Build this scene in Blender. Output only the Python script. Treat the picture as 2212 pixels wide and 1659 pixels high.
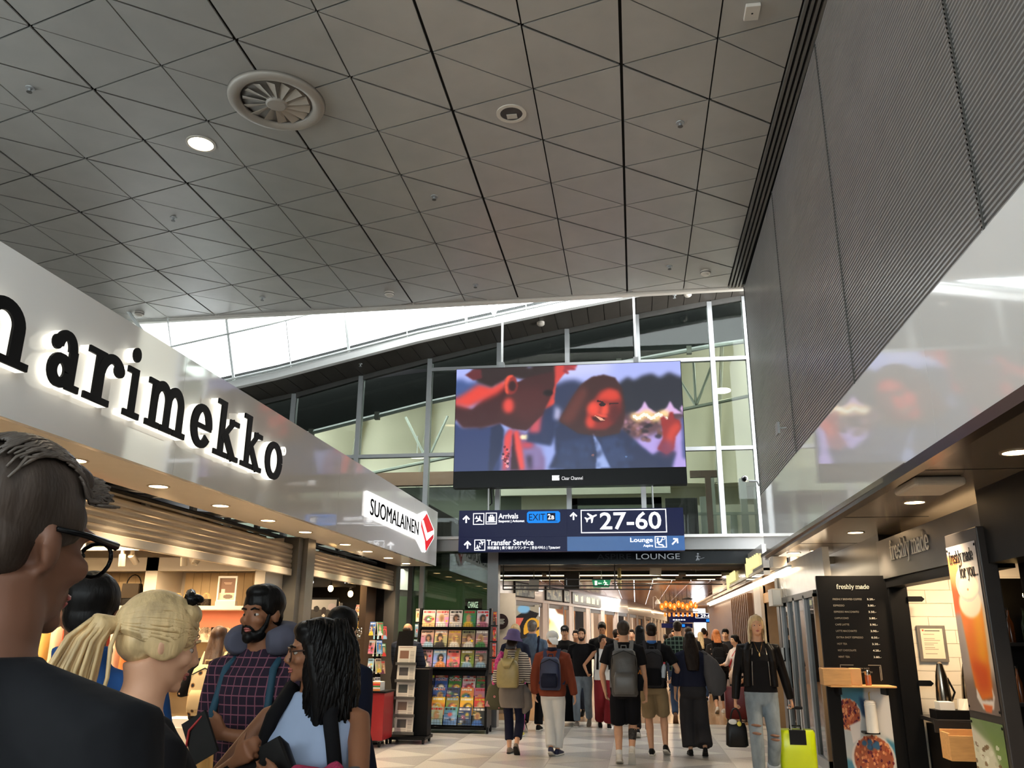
import bpy, bmesh, math, random
import numpy as np
from mathutils import Vector, Matrix, Quaternion
random.seed(7)
PI = math.pi
for o in list(bpy.data.objects): bpy.data.objects.remove(o)
COL = bpy.context.scene.collection
SC = bpy.context.scene
V = Vector
R = math.radians

# ---------------------------------------------------------------- camera
H = 1.57                                   # eye height
F, CX, CY = 1789.0, 1106.0, 829.5
def _basis():
    Y = V((1374 - CX, -(1372 - CY), -F)).normalized()
    d = V((1, -.007, 0)); X = (d - Y * d.dot(Y)).normalized()
    return X, Y, X.cross(Y)
_B = _basis()
cam_d = bpy.data.cameras.new('camera'); cam = bpy.data.objects.new('camera', cam_d); COL.objects.link(cam)
cam_d.sensor_fit = 'HORIZONTAL'; cam_d.sensor_width = 36; cam_d.lens = F / 2212 * 36
cam_d.clip_start = .05; cam_d.clip_end = 400
_m = Matrix((_B[0], _B[1], _B[2])).to_4x4(); _m.translation = (0, 0, H)
cam.matrix_world = _m
SC.camera = cam
def ray(px, py):
    v = V((px - CX, -(py - CY), -F)); return V((_B[0].dot(v), _B[1].dot(v), _B[2].dot(v)))
def at(px, py, Y):
    r = ray(px, py); return V((0, 0, H)) + r * (Y / r.y)
def atx(px, py, X):
    r = ray(px, py); return V((0, 0, H)) + r * (X / r.x)
def atz(px, py, Z=0.):
    r = ray(px, py); return V((0, 0, H)) + r * ((Z - H) / r.z)

# ---------------------------------------------------------------- sky, exposure
vs = SC.view_settings
vs.view_transform = 'Standard'; vs.look = 'None'; vs.exposure = 1.3; vs.gamma = 1.0; vs.use_curve_mapping = False
w = bpy.data.worlds.new('overcast'); SC.world = w; w.use_nodes = True
bg = w.node_tree.nodes['Background']; bg.inputs[0].default_value = (.93, .97, 1, 1); bg.inputs[1].default_value = 4.7
SC.cycles.max_bounces = 6; SC.cycles.diffuse_bounces = 4; SC.cycles.glossy_bounces = 3
SC.cycles.transmission_bounces = 4; SC.cycles.transparent_max_bounces = 10
SC.cycles.caustics_reflective = False; SC.cycles.caustics_refractive = False
SC.cycles.sample_clamp_indirect = 4.0
def area(name, loc, rot, sx, sy, power, col=(1, 1, 1), portal=False, spread=PI):
    l = bpy.data.lights.new(name, 'AREA'); l.shape = 'RECTANGLE'; l.size = sx; l.size_y = sy
    l.energy = power; l.color = col; l.spread = spread
    if portal: l.cycles.is_portal = True
    o = bpy.data.objects.new(name, l); COL.objects.link(o); o.location = loc; o.rotation_euler = rot
    return o
area('skylight_portal', (-4.2, 14.2, 8.6), (0, 0, 0), 14, 2.2, 1, portal=True)
area('skylight_portal', (-4.2, -5.0, 8.0), (0, 0, 0), 13, 5.4, 1, portal=True)  # sampling portal of the added rear skylight

area('added_clerestory_portal', (-10.55, -.5, 5.1), (0, R(-90), 0), 2.6, 15, 1, portal=True)
area('added_side_portal', (2.15, -3.8, 5.4), (0, R(90), 0), 3.6, 10.4, 1, portal=True)
area('added_rear_portal', (-4.2, -9.1, 5.3), (R(90), 0, 0), 12.4, 3.6, 1, portal=True)
area('skylight_portal', (-3.5, 17.4, 9.4), (0, 0, 0), 14, 2.0, 1, portal=True)

# ---------------------------------------------------------------- materials
def lin(c):
    return tuple((x / 255 / 12.92 if x / 255 <= .04045 else ((x / 255 + .055) / 1.055) ** 2.4) for x in c)
MATS = {}
def mat(name, col=(200, 200, 200), rough=.6, metal=0., noise=.06, scale=8., bump=0., emit=None, estr=1., spec=.5, coat=0., stretch=None, bscale=None, alpha=None):
    if name in MATS: return MATS[name]
    m = bpy.data.materials.new(name); m.use_nodes = True; nt = m.node_tree; P = nt.nodes['Principled BSDF']
    c = lin(col) if max(col) > 1.001 or min(col) > 1 else col
    P.inputs['Roughness'].default_value = rough; P.inputs['Metallic'].default_value = metal
    P.inputs['Specular IOR Level'].default_value = min(spec, .14) if max(lin(col)) < .05 and not metal else spec
    if coat: P.inputs['Coat Weight'].default_value = coat; P.inputs['Coat Roughness'].default_value = .04
    if noise or bump:
        tc = nt.nodes.new('ShaderNodeTexCoord'); mp = nt.nodes.new('ShaderNodeMapping')
        nt.links.new(tc.outputs['Object'], mp.inputs[0])
        if stretch: mp.inputs['Scale'].default_value = stretch
        nz = nt.nodes.new('ShaderNodeTexNoise'); nz.inputs['Scale'].default_value = scale; nz.inputs['Detail'].default_value = 4
        nt.links.new(mp.outputs[0], nz.inputs['Vector'])
    if noise:
        rp = nt.nodes.new('ShaderNodeValToRGB'); e = rp.color_ramp.elements
        e[0].position = .3; e[1].position = .7
        e[0].color = (*[max(0, x * (1 - noise)) for x in c], 1); e[1].color = (*[min(1, x * (1 + noise)) for x in c], 1)
        nt.links.new(nz.outputs[0], rp.inputs[0]); nt.links.new(rp.outputs[0], P.inputs['Base Color'])
    else: P.inputs['Base Color'].default_value = (*c, 1)
    if bump:
        b = nt.nodes.new('ShaderNodeBump'); b.inputs['Strength'].default_value = bump; b.inputs['Distance'].default_value = .02
        if bscale:
            n2 = nt.nodes.new('ShaderNodeTexNoise'); n2.inputs['Scale'].default_value = bscale; n2.inputs['Detail'].default_value = 3
            nt.links.new(mp.outputs[0], n2.inputs['Vector']); nt.links.new(n2.outputs[0], b.inputs['Height'])
        else: nt.links.new(nz.outputs[0], b.inputs['Height'])
        nt.links.new(b.outputs[0], P.inputs['Normal'])
    if emit:
        P.inputs['Emission Color'].default_value = (*(lin(emit) if max(emit) > 1.001 else emit), 1); P.inputs['Emission Strength'].default_value = estr
    MATS[name] = m; return m
def emat(name, col, s):
    if name in MATS: return MATS[name]
    m = bpy.data.materials.new(name); m.use_nodes = True; nt = m.node_tree; nt.nodes.remove(nt.nodes['Principled BSDF'])
    e = nt.nodes.new('ShaderNodeEmission'); e.inputs[0].default_value = (*lin(col), 1); e.inputs[1].default_value = s
    nt.links.new(e.outputs[0], nt.nodes['Material Output'].inputs[0]); MATS[name] = m; return m
def glass(name, tint, rough=.0, body=0., bodycol=(200, 215, 205), ior=1.5):
    if name in MATS: return MATS[name]
    m = bpy.data.materials.new(name); m.use_nodes = True; nt = m.node_tree; nt.nodes.remove(nt.nodes['Principled BSDF'])
    t = nt.nodes.new('ShaderNodeBsdfTransparent'); t.inputs[0].default_value = (*lin(tint), 1)
    g = nt.nodes.new('ShaderNodeBsdfGlossy'); g.inputs['Roughness'].default_value = rough
    fr = nt.nodes.new('ShaderNodeFresnel'); fr.inputs[0].default_value = ior
    mx = nt.nodes.new('ShaderNodeMixShader')
    nt.links.new(fr.outputs[0], mx.inputs[0]); nt.links.new(t.outputs[0], mx.inputs[1]); nt.links.new(g.outputs[0], mx.inputs[2])
    out = mx
    if body:
        d = nt.nodes.new('ShaderNodeBsdfDiffuse'); d.inputs[0].default_value = (*lin(bodycol), 1)
        m2 = nt.nodes.new('ShaderNodeMixShader'); m2.inputs[0].default_value = body
        nt.links.new(mx.outputs[0], m2.inputs[1]); nt.links.new(d.outputs[0], m2.inputs[2]); out = m2
    nt.links.new(out.outputs[0], nt.nodes['Material Output'].inputs[0]); MATS[name] = m; return m
def vcol_mat(name, emit=0., rough=.35, stripe=0):
    if name in MATS: return MATS[name]
    m = bpy.data.materials.new(name); m.use_nodes = True; nt = m.node_tree; P = nt.nodes['Principled BSDF']
    a = nt.nodes.new('ShaderNodeAttribute'); a.attribute_name = 'Col'
    P.inputs['Roughness'].default_value = rough
    if emit:
        P.inputs['Base Color'].default_value = (.01, .01, .01, 1)
        nt.links.new(a.outputs[0], P.inputs['Emission Color']); P.inputs['Emission Strength'].default_value = emit
    else: nt.links.new(a.outputs[0], P.inputs['Base Color'])
    MATS[name] = m; return m

# ---------------------------------------------------------------- mesh builder
class MB:
    def __init__(s): s.v = []; s.f = []; s.m = []; s.c = None
    def add(s, vs, fs, mi=0):
        b = len(s.v); s.v += [tuple(p) for p in vs]; s.f += [tuple(i + b for i in f) for f in fs]; s.m += [mi] * len(fs); return s
    def box(s, a, b, mi=0, M=None):
        x0, y0, z0 = a; x1, y1, z1 = b
        vs = [V((x, y, z)) for z in (z0, z1) for x, y in ((x0, y0), (x1, y0), (x1, y1), (x0, y1))]
        if M is not None: vs = [M @ p for p in vs]
        return s.add(vs, [(3, 2, 1, 0), (4, 5, 6, 7), (0, 1, 5, 4), (1, 2, 6, 5), (2, 3, 7, 6), (3, 0, 4, 7)], mi)
    def prism(s, poly, d0, d1, M=None, mi=0):
        """2-D polygon in local xy extruded along local z from d0 to d1"""
        if sum(poly[i - 1][0] * poly[i][1] - poly[i][0] * poly[i - 1][1] for i in range(len(poly))) < 0: poly = poly[::-1]
        n = len(poly); vs = [V((x, y, d0)) for x, y in poly] + [V((x, y, d1)) for x, y in poly]
        if M is not None: vs = [M @ p for p in vs]
        return s.add(vs, [tuple(range(n))[::-1], tuple(range(n, 2 * n))] + [(i, (i + 1) % n, n + (i + 1) % n, n + i) for i in range(n)], mi)
    def rings(s, rs, mi=0, cap=True, close=False):
        n = len(rs[0]); vs = [p for r in rs for p in r]; fs = []
        for k in range(len(rs) - 1 + (1 if close else 0)):
            a = k * n; b = ((k + 1) % len(rs)) * n
            fs += [(a + i, a + (i + 1) % n, b + (i + 1) % n, b + i) for i in range(n)]
        if cap and not close: fs += [tuple(range(n))[::-1], tuple(range((len(rs) - 1) * n, len(rs) * n))]
        return s.add(vs, fs, mi)
    def loft(s, lst, n=14, e=2., mi=0, M=None, cap=True):
        """list of (centre, half axis u, half axis v); superellipse exponent e"""
        rs = []
        for c, u, v in lst:
            c = V(c); u = V(u); v = V(v); r = []
            for i in range(n):
                a = 2 * PI * i / n; ca, sa = math.cos(a), math.sin(a)
                ca = math.copysign(abs(ca) ** (2 / e), ca); sa = math.copysign(abs(sa) ** (2 / e), sa)
                p = c + u * ca + v * sa; r.append(M @ p if M is not None else p)
            rs.append(r)
        return s.rings(rs, mi, cap)
    def stack(s, lst, n=14, e=2., mi=0, M=None):
        """list of (x,y,z,rx,ry)"""
        return s.loft([((x, y, z), (rx, 0, 0), (0, ry, 0)) for x, y, z, rx, ry in lst], n, e, mi, M)
    def tube(s, pts, rad, n=8, mi=0, M=None, flat=1., cap=True, up=None):
        pts = [V(p) for p in pts]; rs = []; u = None
        if not hasattr(rad, '__len__'): rad = [rad] * len(pts)
        for i, p in enumerate(pts):
            t = (pts[min(i + 1, len(pts) - 1)] - pts[max(i - 1, 0)])
            if t.length < 1e-9: t = V((0, 0, 1))
            t.normalize()
            if u is None:
                u = V(up) if up else (V((0, 0, 1)) if abs(t.z) < .9 else V((1, 0, 0)))
            u = (u - t * u.dot(t))
            if u.length < 1e-6: u = t.orthogonal()
            u.normalize(); v = t.cross(u)
            r = [p + (u * math.cos(2 * PI * k / n) * flat + v * math.sin(2 * PI * k / n)) * rad[i] for k in range(n)]
            rs.append([M @ q for q in r] if M is not None else r)
        return s.rings(rs, mi, cap)
    def ell(s, c, r, M=None, n=12, k=8, mi=0):
        rs = []
        for j in range(1, k):
            t = PI * j / k
            rs.append([V((c[0] + r[0] * math.sin(t) * math.cos(2 * PI * i / n), c[1] + r[1] * math.sin(t) * math.sin(2 * PI * i / n), c[2] - r[2] * math.cos(t))) for i in range(n)])
        vs = [p for q in rs for p in q]; b = len(vs); vs += [V((c[0], c[1], c[2] - r[2])), V((c[0], c[1], c[2] + r[2]))]
        fs = [(q * n + i, q * n + (i + 1) % n, (q + 1) * n + (i + 1) % n, (q + 1) * n + i) for q in range(k - 2) for i in range(n)]
        fs += [(b, (i + 1) % n, i) for i in range(n)] + [(b + 1, (k - 2) * n + i, (k - 2) * n + (i + 1) % n) for i in range(n)]
        if M is not None: vs = [M @ p for p in vs]
        return s.add(vs, fs, mi)
    def lathe(s, prof, c=(0, 0, 0), n=20, M=None, mi=0):
        rs = [[V((c[0] + r * math.cos(2 * PI * i / n), c[1] + r * math.sin(2 * PI * i / n), c[2] + z)) for i in range(n)] for r, z in prof]
        if M is not None: rs = [[M @ p for p in r] for r in rs]
        return s.rings(rs, mi)
    def mesh(s, name, mats):
        me = bpy.data.meshes.new(name); me.from_pydata(s.v, [], s.f)
        for m in (mats if isinstance(mats, (list, tuple)) else [mats]): me.materials.append(m)
        if any(s.m): me.polygons.foreach_set('material_index', s.m)
        return me
    def build(s, name, mats, parent=None, smooth=False, loc=None, M=None):
        me = s.mesh(name, mats); return link(name, me, parent, smooth, M, loc)
def link(name, me, parent=None, smooth=False, M=None, loc=None):
    if smooth:
        me.polygons.foreach_set('use_smooth', [True] * len(me.polygons))
        if smooth != 'all':
            try: me.set_sharp_from_angle(angle=R(40))
            except Exception: pass
    o = bpy.data.objects.new(name, me); COL.objects.link(o)
    if M is not None: o.matrix_world = M
    if loc is not None: o.location = loc
    if parent is not None: o.parent = parent
    return o
def tag(o, label=None, cat=None, group=None, kind=None):
    if label: o['label'] = label
    if cat: o['category'] = cat
    if group: o['group'] = group
    if kind: o['kind'] = kind
    return o
def thing(name, label, cat, loc=(0, 0, 0), rz=0., group=None, M=None):
    o = bpy.data.objects.new(name, None); COL.objects.link(o); o.empty_display_size = .1
    if M is not None: o.matrix_world = M
    else: o.location = loc; o.rotation_euler = (0, 0, rz)
    return tag(o, label, cat, group)
def struct(name, loc=(0, 0, 0)):
    o = bpy.data.objects.new(name, None); COL.objects.link(o); o.location = loc; o['kind'] = 'structure'; return o
def bevel(o, w=.006, seg=2):
    m = o.modifiers.new('bevel', 'BEVEL'); m.width = w; m.segments = seg; m.limit_method = 'ANGLE'; return o
def sbox(name, a, b, m):
    o = MB().box(a, b).build(name, m); o['kind'] = 'structure'; return o
def frame(o, x, y):
    x = V(x).normalized(); y = V(y).normalized(); z = x.cross(y); y = z.cross(x)
    M = Matrix((x, y, z)).transposed().to_4x4(); M.translation = o; return M
def FN(o): return frame(o, (1, 0, 0), (0, 0, 1))      # faces the viewer (-Y)
def FL(o): return frame(o, (0, 1, 0), (0, 0, 1))      # on a left wall, faces +X
def FR(o): return frame(o, (0, -1, 0), (0, 0, 1))     # on a right wall, faces -X
def text(name, body, w_, h_, m, parent, M, ext=.003, align='L', bold=0.):
    c = bpy.data.curves.new(name, 'FONT'); c.body = body; c.extrude = 0; c.resolution_u = 3; c.offset = bold
    t = bpy.data.objects.new(name, c); COL.objects.link(t)
    dg = bpy.context.evaluated_depsgraph_get()
    me = bpy.data.meshes.new_from_object(t.evaluated_get(dg)); bpy.data.objects.remove(t)
    n = len(me.vertices); a = np.zeros(n * 3)
    me.vertices.foreach_get('co', a); a = a.reshape(-1, 3)
    if n:
        lo = a.min(0); hi = a.max(0); sy = h_ / max(1e-6, hi[1] - lo[1]); sx = (w_ / (hi[0] - lo[0])) if w_ else sy
        a[:, 0] = (a[:, 0] - lo[0]) * sx; a[:, 1] = (a[:, 1] - lo[1]) * sy
        if align == 'R': a[:, 0] -= (hi[0] - lo[0]) * sx
        if align == 'C': a[:, 0] -= (hi[0] - lo[0]) * sx / 2
        a[:, 2] = ext; me.vertices.foreach_set('co', a.ravel())
    me.materials.clear(); me.materials.append(m); me.name = name
    return link(name, me, parent, False, M)
ORD = ['first', 'second', 'third', 'fourth', 'fifth', 'sixth', 'seventh', 'eighth', 'ninth', 'tenth', 'eleventh', 'twelfth', 'thirteenth', 'fourteenth', 'fifteenth']

# ---------------------------------------------------------------- painted flat prints (screens, posters, covers)
class Canvas:
    def __init__(s, w, h, col=(0, 0, 0)):
        s.w, s.h = w, h; s.a = np.ones((h, w, 3)) * np.array(col, float)
        s.X, s.Y = np.meshgrid((np.arange(w) + .5) / w, (np.arange(h) + .5) / h)
    def _mix(s, mask, col, op=1.):
        mask = (mask * op)[..., None]; s.a = s.a * (1 - mask) + np.array(col, float) * mask
    def _blur(s, m, r):
        for ax, k in ((0, int(r * s.h)), (1, int(r * s.h))):
            if k < 1: continue
            for _ in range(2):
                p = np.concatenate([np.repeat(np.take(m, [0], ax), k, ax), m, np.repeat(np.take(m, [-1], ax), k, ax)], ax)
                cs = np.cumsum(np.insert(p, 0, 0, ax), ax); n = m.shape[ax]
                m = (np.take(cs, range(2 * k + 1, 2 * k + 1 + n), ax) - np.take(cs, range(0, n), ax)) / (2 * k + 1)
        return m
    def poly(s, pts, col, blur=0., op=1.):
        ins = np.zeros((s.h, s.w), bool); n = len(pts)
        for i in range(n):
            x0, y0 = pts[i]; x1, y1 = pts[(i + 1) % n]
            if y0 == y1: continue
            c = ((y0 > s.Y) != (y1 > s.Y)) & (s.X < (x1 - x0) * (s.Y - y0) / (y1 - y0) + x0); ins ^= c
        m = ins.astype(float); s._mix(s._blur(m, blur) if blur else m, col, op)
    def ell(s, c, r, col, blur=0., op=1., ang=0.):
        dx, dy = s.X - c[0], s.Y - c[1]; ca, sa = math.cos(ang), math.sin(ang)
        m = ((((dx * ca + dy * sa) / r[0]) ** 2 + ((-dx * sa + dy * ca) / r[1]) ** 2) < 1).astype(float)
        s._mix(s._blur(m, blur) if blur else m, col, op)
    def rect(s, x0, y0, x1, y1, col, blur=0., op=1.):
        s.poly([(x0, y0), (x1, y0), (x1, y1), (x0, y1)], col, blur, op)
    def build(s, name, M, w_, h_, m, parent=None, z=0.):
        """flat printed panel, local origin at its lower left corner"""
        xs = np.linspace(0, w_, s.w + 1); ys = np.linspace(h_, 0, s.h + 1)
        X, Y = np.meshgrid(xs, ys); n = (s.w + 1) * (s.h + 1)
        co = np.stack([X.ravel(), Y.ravel(), np.full(n, z)], 1)
        i = np.arange(s.h)[:, None] * (s.w + 1) + np.arange(s.w)[None, :]
        q = np.stack([i, i + s.w + 1, i + s.w + 2, i + 1], -1).reshape(-1, 4)
        me = bpy.data.meshes.new(name); me.from_pydata(co.tolist(), [], q.tolist())
        c = np.clip(s.a, 0, 255) / 255; c = np.where(c <= .04045, c / 12.92, ((c + .055) / 1.055) ** 2.4)
        at_ = me.color_attributes.new('Col', 'FLOAT_COLOR', 'CORNER')
        f = np.repeat(np.concatenate([c.reshape(-1, 3), np.ones((s.w * s.h, 1))], 1), 4, 0)
        at_.data.foreach_set('color', f.ravel()); me.materials.append(m)
        return link(name, me, parent, False, M)
# ================================================================ SETTING
XL, ZB, ZT, YF, ZC = -3.55, 2.745, 3.72, 15.6, 7.37
def XR(y): return 1.935 + .0087 * y
white_gloss = mat('white_gloss', (238, 235, 232), .06, noise=.01, scale=1.5, spec=.5, coat=.6)
alu = mat('aluminium', (164, 166, 166), .4, .35, noise=.03)
alu_dark = mat('aluminium_dark', (92, 90, 86), .4, .5, noise=.05)
black = mat('black_satin', (14, 14, 15), .45, noise=.1)
dark = mat('dark_grey', (40, 39, 38), .6, noise=.1)
white = mat('white_paint', (225, 224, 220), .5, noise=.02)

def clip(poly, a, b, c):
    """keep a*x+b*y<=c"""
    out = []
    for i in range(len(poly)):
        p, q = poly[i - 1], poly[i]; dp = a * p[0] + b * p[1] - c; dq = a * q[0] + b * q[1] - c
        if (dp <= 0) != (dq <= 0):
            t = dp / (dp - dq); out.append((p[0] + (q[0] - p[0]) * t, p[1] + (q[1] - p[1]) * t))
        if dq <= 0: out.append(q)
    return out
def inset_tri(t, ds):
    """shrink a triangle, edge i (t[i]->t[i+1]) moved inwards by ds[i]"""
    cx = sum(p[0] for p in t) / 3; cy = sum(p[1] for p in t) / 3; L = []
    for i in range(3):
        p, q = t[i], t[(i + 1) % 3]; nx, ny = q[1] - p[1], p[0] - q[0]; l = math.hypot(nx, ny); nx /= l; ny /= l
        if nx * (cx - p[0]) + ny * (cy - p[1]) > 0: nx, ny = -nx, -ny
        L.append((nx, ny, nx * p[0] + ny * p[1] - ds[i]))
    out = []
    for i in range(3):
        a, b = L[i - 1], L[i]; det = a[0] * b[1] - b[0] * a[1]
        out.append(((a[2] * b[1] - b[2] * a[1]) / det, (a[0] * b[2] - b[0] * a[2]) / det))
    return out

# ---- floor: triangular terrazzo tiles
floor = struct('floor')
terr_l = mat('terrazzo_light', (210, 206, 200), .24, noise=.10, scale=60, spec=.5)
terr_d = mat('terrazzo_dark', (184, 181, 178), .24, noise=.14, scale=60, spec=.5)
MB().box((-11, -9.5, -.2), (6, 16.8, -.003)).build('screed', mat('grout', (150, 144, 137), .3, noise=.15, scale=40), floor)
MB().box((-11, 16.8, -.2), (9, 75, 0)).build('corridor_floor', mat('corridor_floor', (152, 118, 84), .25, noise=.12, scale=3, stretch=(6, .6, 1)), floor)
px, py = .787, .955
for k in range(-5, 4):
    xa = -.395 + px * k
    for j in range(8, 18):
        y0 = .43 + py * j + (px * 0)
        for dk, t in ((1, [(xa + px, y0), (xa + px, y0 + py), (xa, y0 + py / 2)]), (0, [(xa, y0 - py / 2), (xa, y0 + py / 2), (xa + px, y0)])):
            p = clip(clip(inset_tri(t, (.002,) * 3), 0, 1, 16.8), 0, -1, -8.4)
            if len(p) > 2: MB().prism(p, -.02, 0).build('tile', terr_d if dk else terr_l, floor)

# ---- ceiling: triangular metal panels on a measured lattice
ceiling = struct('ceiling')
cpan = mat('ceiling_panel', (170, 167, 161), .42, .2, noise=.05, scale=2.5)
cback = mat('ceiling_joint', (30, 29, 28), .8, noise=0)
MB().box((-10.7, -2.2, ZC + .03), (2.3, 13.75, ZC + .3)).build('backing', cback, ceiling)
MB().box((-10.7, -9.2, ZC + .03), (2.3, -7.8, ZC + .3)).build('backing', cback, ceiling)
CE = lambda x: 13.66 - .018 * (x - 1.8)
lx, ly, sh = .975, 1.012, .277
def cclip(p):
    p = clip(p, 1, 0, 1.78); p = clip(p, -1, 0, 10.6); return clip(p, .018, 1, 13.66 + .018 * 1.8)
stuff = MB()
for k in range(-11, 3):
    xa = .055 + lx * k; ya = 7.525 - sh * k
    for j in range(-18, 14):
        a = (xa, ya + ly * j); b = (xa, a[1] + ly); c = (xa + lx, a[1] - sh + 0); d = (xa + lx, c[1] + ly)
        wv = .016 if k % 2 == 0 else .008; wv1 = .016 if (k + 1) % 2 == 0 else .008
        wc = .014 if (j) % 2 == 0 else .007; wd = .014 if (j + k) % 2 == 0 else .007
        for t, ds in (((a, b, d), (wv, wc, wd)), ((a, d, c), (wd, wv1, wc))):
            if max(p[1] for p in t) < -2.0: continue
            p = cclip(inset_tri(list(t), ds))
            if len(p) < 3: continue
            if max(q[1] for q in p) > 4.6: MB().prism(p, ZC, ZC + .02).build('panel', cpan, ceiling)
            else: stuff.prism(p, ZC, ZC + .02)
tag(stuff.build('panel_field', cpan, ceiling), kind='stuff')
# strips between ceiling and ribbed wall
for i in range(4):
    x = 1.80 + i * .058
    MB().box((x, -3, ZC - .035), (x + .03, 13.66, ZC + .02)).build('edge_slat', mat('edge_slat', (118, 114, 108), .4, .3, noise=.03), ceiling)
# white edge trim of the ceiling
t = MB().loft([((-10.6, 13.96, ZC + .06), (0, .07, 0), (0, 0, .11)), ((2.06, 13.74, ZC + .06), (0, .07, 0), (0, 0, .11))], 12, 4).build('trim_1', mat('edge_trim', (215, 208, 198), .5, noise=.01)); t['kind'] = 'structure'

# ---- right wall: ribbed metal panels above the fascia
wall_r = struct('wall_right')
ribm = mat('ribbed_metal', (165, 162, 160), .32, .5, noise=.05, scale=2)
ys = [1.5, 4.47, 7.43, 10.42, 13.7]
MB().box((2.08, 1.5, ZT), (2.2, 13.68, ZC + .02)).build('backing', mat('rib_backing', (58, 57, 55), .5, .3, noise=.05), wall_r)
nr = 104; pitch = (ZC - .02 - ZT) / nr
for y0, y1 in zip(ys[:-1], ys[1:]):
    m = MB(); vs = []; n = 0
    for i in range(nr):
        for fx, fz in ((0, 0), (.0, .38), (.013, .5), (.013, .88)):
            z = ZT + pitch * (i + fz)
            vs += [(XR(y0 + .02) + .005 + fx, y0 + .02, z), (XR(y1 - .02) + .005 + fx, y1 - .02, z)]; n += 1
    m.add(vs, [(2 * i, 2 * i + 2, 2 * i + 3, 2 * i + 1) for i in range(n - 1)])
    m.build('ribbed_panel', ribm, wall_r)
    # end cap strip beside the joint
    MB().box((XR(y1) - .004, y1 - .03, ZT), (XR(y1) + .02, y1 - .022, ZC - .02)).build('joint_strip', alu_dark, wall_r)

# ---- glossy white fascias
def fascia(name, x, y0, y1, z0, z1, side, seams):
    f = struct(name); ysm = [y0] + seams + [y1]
    for a, b in zip(ysm[:-1], ysm[1:]):
        xa, xb = x(a), x(b); d = .05 * side
        vs = [(xa, a + .0015, z0), (xb, b - .0015, z0), (xb, b - .0015, z1), (xa, a + .0015, z1)]
        vs += [(q[0] + d, q[1], q[2]) for q in vs]
        fs = [(0, 1, 2, 3), (7, 6, 5, 4), (0, 4, 5, 1), (1, 5, 6, 2), (2, 6, 7, 3), (3, 7, 4, 0)]
        if side > 0: fs = [q[::-1] for q in fs]
        MB().add(vs, fs).build('fascia_panel', white_gloss, f)
    return f
fl = fascia('trim_2', lambda y: XL, .3, 14.99, ZB, ZT, -1, [2.35, 5.97, 9.7, 13.3])
fr = fascia('trim_3', lambda y: XR(y), -1.5, 13.7, ZB + .03, ZT, 1, [2.4, 5.6, 9.2, 12.4])
# soffits
sof_l = mat('soffit_left', (236, 224, 206), .3, noise=.02, spec=.5)
sof_r = mat('soffit_right', (156, 140, 122), .2, .5, noise=.06, scale=2)
MB().box((-4.26, .3, ZB), (XL - .052, 14.97, ZB + .03)).build('soffit', sof_l, fl)
MB().box((-3.72, .3, ZB + .03), (-3.6, 14.97, ZT - .02)).build('fascia_back', white, fl)
MB().box((-8.8, .3, ZT - .06), (-3.6, 14.97, ZT - .02)).build('shop_roof', dark, fl)
MB().box((1.99, -1.5, ZB + .005), (5.2, 13.7, ZB + .05)).build('soffit', sof_r, fr)
MB().box((XR(0) - .005, -1.5, ZB - .035), (XR(0) + .09, 13.7, ZB + .04), M=Matrix.Rotation(-.0087, 4, 'Z')).build('edge_profile', mat('bronze_edge', (104, 90, 78), .25, .8, noise=.05), fr)
for y in (3.2, 6.4, 9.0, 11.6):
    MB().box((2.04, y, ZB + .002), (3.0, y + .006, ZB + .0049)).build('soffit_joint', black, fr)
# closing walls out of sight
wlf = struct('wall_left')
for a_, b_ in (((-10.8, -9.2, 0), (-10.6, 15.6, 3.8)), ((-10.8, -9.2, 6.4), (-10.6, 7, 7.8)), ((-10.8, 7, 3.8), (-10.6, 15.6, 10.5)), ((-10.8, -9.2, 3.8), (-10.6, -8, 7.2))): MB().box(a_, b_).build("wall_face", white, wlf)
wb_ = struct('wall_back')
for a_, b_ in (((-10.8, -9.4, 0), (6, -9.2, 3.5)), ((-10.8, -9.4, 7.1), (6, -9.2, 7.8)), ((2.1, -9.4, 3.5), (6, -9.2, 7.1))): MB().box(a_, b_).build('wall_face', mat('back_wall', (150, 146, 140), .6), wb_)
sbox('wall_kiosk', (5.2, -9.2, 0), (5.35, 13.7, 3.0), dark)
wur = struct('wall_upper_right')
for z0, z1 in ((2.8, 3.6), (7.2, 7.8)): MB().box((2.21, -9.2, z0), (2.35, 1.5, z1)).build('wall_face', white, wur)
for i in range(5):
    y = -9.1 + i * 2.12; MB().box((2.27, y, 3.6), (2.28, y + 2.08, 7.2)).build('pane', glass('roof_glass', (246, 250, 250), 0, .10, (235, 240, 238)), wur); MB().box((2.24, y - .03, 3.6), (2.32, y + .03, 7.2)).build('mullion', alu, wur)  # unseen side glazing added to brighten the left fascia
sbox('wall_front_left', (-10.6, .1, 0), (-4.3, .3, 3.7), dark)

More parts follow.
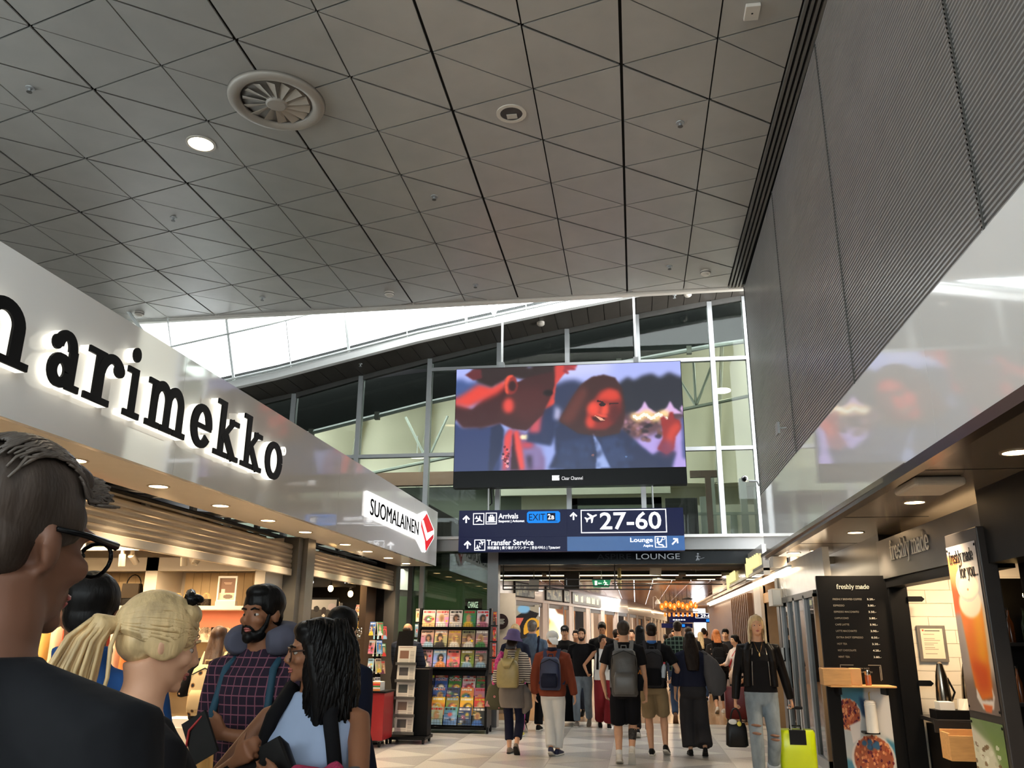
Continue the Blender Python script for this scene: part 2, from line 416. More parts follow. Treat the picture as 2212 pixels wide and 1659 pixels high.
# ---- glazed facade at the end of the hall
def ZR(x):
    xs = [-9.7, -6.76, -5.4, -3.95, -2.52, -1.16, .23, 1.69, 2.4]; zs = [5.75, 6.30, 6.62, 6.935, 7.22, 7.45, 7.69, 7.90, 7.98]
    return float(np.interp(x, xs, zs))
win = struct('window_1')
mull = [-9.6, -8.2, -6.79, -5.38, -3.95, -2.53, -1.16, .23, 1.65, 2.32]
pane_m = glass('facade_glass', (230, 236, 230), 0, ior=1.28)
for x in mull: MB().box((x - .045, YF - .06, 3.3), (x + .045, YF + .1, ZR(x) - .02)).build('mullion', alu, win)
for a, b in zip(mull[:-1], mull[1:]):
    for z in (4.93, 6.69):
        if z < min(ZR(a), ZR(b)) - .1: MB().box((a + .045, YF - .045, z - .035), (b - .045, YF + .06, z + .035)).build('transom', alu, win)
    m = MB(); M = FN((0, YF, 0)); m.prism([(a + .045, ZR(a) - .1), (b - .045, ZR(b) - .1), (b - .045, ZR(b)), (a + .045, ZR(a))], -.05, .05, M); m.build('head_rail', alu_dark, win)
    for z0, z1 in ((3.3, 4.895), (4.965, 6.655), (6.725, 9)):
        p = [(a + .045, z0), (b - .045, z0), (b - .045, min(z1, ZR(b) - .1)), (a + .045, min(z1, ZR(a) - .1))]
        p = [q for q in p]
        if p[2][1] <= z0 + .02 and p[3][1] <= z0 + .02: continue
        if p[3][1] < z0: p = clip([(a + .045, z0 - 3), (b - .045, z0 - 3), (b - .045, ZR(b) - .1), (a + .045, ZR(a) - .1)], 0, -1, -z0)
        MB().prism(p, -.008, .008, M).build('pane', pane_m, win)
# beam with white ledge
bm = struct('trim_4')
MB().box((-4.6, 15.28, 3.04), (2.4, 15.75, 3.25)).build('beam', mat('beam_grey', (124, 124, 123), .35, .25, noise=.02), bm)
MB().box((-4.6, 15.2, 3.25), (2.4, 15.75, 3.3)).build('ledge', mat('ledge_white', (205, 206, 203), .4, noise=.02), bm)
# slatted dark soffit above the glazing and white roof sill
sf = struct('trim_5')
slm = mat('soffit_slat', (62, 56, 50), .5, .2, noise=.08)
xs = np.arange(-9.7, 2.4, .31)
for x in xs:
    a, b = x + .006, x + .304
    vs = [(a, 14.62, ZR(a)), (b, 14.62, ZR(b)), (b, 15.66, ZR(b)), (a, 15.66, ZR(a))]; vs += [(p[0], p[1], p[2] + .03) for p in vs]
    MB().add(vs, [(3, 2, 1, 0), (4, 5, 6, 7), (0, 1, 5, 4), (1, 2, 6, 5), (2, 3, 7, 6), (3, 0, 4, 7)]).build('slat', slm, sf)
def strip(y0, z0, y1, z1, th=.0, x0=-9.7, x1=2.4):
    """box strip following the roof line"""
    m = MB(); xx = [x0, -6.76, -3.95, -1.16, 1.69, x1]
    m.rings([[V((x, y0, ZR(x) + z0)), V((x, y1, ZR(x) + z0)), V((x, y1, ZR(x) + z1)), V((x, y0, ZR(x) + z1))] for x in xx][::-1]); return m
strip(14.62, .035, 15.66, .3).build('soffit_backing', cback, sf)
strip(14.5, -.02, 14.62, .13).build('sill', mat('sill_white', (235, 236, 234), .4, noise=.01), sf)
# roof glazing rising from the sill
sk = struct('window_2')
sky_glass = glass('roof_glass', (246, 250, 250), 0, .10, (235, 240, 238))
frame_w = mat('roof_frame', (226, 230, 228), .4, noise=.01)
SL = (13.0 - 14.54, 3.0)                                   # run, rise of the glazing
def sp(x, t, o=0.): return V((x, 14.54 + SL[0] * t + o, ZR(x) + .1 + SL[1] * t))
gx = [-9.6, -8.75, -7.6, -6.45, -5.3, -4.15, -3.0, -1.85, -.7, .45, 1.6, 2.4]
for a, b in zip(gx[:-1], gx[1:]):
    for t0, t1 in ((0, .28), (.28, .6), (.6, 1)):
        MB().add([sp(a + .02, t0), sp(b - .02, t0), sp(b - .02, t1), sp(a + .02, t1)], [(0, 1, 2, 3)]).build('pane', sky_glass, sk)
for i, x in enumerate(gx): MB().tube([sp(x, 0), sp(x, 1)], .028 if i % 2 == 0 else .012, 6).build('rafter', frame_w, sk)
for t_ in (.02, .28, .6, 1): MB().tube([sp(x, t_, -.02) for x in (-9.6, -6.76, -3.95, -1.16, 1.69, 2.4)], .022, 6).build('purlin', frame_w, sk)
for x in (-2.45,):
    for dx in (-.5, .5): MB().tube([sp(x, 0, -.1), sp(x + dx, .3, -.1)], .014, 6).build('brace', frame_w, sk)
    MB().tube([sp(x - .0, 0, -.1), sp(x, .4, -.1)], .02, 6).build('brace', frame_w, sk)
MB().tube([(-9.5, 13.2, 7.7), (-8.6, 14.5, 6.1)], .035, 8).build('brace', frame_w, sk)
sbox('wall_gable', (-10.6, 13.2, 3.7), (-9.65, 15.6, 9.5), white)
# unseen rear skylight added to bring sky light into the hall
s3 = struct('added_skylight')
for i in range(11):
    x = -10.6 + i * 1.17
    MB().box((x, -7.8, ZC + .15), (x + 1.15, -2.2, ZC + .16)).build('pane', sky_glass, s3)
    MB().box((x - .03, -7.8, ZC + .1), (x + .03, -2.2, ZC + .2)).build('rafter', frame_w, s3)

w4 = struct('added_clerestory'); w5 = struct('added_rear_glazing')  # unseen clerestory and rear glazing, added to light walls and ceiling
for i in range(7):
    y = -8 + i * 15 / 7; MB().box((-10.72, y, 3.8), (-10.71, y + 2.12, 6.4)).build('pane', sky_glass, w4); MB().box((-10.76, y - .04, 3.8), (-10.64, y + .04, 6.4)).build('mullion', alu, w4)
for i in range(6):
    x = -10.6 + i * 12.7 / 6; MB().box((x, -9.31, 3.5), (x + 2.1, -9.3, 7.1)).build('pane', sky_glass, w5); MB().box((x - .04, -9.36, 3.5), (x + .04, -9.24, 7.1)).build('mullion', alu, w5)
# ---- the upper hall behind the facade
up = struct('wall_upper_hall')
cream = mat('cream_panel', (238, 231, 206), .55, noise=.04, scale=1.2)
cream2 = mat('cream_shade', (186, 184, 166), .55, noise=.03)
for i in range(8):
    x0 = -11.2 + i * 1.9; m = MB(); rs = []
    for j in range(9):
        x = x0 + 1.88 * j / 8; d = .16 * math.sin(PI * j / 8)
        zt = 1.25 + (ZR(x * .765) - 1.57) * 1.31 + .1
        rs.append([V((x, 21 - d, 5.2)), V((x + .2, 21.1 - d * 1.4, 7)), V((x + .4, 20.6 - d, zt)), V((x + .4, 20.8 - d, zt)), V((x, 21.5, 5.2))])
    m.rings(rs).build('sail_panel', cream, up, True)
    MB().tube([(x0, 20.85, 5.2), (x0 + .2, 20.9, 7), (x0 + .4, 20.45, 1.2 + (ZR(x0 * .765) - 1.57) * 1.31)], .05, 6).build('sail_rib', cream2, up, True)
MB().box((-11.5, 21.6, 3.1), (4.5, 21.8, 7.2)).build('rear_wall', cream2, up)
m = MB(); rs = []
for x in (2.4, 1.69, -1.16, -3.95, -6.76, -9.7):
    z_ = 1.57 + (ZR(x) - .22 - 1.57) / 15.6 * 18.4; rs.append([V((x * 18.4 / 15.6 + (.8 if x > 2 else 0), 18.5, z_ - .02)), V((x * 18.4 / 15.6 + (.8 if x > 2 else 0), 22, z_)), V((x * 18.4 / 15.6 + (.8 if x > 2 else 0), 22, z_ + .1)), V((x * 18.4 / 15.6 + (.8 if x > 2 else 0), 18.4, z_ + .1))])
m.rings(rs).build('shading_roof', cream2, up)  # slab added to cut the sky light in the upper hall
m = MB(); m.rings([[V((x, 16.35, ZR(min(x, 2.4)) + .3)), V((x, 18.5, ZR(min(x, 2.4)) + .9)), V((x, 18.5, ZR(min(x, 2.4)) + 1.0)), V((x, 16.35, ZR(min(x, 2.4)) + .4))] for x in (4.6, 1.69, -.4)]).build('shading_roof', cream2, up)  # further slab added to dim the over-bright right side
MB().box((4.5, 15.8, 3.1), (4.7, 22, 8.2)).build('side_wall', mat('side_wall_green', (150, 156, 142), .5), up)
MB().box((2.42, 15.75, 3.1), (4.7, 15.85, 9.2)).build('sky_block', cream2, up)  # unseen wall added to keep sky light off the right sail
# black header beam inside and its chrome pipe
strip(16.1, -.72, 16.3, .35, x0=-11).build('header_beam', mat('header_black', (22, 23, 23), .35, noise=.05), up)
MB().tube([(x, 16.05, ZR(x) - .78) for x in (-9.6, -6.76, -3.95, -1.16, 1.69, 2.4)], .05, 8).build('header_pipe', alu, up, True)
for x in (-8.3, -6.6, -5.2, -3.4, -1.8, -.2, 1.2): MB().box((x, 16.0, ZR(x) - .86), (x + .1, 16.1, ZR(x) - .7)).build('pipe_clip', alu_dark, up)
# trusses
grey_green = mat('truss_grey', (150, 156, 146), .45, .2, noise=.03)
for k, x in enumerate((-8.4, -5.0, -2.0, 1.1)):
    z = ZR(x)
    MB().tube([(x - 1.7, 18.2, z - 1.75), (x + 1.6, 18.2, z - 1.15)], .04, 6).build('truss_chord', grey_green, up, True)
    for dx in (-.55, .0, .45): MB().tube([(x + .4, 18.2, z - 1.35), (x + .4 + dx, 18.2, z - .3)], .03, 6).build('truss_strut', grey_green, up, True)
# mezzanine inside
mez = struct('wall_mezzanine')
MB().box((-11.5, 15.72, 3.0), (6, 22, 3.1)).build('mezzanine_slab', mat('slab_dark', (70, 66, 60), .6), mez)
MB().box((-11.5, 19.2, 4.98), (-3.2, 19.4, 5.3)).build('brown_band', mat('brown_band', (104, 78, 60), .5), mez)
MB().box((-3.2, 19.25, 4.7), (0.9, 19.4, 5.2)).build('grey_band', cream2, mez)
dgreen = mat('mezz_wall', (92, 96, 84), .4, noise=.08, scale=1)
MB().box((-11.5, 19.5, 3.1), (-2.6, 19.6, 4.98)).build('mezzanine_wall', dgreen, mez)
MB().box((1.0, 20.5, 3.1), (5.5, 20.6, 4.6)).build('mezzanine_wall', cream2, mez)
MB().prism([(-6.4, 5.0), (-6.1, 5.2), (-2.6, 3.35), (-2.6, 3.1), (-6.4, 3.1)], -.08, 0, FN((0, 18.3, 0))).build('stair_stringer', mat('stair_dark', (46, 43, 40), .5), mez)
fw = MB(); M = FN((0, 18.6, 0))
for a, b in (((-1.35, 3.1), (-1.2, 4.5)), ((.5, 3.1), (.66, 4.5)), ((-1.35, 4.35), (.66, 4.5))): fw.prism([a, (b[0], a[1]), b, (a[0], b[1])], -.05, .05, M)
fw.build('portal_frame', black, mez)
MB().box((-1.2, 18.7, 3.1), (.5, 18.75, 4.35)).build('portal_screen', mat('portal_screen', (168, 178, 160), .35, noise=.05, scale=1), mez)
MB().box((.75, 18.75, 3.1), (1.45, 18.85, 4.5)).build('dark_cabinet', dark, mez)
for x, h in ((1.55, 4.6), (1.75, 5.1), (2.2, 4.2), (2.45, 5.0), (2.75, 4.8), (3.0, 5.3)): MB().box((x, 19.2, 3.1), (x + .14, 19.35, h)).build('post', grey_green, mez)
MB().box((1.62, 18.4, 3.1), (1.74, 18.5, 4.9)).build('brown_post', mat('brown_post', (86, 62, 48), .5), mez)
MB().box((1.3, 18.4, 4.9), (2.0, 18.5, 5.05)).build('brown_head', MATS['brown_post'], mez)
for z in (3.6, 4.15): MB().box((.7, 19, z), (4.5, 19.05, z + .06)).build('rail', grey_green, mez)
for x, y, z in ((-4.95, 18.6, 5.55), (2.1, 18.4, 6.85)):
    t = thing('ceiling_lamp', 'lit oval lamp behind the facade glass, ' + ('left of the big screen' if x < 0 else 'right of the big screen'), 'lamp', (x, y, z), group=None)
    MB().lathe([(.0, .02), (.2, .02), (.2, -.01), (.0, -.03)]).build('lamp_lens', emat('cool_lamp', (255, 250, 225), 3.0), t)
    MB().tube([(0, 0, .02), (0, 0, .5)], .01, 6).build('stem', alu, t)
# ================================================================ LETTERS
def rib(pts, w_):
    pts = [V((p[0], p[1])) for p in pts]; L = []; Rr = []
    ww = w_ if hasattr(w_, '__len__') else [w_] * len(pts)
    for i, p in enumerate(pts):
        t = (pts[min(i + 1, len(pts) - 1)] - pts[max(i - 1, 0)]).normalized(); n = V((-t.y, t.x))
        L.append(p + n * ww[i] / 2); Rr.append(p - n * ww[i] / 2)
    return [(q.x, q.y) for q in L + Rr[::-1]]
def arc(cx, cy, rx, ry, a0, a1, n=14): return [(cx + rx * math.cos(R(a0 + (a1 - a0) * i / n)), cy + ry * math.sin(R(a0 + (a1 - a0) * i / n))) for i in range(n + 1)]
def rc(x0, y0, x1, y1): return [(x0, y0), (x1, y0), (x1, y1), (x0, y1)]
def disc(cx, cy, r, n=14): return [(cx + r * math.cos(2 * PI * i / n), cy + r * math.sin(2 * PI * i / n)) for i in range(n)]
def stretchy(w=.2, s=.1, ov=.10):
    """slab serif glyphs on a unit x height: name -> (advance, polygons); w stem weight, s serif weight"""
    h = w / 2; G = {}
    def el(cx, cy, rx, ry, a0=0, a1=360, ww=None, n=24):
        pts = arc(cx, cy, rx - h, ry - h * .8, a0, a1, n)
        if ww is None: ww = [w * (.72 + .33 * abs(math.cos(R(a0 + (a1 - a0) * i / n)))) for i in range(n + 1)]
        return rib(pts, ww)
    ser = lambda c, y, l=.2: rc(c - h - l, y, c + h + l, y + s)
    G['a'] = (.92, [rc(.56, .06, .56 + w, .72), rc(.56, 0, .95, s), el(.43, .68, .33, .36, 0, 165), disc(.17, .76, h * 1.15), el(.36, .29, .34, .31)])
    G['r'] = (.86, [rc(.2, 0, .2 + w, 1), ser(.2 + h, 0), rc(0, 1 - s, .2 + w, 1), rib(arc(.62, .55, .28, .40, 170, 45), w * .8), disc(.80, .78, h * 1.15)])
    G['i'] = (.62, [rc(.2, 0, .2 + w, 1), ser(.2 + h, 0), rc(0, 1 - s, .2 + w, 1), disc(.26, 1.28, h * 1.3)])
    def arch(x0, x1): return [rib([(x0, .55)] + arc((x0 + x1) / 2, .62, (x1 - x0) / 2, .32, 160, 0) + [(x1, .05)], [w * .55] * 6 + [w * .9] * 9 + [w, w] if False else w * .92)]
    G['m'] = (1.56, [rc(.16, 0, .16 + w, 1), rc(0, 1 - s, .16 + w, 1), ser(.16 + h, 0, .15), ser(.72 + h, 0, .13), ser(1.28 + h, 0, .15)] + arch(.16 + h, .72 + h) + arch(.72 + h, 1.28 + h))
    G['e'] = (.92, [el(.44, .5, .42, .52, -32 + 360, 30), rc(.1, .44, .84, .44 + s * .9), rib(arc(.44, .5, .42 - h, .52 - h, 0, 40, 6), w)])
    G['k'] = (1.16, [rc(.18, 0, .18 + w, 1.36), ser(.18 + h, 0), rc(0, 1.36 - s, .18 + w, 1.36), rib([(.3, .42), (.86, .98)], w * .62), rib([(.48, .56), (.92, .04)], w * .95), rc(.64, 1 - s, 1.1, 1), rc(.66, 0, 1.16, s)])
    G['o'] = (.98, [el(.46, .5, .46, .53)])
    G['f'] = (.6, [rc(.16, 0, .16 + w, 1.1), ser(.16 + h, 0, .12), rc(0, .9, .52, .9 + s), rib(arc(.44, 1.08, .28 - h + .02, .34, 180, 55), w * .9), disc(.58, 1.3, h)])
    G['s'] = (.74, [rib(arc(.35, .73, .24, .22, 20, 200) + arc(.37, .28, .26, .24, 110, -160), w * .85), rc(.55, .72, .55 + s, .98), rc(.08, .02, .08 + s, .28)])
    G['h'] = (1.02, [rc(.14, 0, .14 + w, 1.4), rc(0, 1.4 - s, .14 + w, 1.4), ser(.14 + h, 0, .13), ser(.72 + h, 0, .13)] + arch(.14 + h, .72 + h))
    G['l'] = (.52, [rc(.16, 0, .16 + w, 1.4), rc(0, 1.4 - s, .16 + w, 1.4), ser(.16 + h, 0, .14)])
    G['y'] = (.92, [rib([(.14, .98), (.46, .12)], w * 1.05), rib([(.8, .98), (.36, -.3), (.16, -.36)], w * .6), rc(0, 1 - s, .34, 1), rc(.6, 1 - s, .94, 1), disc(.14, -.33, h * .9)])
    G['d'] = (1.02, [rc(.66, 0, .66 + w, 1.4), rc(.5, 1.4 - s, .66 + w, 1.4), rc(.66, 0, .98, s), el(.42, .48, .4, .5)])
    G['u'] = (1.0, [rc(.14, .3, .14 + w, 1), rc(0, 1 - s, .14 + w, 1), rc(.66, 0, .66 + w, 1), rc(.5, 1 - s, .66 + w, 1), rc(.66, 0, .98, s), rib(arc(.45, .32, .3 - h + .07, .3 - h + .08, 180, 330), w * .9)])
    G['.'] = (.4, [disc(.16, .1, h * 1.1)])
    G[' '] = (.42, [])
    return G
def glyphs(mb, word, G, M, x, sx, sy, d0, d1, mi=0):
    for ch in word:
        adv, ps = G[ch]
        for p in ps: mb.prism([(x + a * sx, b * sy) for a, b in p], d0, d1, M, mi)
        x += adv * sx
    return x
# big backlit letters on the left fascia
G1 = stretchy(.235, .125)
let_black = mat('letter_black', (12, 12, 13), .5, noise=0)
glow = emat('letter_glow', (255, 250, 232), .62)
sign = thing('shop_sign', 'large black backlit slab serif letters on the left white fascia', 'sign', (XL, 5.5, 3.01))
iM = sign.matrix_world.inverted()
base = FL((XL + .001, 0, 3.01))
spans = [('m', 3.42, 4.15), ('a', 4.31, 4.615), ('r', 4.665, 5.06), ('i', 5.10, 5.29), ('m', 5.37, 5.92), ('e', 6.0, 6.335), ('k', 6.395, 6.835), ('k', 6.90, 7.32), ('o', 7.40, 7.79)]
for ch, y0, y1 in spans:
    adv, ps = G1[ch]; lo = min(q[0] for p in ps for q in p); hi = max(q[0] for p in ps for q in p); sx = (y1 - y0) / (hi - lo)
    f, b = MB(), MB(); off = V((0, 0, 0))
    M0 = Matrix.Translation(-V((XL, 5.5, 3.01))) @ base
    for i, p in enumerate(ps):
        q = [(y0 + (a - lo) * sx, c * .355) for a, c in p]
        f.prism(q, .075, .09 + .0004 * i, M0); b.prism(q, .012, .0745 - .0003 * i, M0)
    lo_ = f.build('letter', let_black, sign); b.build('letter_light', glow, lo_)
r_ = MB(); r_.prism(disc(7.90, .34, .045), .02, .05, M0); o = r_.build('registered_mark', glow, sign)
text('registered_letter', 'R', 0, .04, let_black, o, Matrix.Translation(-V((XL, 5.5, 3.01))) @ FL((XL + .052, 7.885, 3.33)), 0)
# second sign
sg2 = thing('shop_sign', 'black capital letters with red white emblem on the far left fascia end', 'sign', (0, 0, 0))
halo = MB(); Mh = FL((XL, 0, 0))
pts = [(10.72, 3.08), (10.72, 3.41), (13.5, 3.46), (14.02, 3.60), (14.62, 3.36), (14.62, 3.2), (14.03, 2.90), (13.55, 3.07)]
halo.prism(pts, .01, .03, Mh); halo.build('sign_light', emat('sign_glow', (255, 253, 250), .8), sg2)
Ms = frame((XL + .034, 10.88, 3.112), (0, 1, 0.0065), (0, 0, 1))
for dy in (-.014, 0, .014): text('lettering', 'SUOMALAINEN', 2.62, .225, let_black, sg2, Matrix.Translation((abs(dy) * .02, dy, 0)) @ Ms, .0)
red = mat('emblem_red', (226, 30, 44), .4, noise=0, emit=(226, 30, 44), estr=.22)
e = MB(); e.prism([(14.02, 3.56), (14.55, 3.34), (14.1, 3.24), (13.75, 3.42)], .034, .04, Mh); e.prism([(13.66, 3.40), (14.02, 3.16), (14.55, 3.3), (14.55, 3.24), (14.04, 2.93), (13.95, 3.1), (13.66, 3.3)], .034, .037, Mh)
e.prism([(14.12, 3.14), (14.55, 3.28), (14.55, 3.2), (14.05, 2.93)], .037, .041, Mh); e.build('emblem', red, sg2)
e = MB(); e.prism([(13.70, 3.36), (13.78, 3.42), (14.1, 3.22), (14.52, 3.33), (14.54, 3.27), (14.06, 3.1)], .041, .043, Mh); e.build('emblem_white', MATS['sign_glow'], sg2)

# downlights in the soffits
warm = emat('warm_lens', (255, 214, 160), 14.0)
ring_m = mat('lamp_ring', (205, 190, 170), .3, .6, noise=0)
def spot(name, loc, power, col, parent, size=R(110), blend=.6, rot=(0, 0, 0), rad=.05):
    l = bpy.data.lights.new(name, 'SPOT'); l.energy = power; l.color = col; l.spot_size = size; l.spot_blend = blend; l.shadow_soft_size = rad
    o = bpy.data.objects.new(name, l); COL.objects.link(o); o.location = loc; o.rotation_euler = rot; o.parent = parent; return o
lens_me = None
def downlight(p, label, group, power, r=.075, col=(1, .78, .52), lens=warm):
    t = thing('downlight', label, 'lamp', p, group=group)
    MB().lathe([(r, .0), (r + .018, 0), (r + .018, -.006), (r, -.006), (r, 0)], n=20).build('ring', ring_m, t, True)
    MB().lathe([(0, -.002), (r, -.002), (r, 0), (0, 0)], n=20).build('lens', lens, t)
    spot('downlight_lamp', (0, 0, -.02), power, col, t)
for i, y in enumerate((4.25, 5.34, 6.436, 7.538, 8.63, 9.703, 11.167, 12.17, 13.267, 14.365)):
    downlight((-3.94, y, ZB), f'warm round downlight in the left soffit, {ORD[i]} counted from the viewer', 'downlights in the left soffit', 52)
for i, (x, y) in enumerate(((2.54, 3.4), (2.54, 5.81), (2.56, 8.0), (2.61, 10.355), (2.61, 12.57), (2.35, 12.9))):
    downlight((x, y, ZB + .005), f'warm round downlight in the right soffit, {ORD[i]} counted from the viewer', 'downlights in the right soffit', 75, .085)

# ================================================================ CEILING FITTINGS
offw = mat('off_white_plastic', (206, 198, 186), .45, noise=.02)
t = thing('air_vent', 'large round white swirl air diffuser in the triangle ceiling', 'vent', (-3.84, 7.63, ZC - .05), M=Matrix.Translation((-3.84, 7.63, ZC - .052)) @ Matrix.Diagonal((1, 1, .45, 1)))
MB().lathe([(.545, .115), (.53, .03), (.51, .0), (.46, -.012), (.41, .03), (.385, .10), (.40, .10), (.5, .09)], n=44).build('rim', mat('vent_rim', (158, 150, 140), .45, noise=.02), t, 'all')
MB().lathe([(.0, .108), (.40, .108), (.40, .098), (0, .098)], n=32).build('recess', mat('vent_recess', (38, 36, 34), .7), t)
for i in range(14):
    a = 2 * PI * i / 14; M = Matrix.Rotation(a, 4, 'Z')
    MB().add([M @ V(p) for p in ((.1, -.02, .07), (.37, -.05, .075), (.37, .05, .0), (.1, .03, .0), (.1, -.02, .076), (.37, -.05, .081), (.37, .05, .006), (.1, .03, .006))], [(3, 2, 1, 0), (4, 5, 6, 7), (0, 1, 5, 4), (2, 3, 7, 6), (1, 2, 6, 5), (3, 0, 4, 7)]).build('blade', mat('vent_blade', (176, 168, 156), .45, .2, noise=.02), t)
MB().lathe([(0, -.035), (.10, -.03), (.12, 0), (.12, .08), (0, .08)], n=24).build('hub', MATS['vent_rim'], t, True)
t = thing('ceiling_lamp', 'lit warm round lamp in the ceiling, left below the air diffuser', 'lamp', (-5.13, 8.325, ZC))
MB().lathe([(.15, 0), (.18, 0), (.18, -.012), (.15, -.012), (.15, 0)], n=28).build('ring', offw, t, True)
MB().lathe([(0, -.004), (.15, -.004), (.15, 0), (0, 0)], n=28).build('lens', emat('warm_lamp', (255, 226, 180), 9), t)
spot('ceiling_lamp_light', (0, 0, -.03), 160, (1, .8, .56), t, R(150), .8, rad=.12)
t = thing('ceiling_lamp', 'unlit recessed round lamp with pale ring in the ceiling', 'lamp', (-1.225, 8.22, ZC))
MB().lathe([(.13, 0), (.175, 0), (.175, -.012), (.13, -.012), (.13, 0)], n=28).build('ring', offw, t, True)
MB().lathe([(0, -.004), (.13, -.004), (.13, 0), (0, 0)], n=28).build('recess_disc', mat('recess_shade', (72, 68, 64), .35, .4), t)  # flat dark disc painted in place of the shaded recess
MB().box((-.06, .01, -.012), (.06, .09, .0)).build('lamp_socket', mat('lamp_socket', (190, 184, 174), .4), t)
def smoke(p, label):
    t = thing('smoke_detector', label, 'detector', p, group='smoke detectors')
    MB().lathe([(0, 0), (.085, 0), (.085, -.04), (.075, -.055), (.05, -.06), (.05, -.075), (.03, -.085), (0, -.085)], n=20).build('housing', offw, t, True)
    MB().lathe([(.082, -.028), (.088, -.028), (.088, -.038), (.082, -.038)], n=20).build('slot_ring', dark, t)
smoke((-9.12, 13.5, ZC), 'round white smoke detector at the ceiling edge above the left fascia')
smoke((-4.13, 13.17, ZC), 'round white smoke detector near the middle of the ceiling edge')
smoke((1.353, 12.965, ZC), 'round white smoke detector beside the ceiling strips at the right wall')
for i, (x, y, w_) in enumerate(((-2.556, 9.967, 'below the unlit lamp'), (-6.483, 10.072, 'below the lit lamp'), (.725, 8.665, 'right of the unlit lamp'), (.752, 12.687, 'beside the right smoke detector'), (-2.547, 13.024, 'near the ceiling edge above the screen'), (-6.479, 13.106, 'near the ceiling edge above the skylight'), (-6.482, 7.043, 'at the far left of the ceiling'))):
    t = thing('sprinkler', f'small chrome sprinkler head in the ceiling {w_}', 'sprinkler', (x, y, ZC), group='ceiling sprinklers')
    MB().lathe([(0, 0), (.05, 0), (.048, -.008), (.015, -.012), (.012, -.05), (.0, -.05)], n=14).build('rosette', alu, t, True)
    MB().lathe([(0, -.05), (.03, -.052), (.03, -.056), (0, -.056)], n=12).build('deflector', alu_dark, t)
t = thing('sensor_box', 'small square pale box on the ceiling near the right wall', 'sensor', (1.32, 6.886, ZC))
bevel(MB().box((-.07, -.1, -.04), (.07, .1, 0)).build('housing', offw, t), .006)
MB().lathe([(0, -.043), (.01, -.043), (.01, -.04), (0, -.04)], n=10).build('indicator', dark, t)
for i, (x, kind) in enumerate(((-1.62, 'round white detector on the dark sloping soffit, left one'), (1.2, 'round white detector on the dark sloping soffit, right one'))):
    t = thing('soffit_detector', kind, 'detector', (x, 14.95, ZR(x) - .002))
    MB().lathe([(0, 0), (.075, 0), (.075, -.05), (.05, -.075), (0, -.08)], n=18).build('housing', offw, t, True)
for x, l in ((-5.2, 'left'), (.95, 'right')):
    t = thing('sprinkler', f'small chrome sprinkler on the dark sloping soffit, {l} one', 'sprinkler', (x, 14.95, ZR(x)))
    MB().lathe([(0, 0), (.04, 0), (.035, -.01), (.012, -.012), (.012, -.05), (.03, -.055), (.03, -.06), (0, -.06)], n=12).build('head', alu, t, True)

# ================================================================ BIG SCREEN
YS = 14.4
k_ = YS / 14.6
sx0, sx1 = -3.19 * k_, .977 * k_
sz1 = H + (6.36 - H) * k_; szm = H + (4.40 - H) * k_; sz0 = H + (4.10 - H) * k_
scr = thing('video_screen', 'huge hanging video screen showing two laughing people at dusk', 'screen', (0, YS, 0))
MB().box((sx0, .0, sz0), (sx1, .22, sz1)).build('cabinet', mat('screen_black', (8, 8, 10), .3, noise=0), scr)
C = Canvas(340, 162, (150, 165, 225))
def S(x, y):
    u = (x - 92) / (2115 - 92); v0 = 110 - 72 * u; v1 = 1018 - 34 * u
    return u, (y - v0) / (v1 - v0)
def P(*pts): return [S(*p) for p in pts]
C.poly(P((0, 0), (2200, -60), (2200, 330), (0, 330)), (168, 178, 238), .0)
C.poly(P((900, 60), (1500, 30), (1500, 150), (1100, 200)), (196, 200, 245), .05)
C.poly(P((60, 215), (140, 195), (200, 230), (300, 215), (420, 300), (420, 420), (60, 420)), (62, 84, 138), .03)
C.poly(P((960, 260), (1030, 240), (1090, 215), (1180, 205), (1260, 240), (1320, 330), (1320, 640), (960, 640)), (46, 54, 84), .03)
C.poly(P((1500, 290), (1600, 215), (1650, 180), (1700, 215), (1780, 170), (1860, 150), (1930, 190), (2010, 140), (2120, 190), (2140, 600), (1500, 620)), (38, 40, 52), .02)
C.poly(P((1560, 520), (2140, 520), (2140, 780), (1560, 780)), (96, 66, 74), .03)
for cx in (1790, 2010): C.poly(P((cx - 100, 520), (cx - 30, 460), (cx, 402), (cx + 30, 460), (cx + 110, 520)), (214, 176, 222), .012)
C.poly(P((2090, 470), (2130, 420), (2130, 540)), (214, 176, 222), .01)
C.poly(P((1560, 780), (1700, 740), (1860, 700), (2140, 560), (2140, 1010), (1540, 1010)), (176, 156, 222), .03)
for i in range(46):
    x, y = random.uniform(1590, 1930), random.uniform(570, 760)
    C.ell(S(x, y), (.008 + .008 * random.random(), .02), random.choice([(54, 36, 44), (150, 110, 110), (84, 56, 64), (120, 80, 70), (30, 26, 36), (176, 130, 150)]), .008, .8)
for i in range(16):
    x = 1690 + i * 19; C.ell(S(x, 545 + 20 * math.sin(i * .8) - 10), (.013, .03), (255, 214, 150), .02); 
for i in range(14):
    x = 1695 + i * 21; C.ell(S(x, 540 + 18 * math.sin(i * 1.1)), (.008, .016), (255, 250, 225), .006)
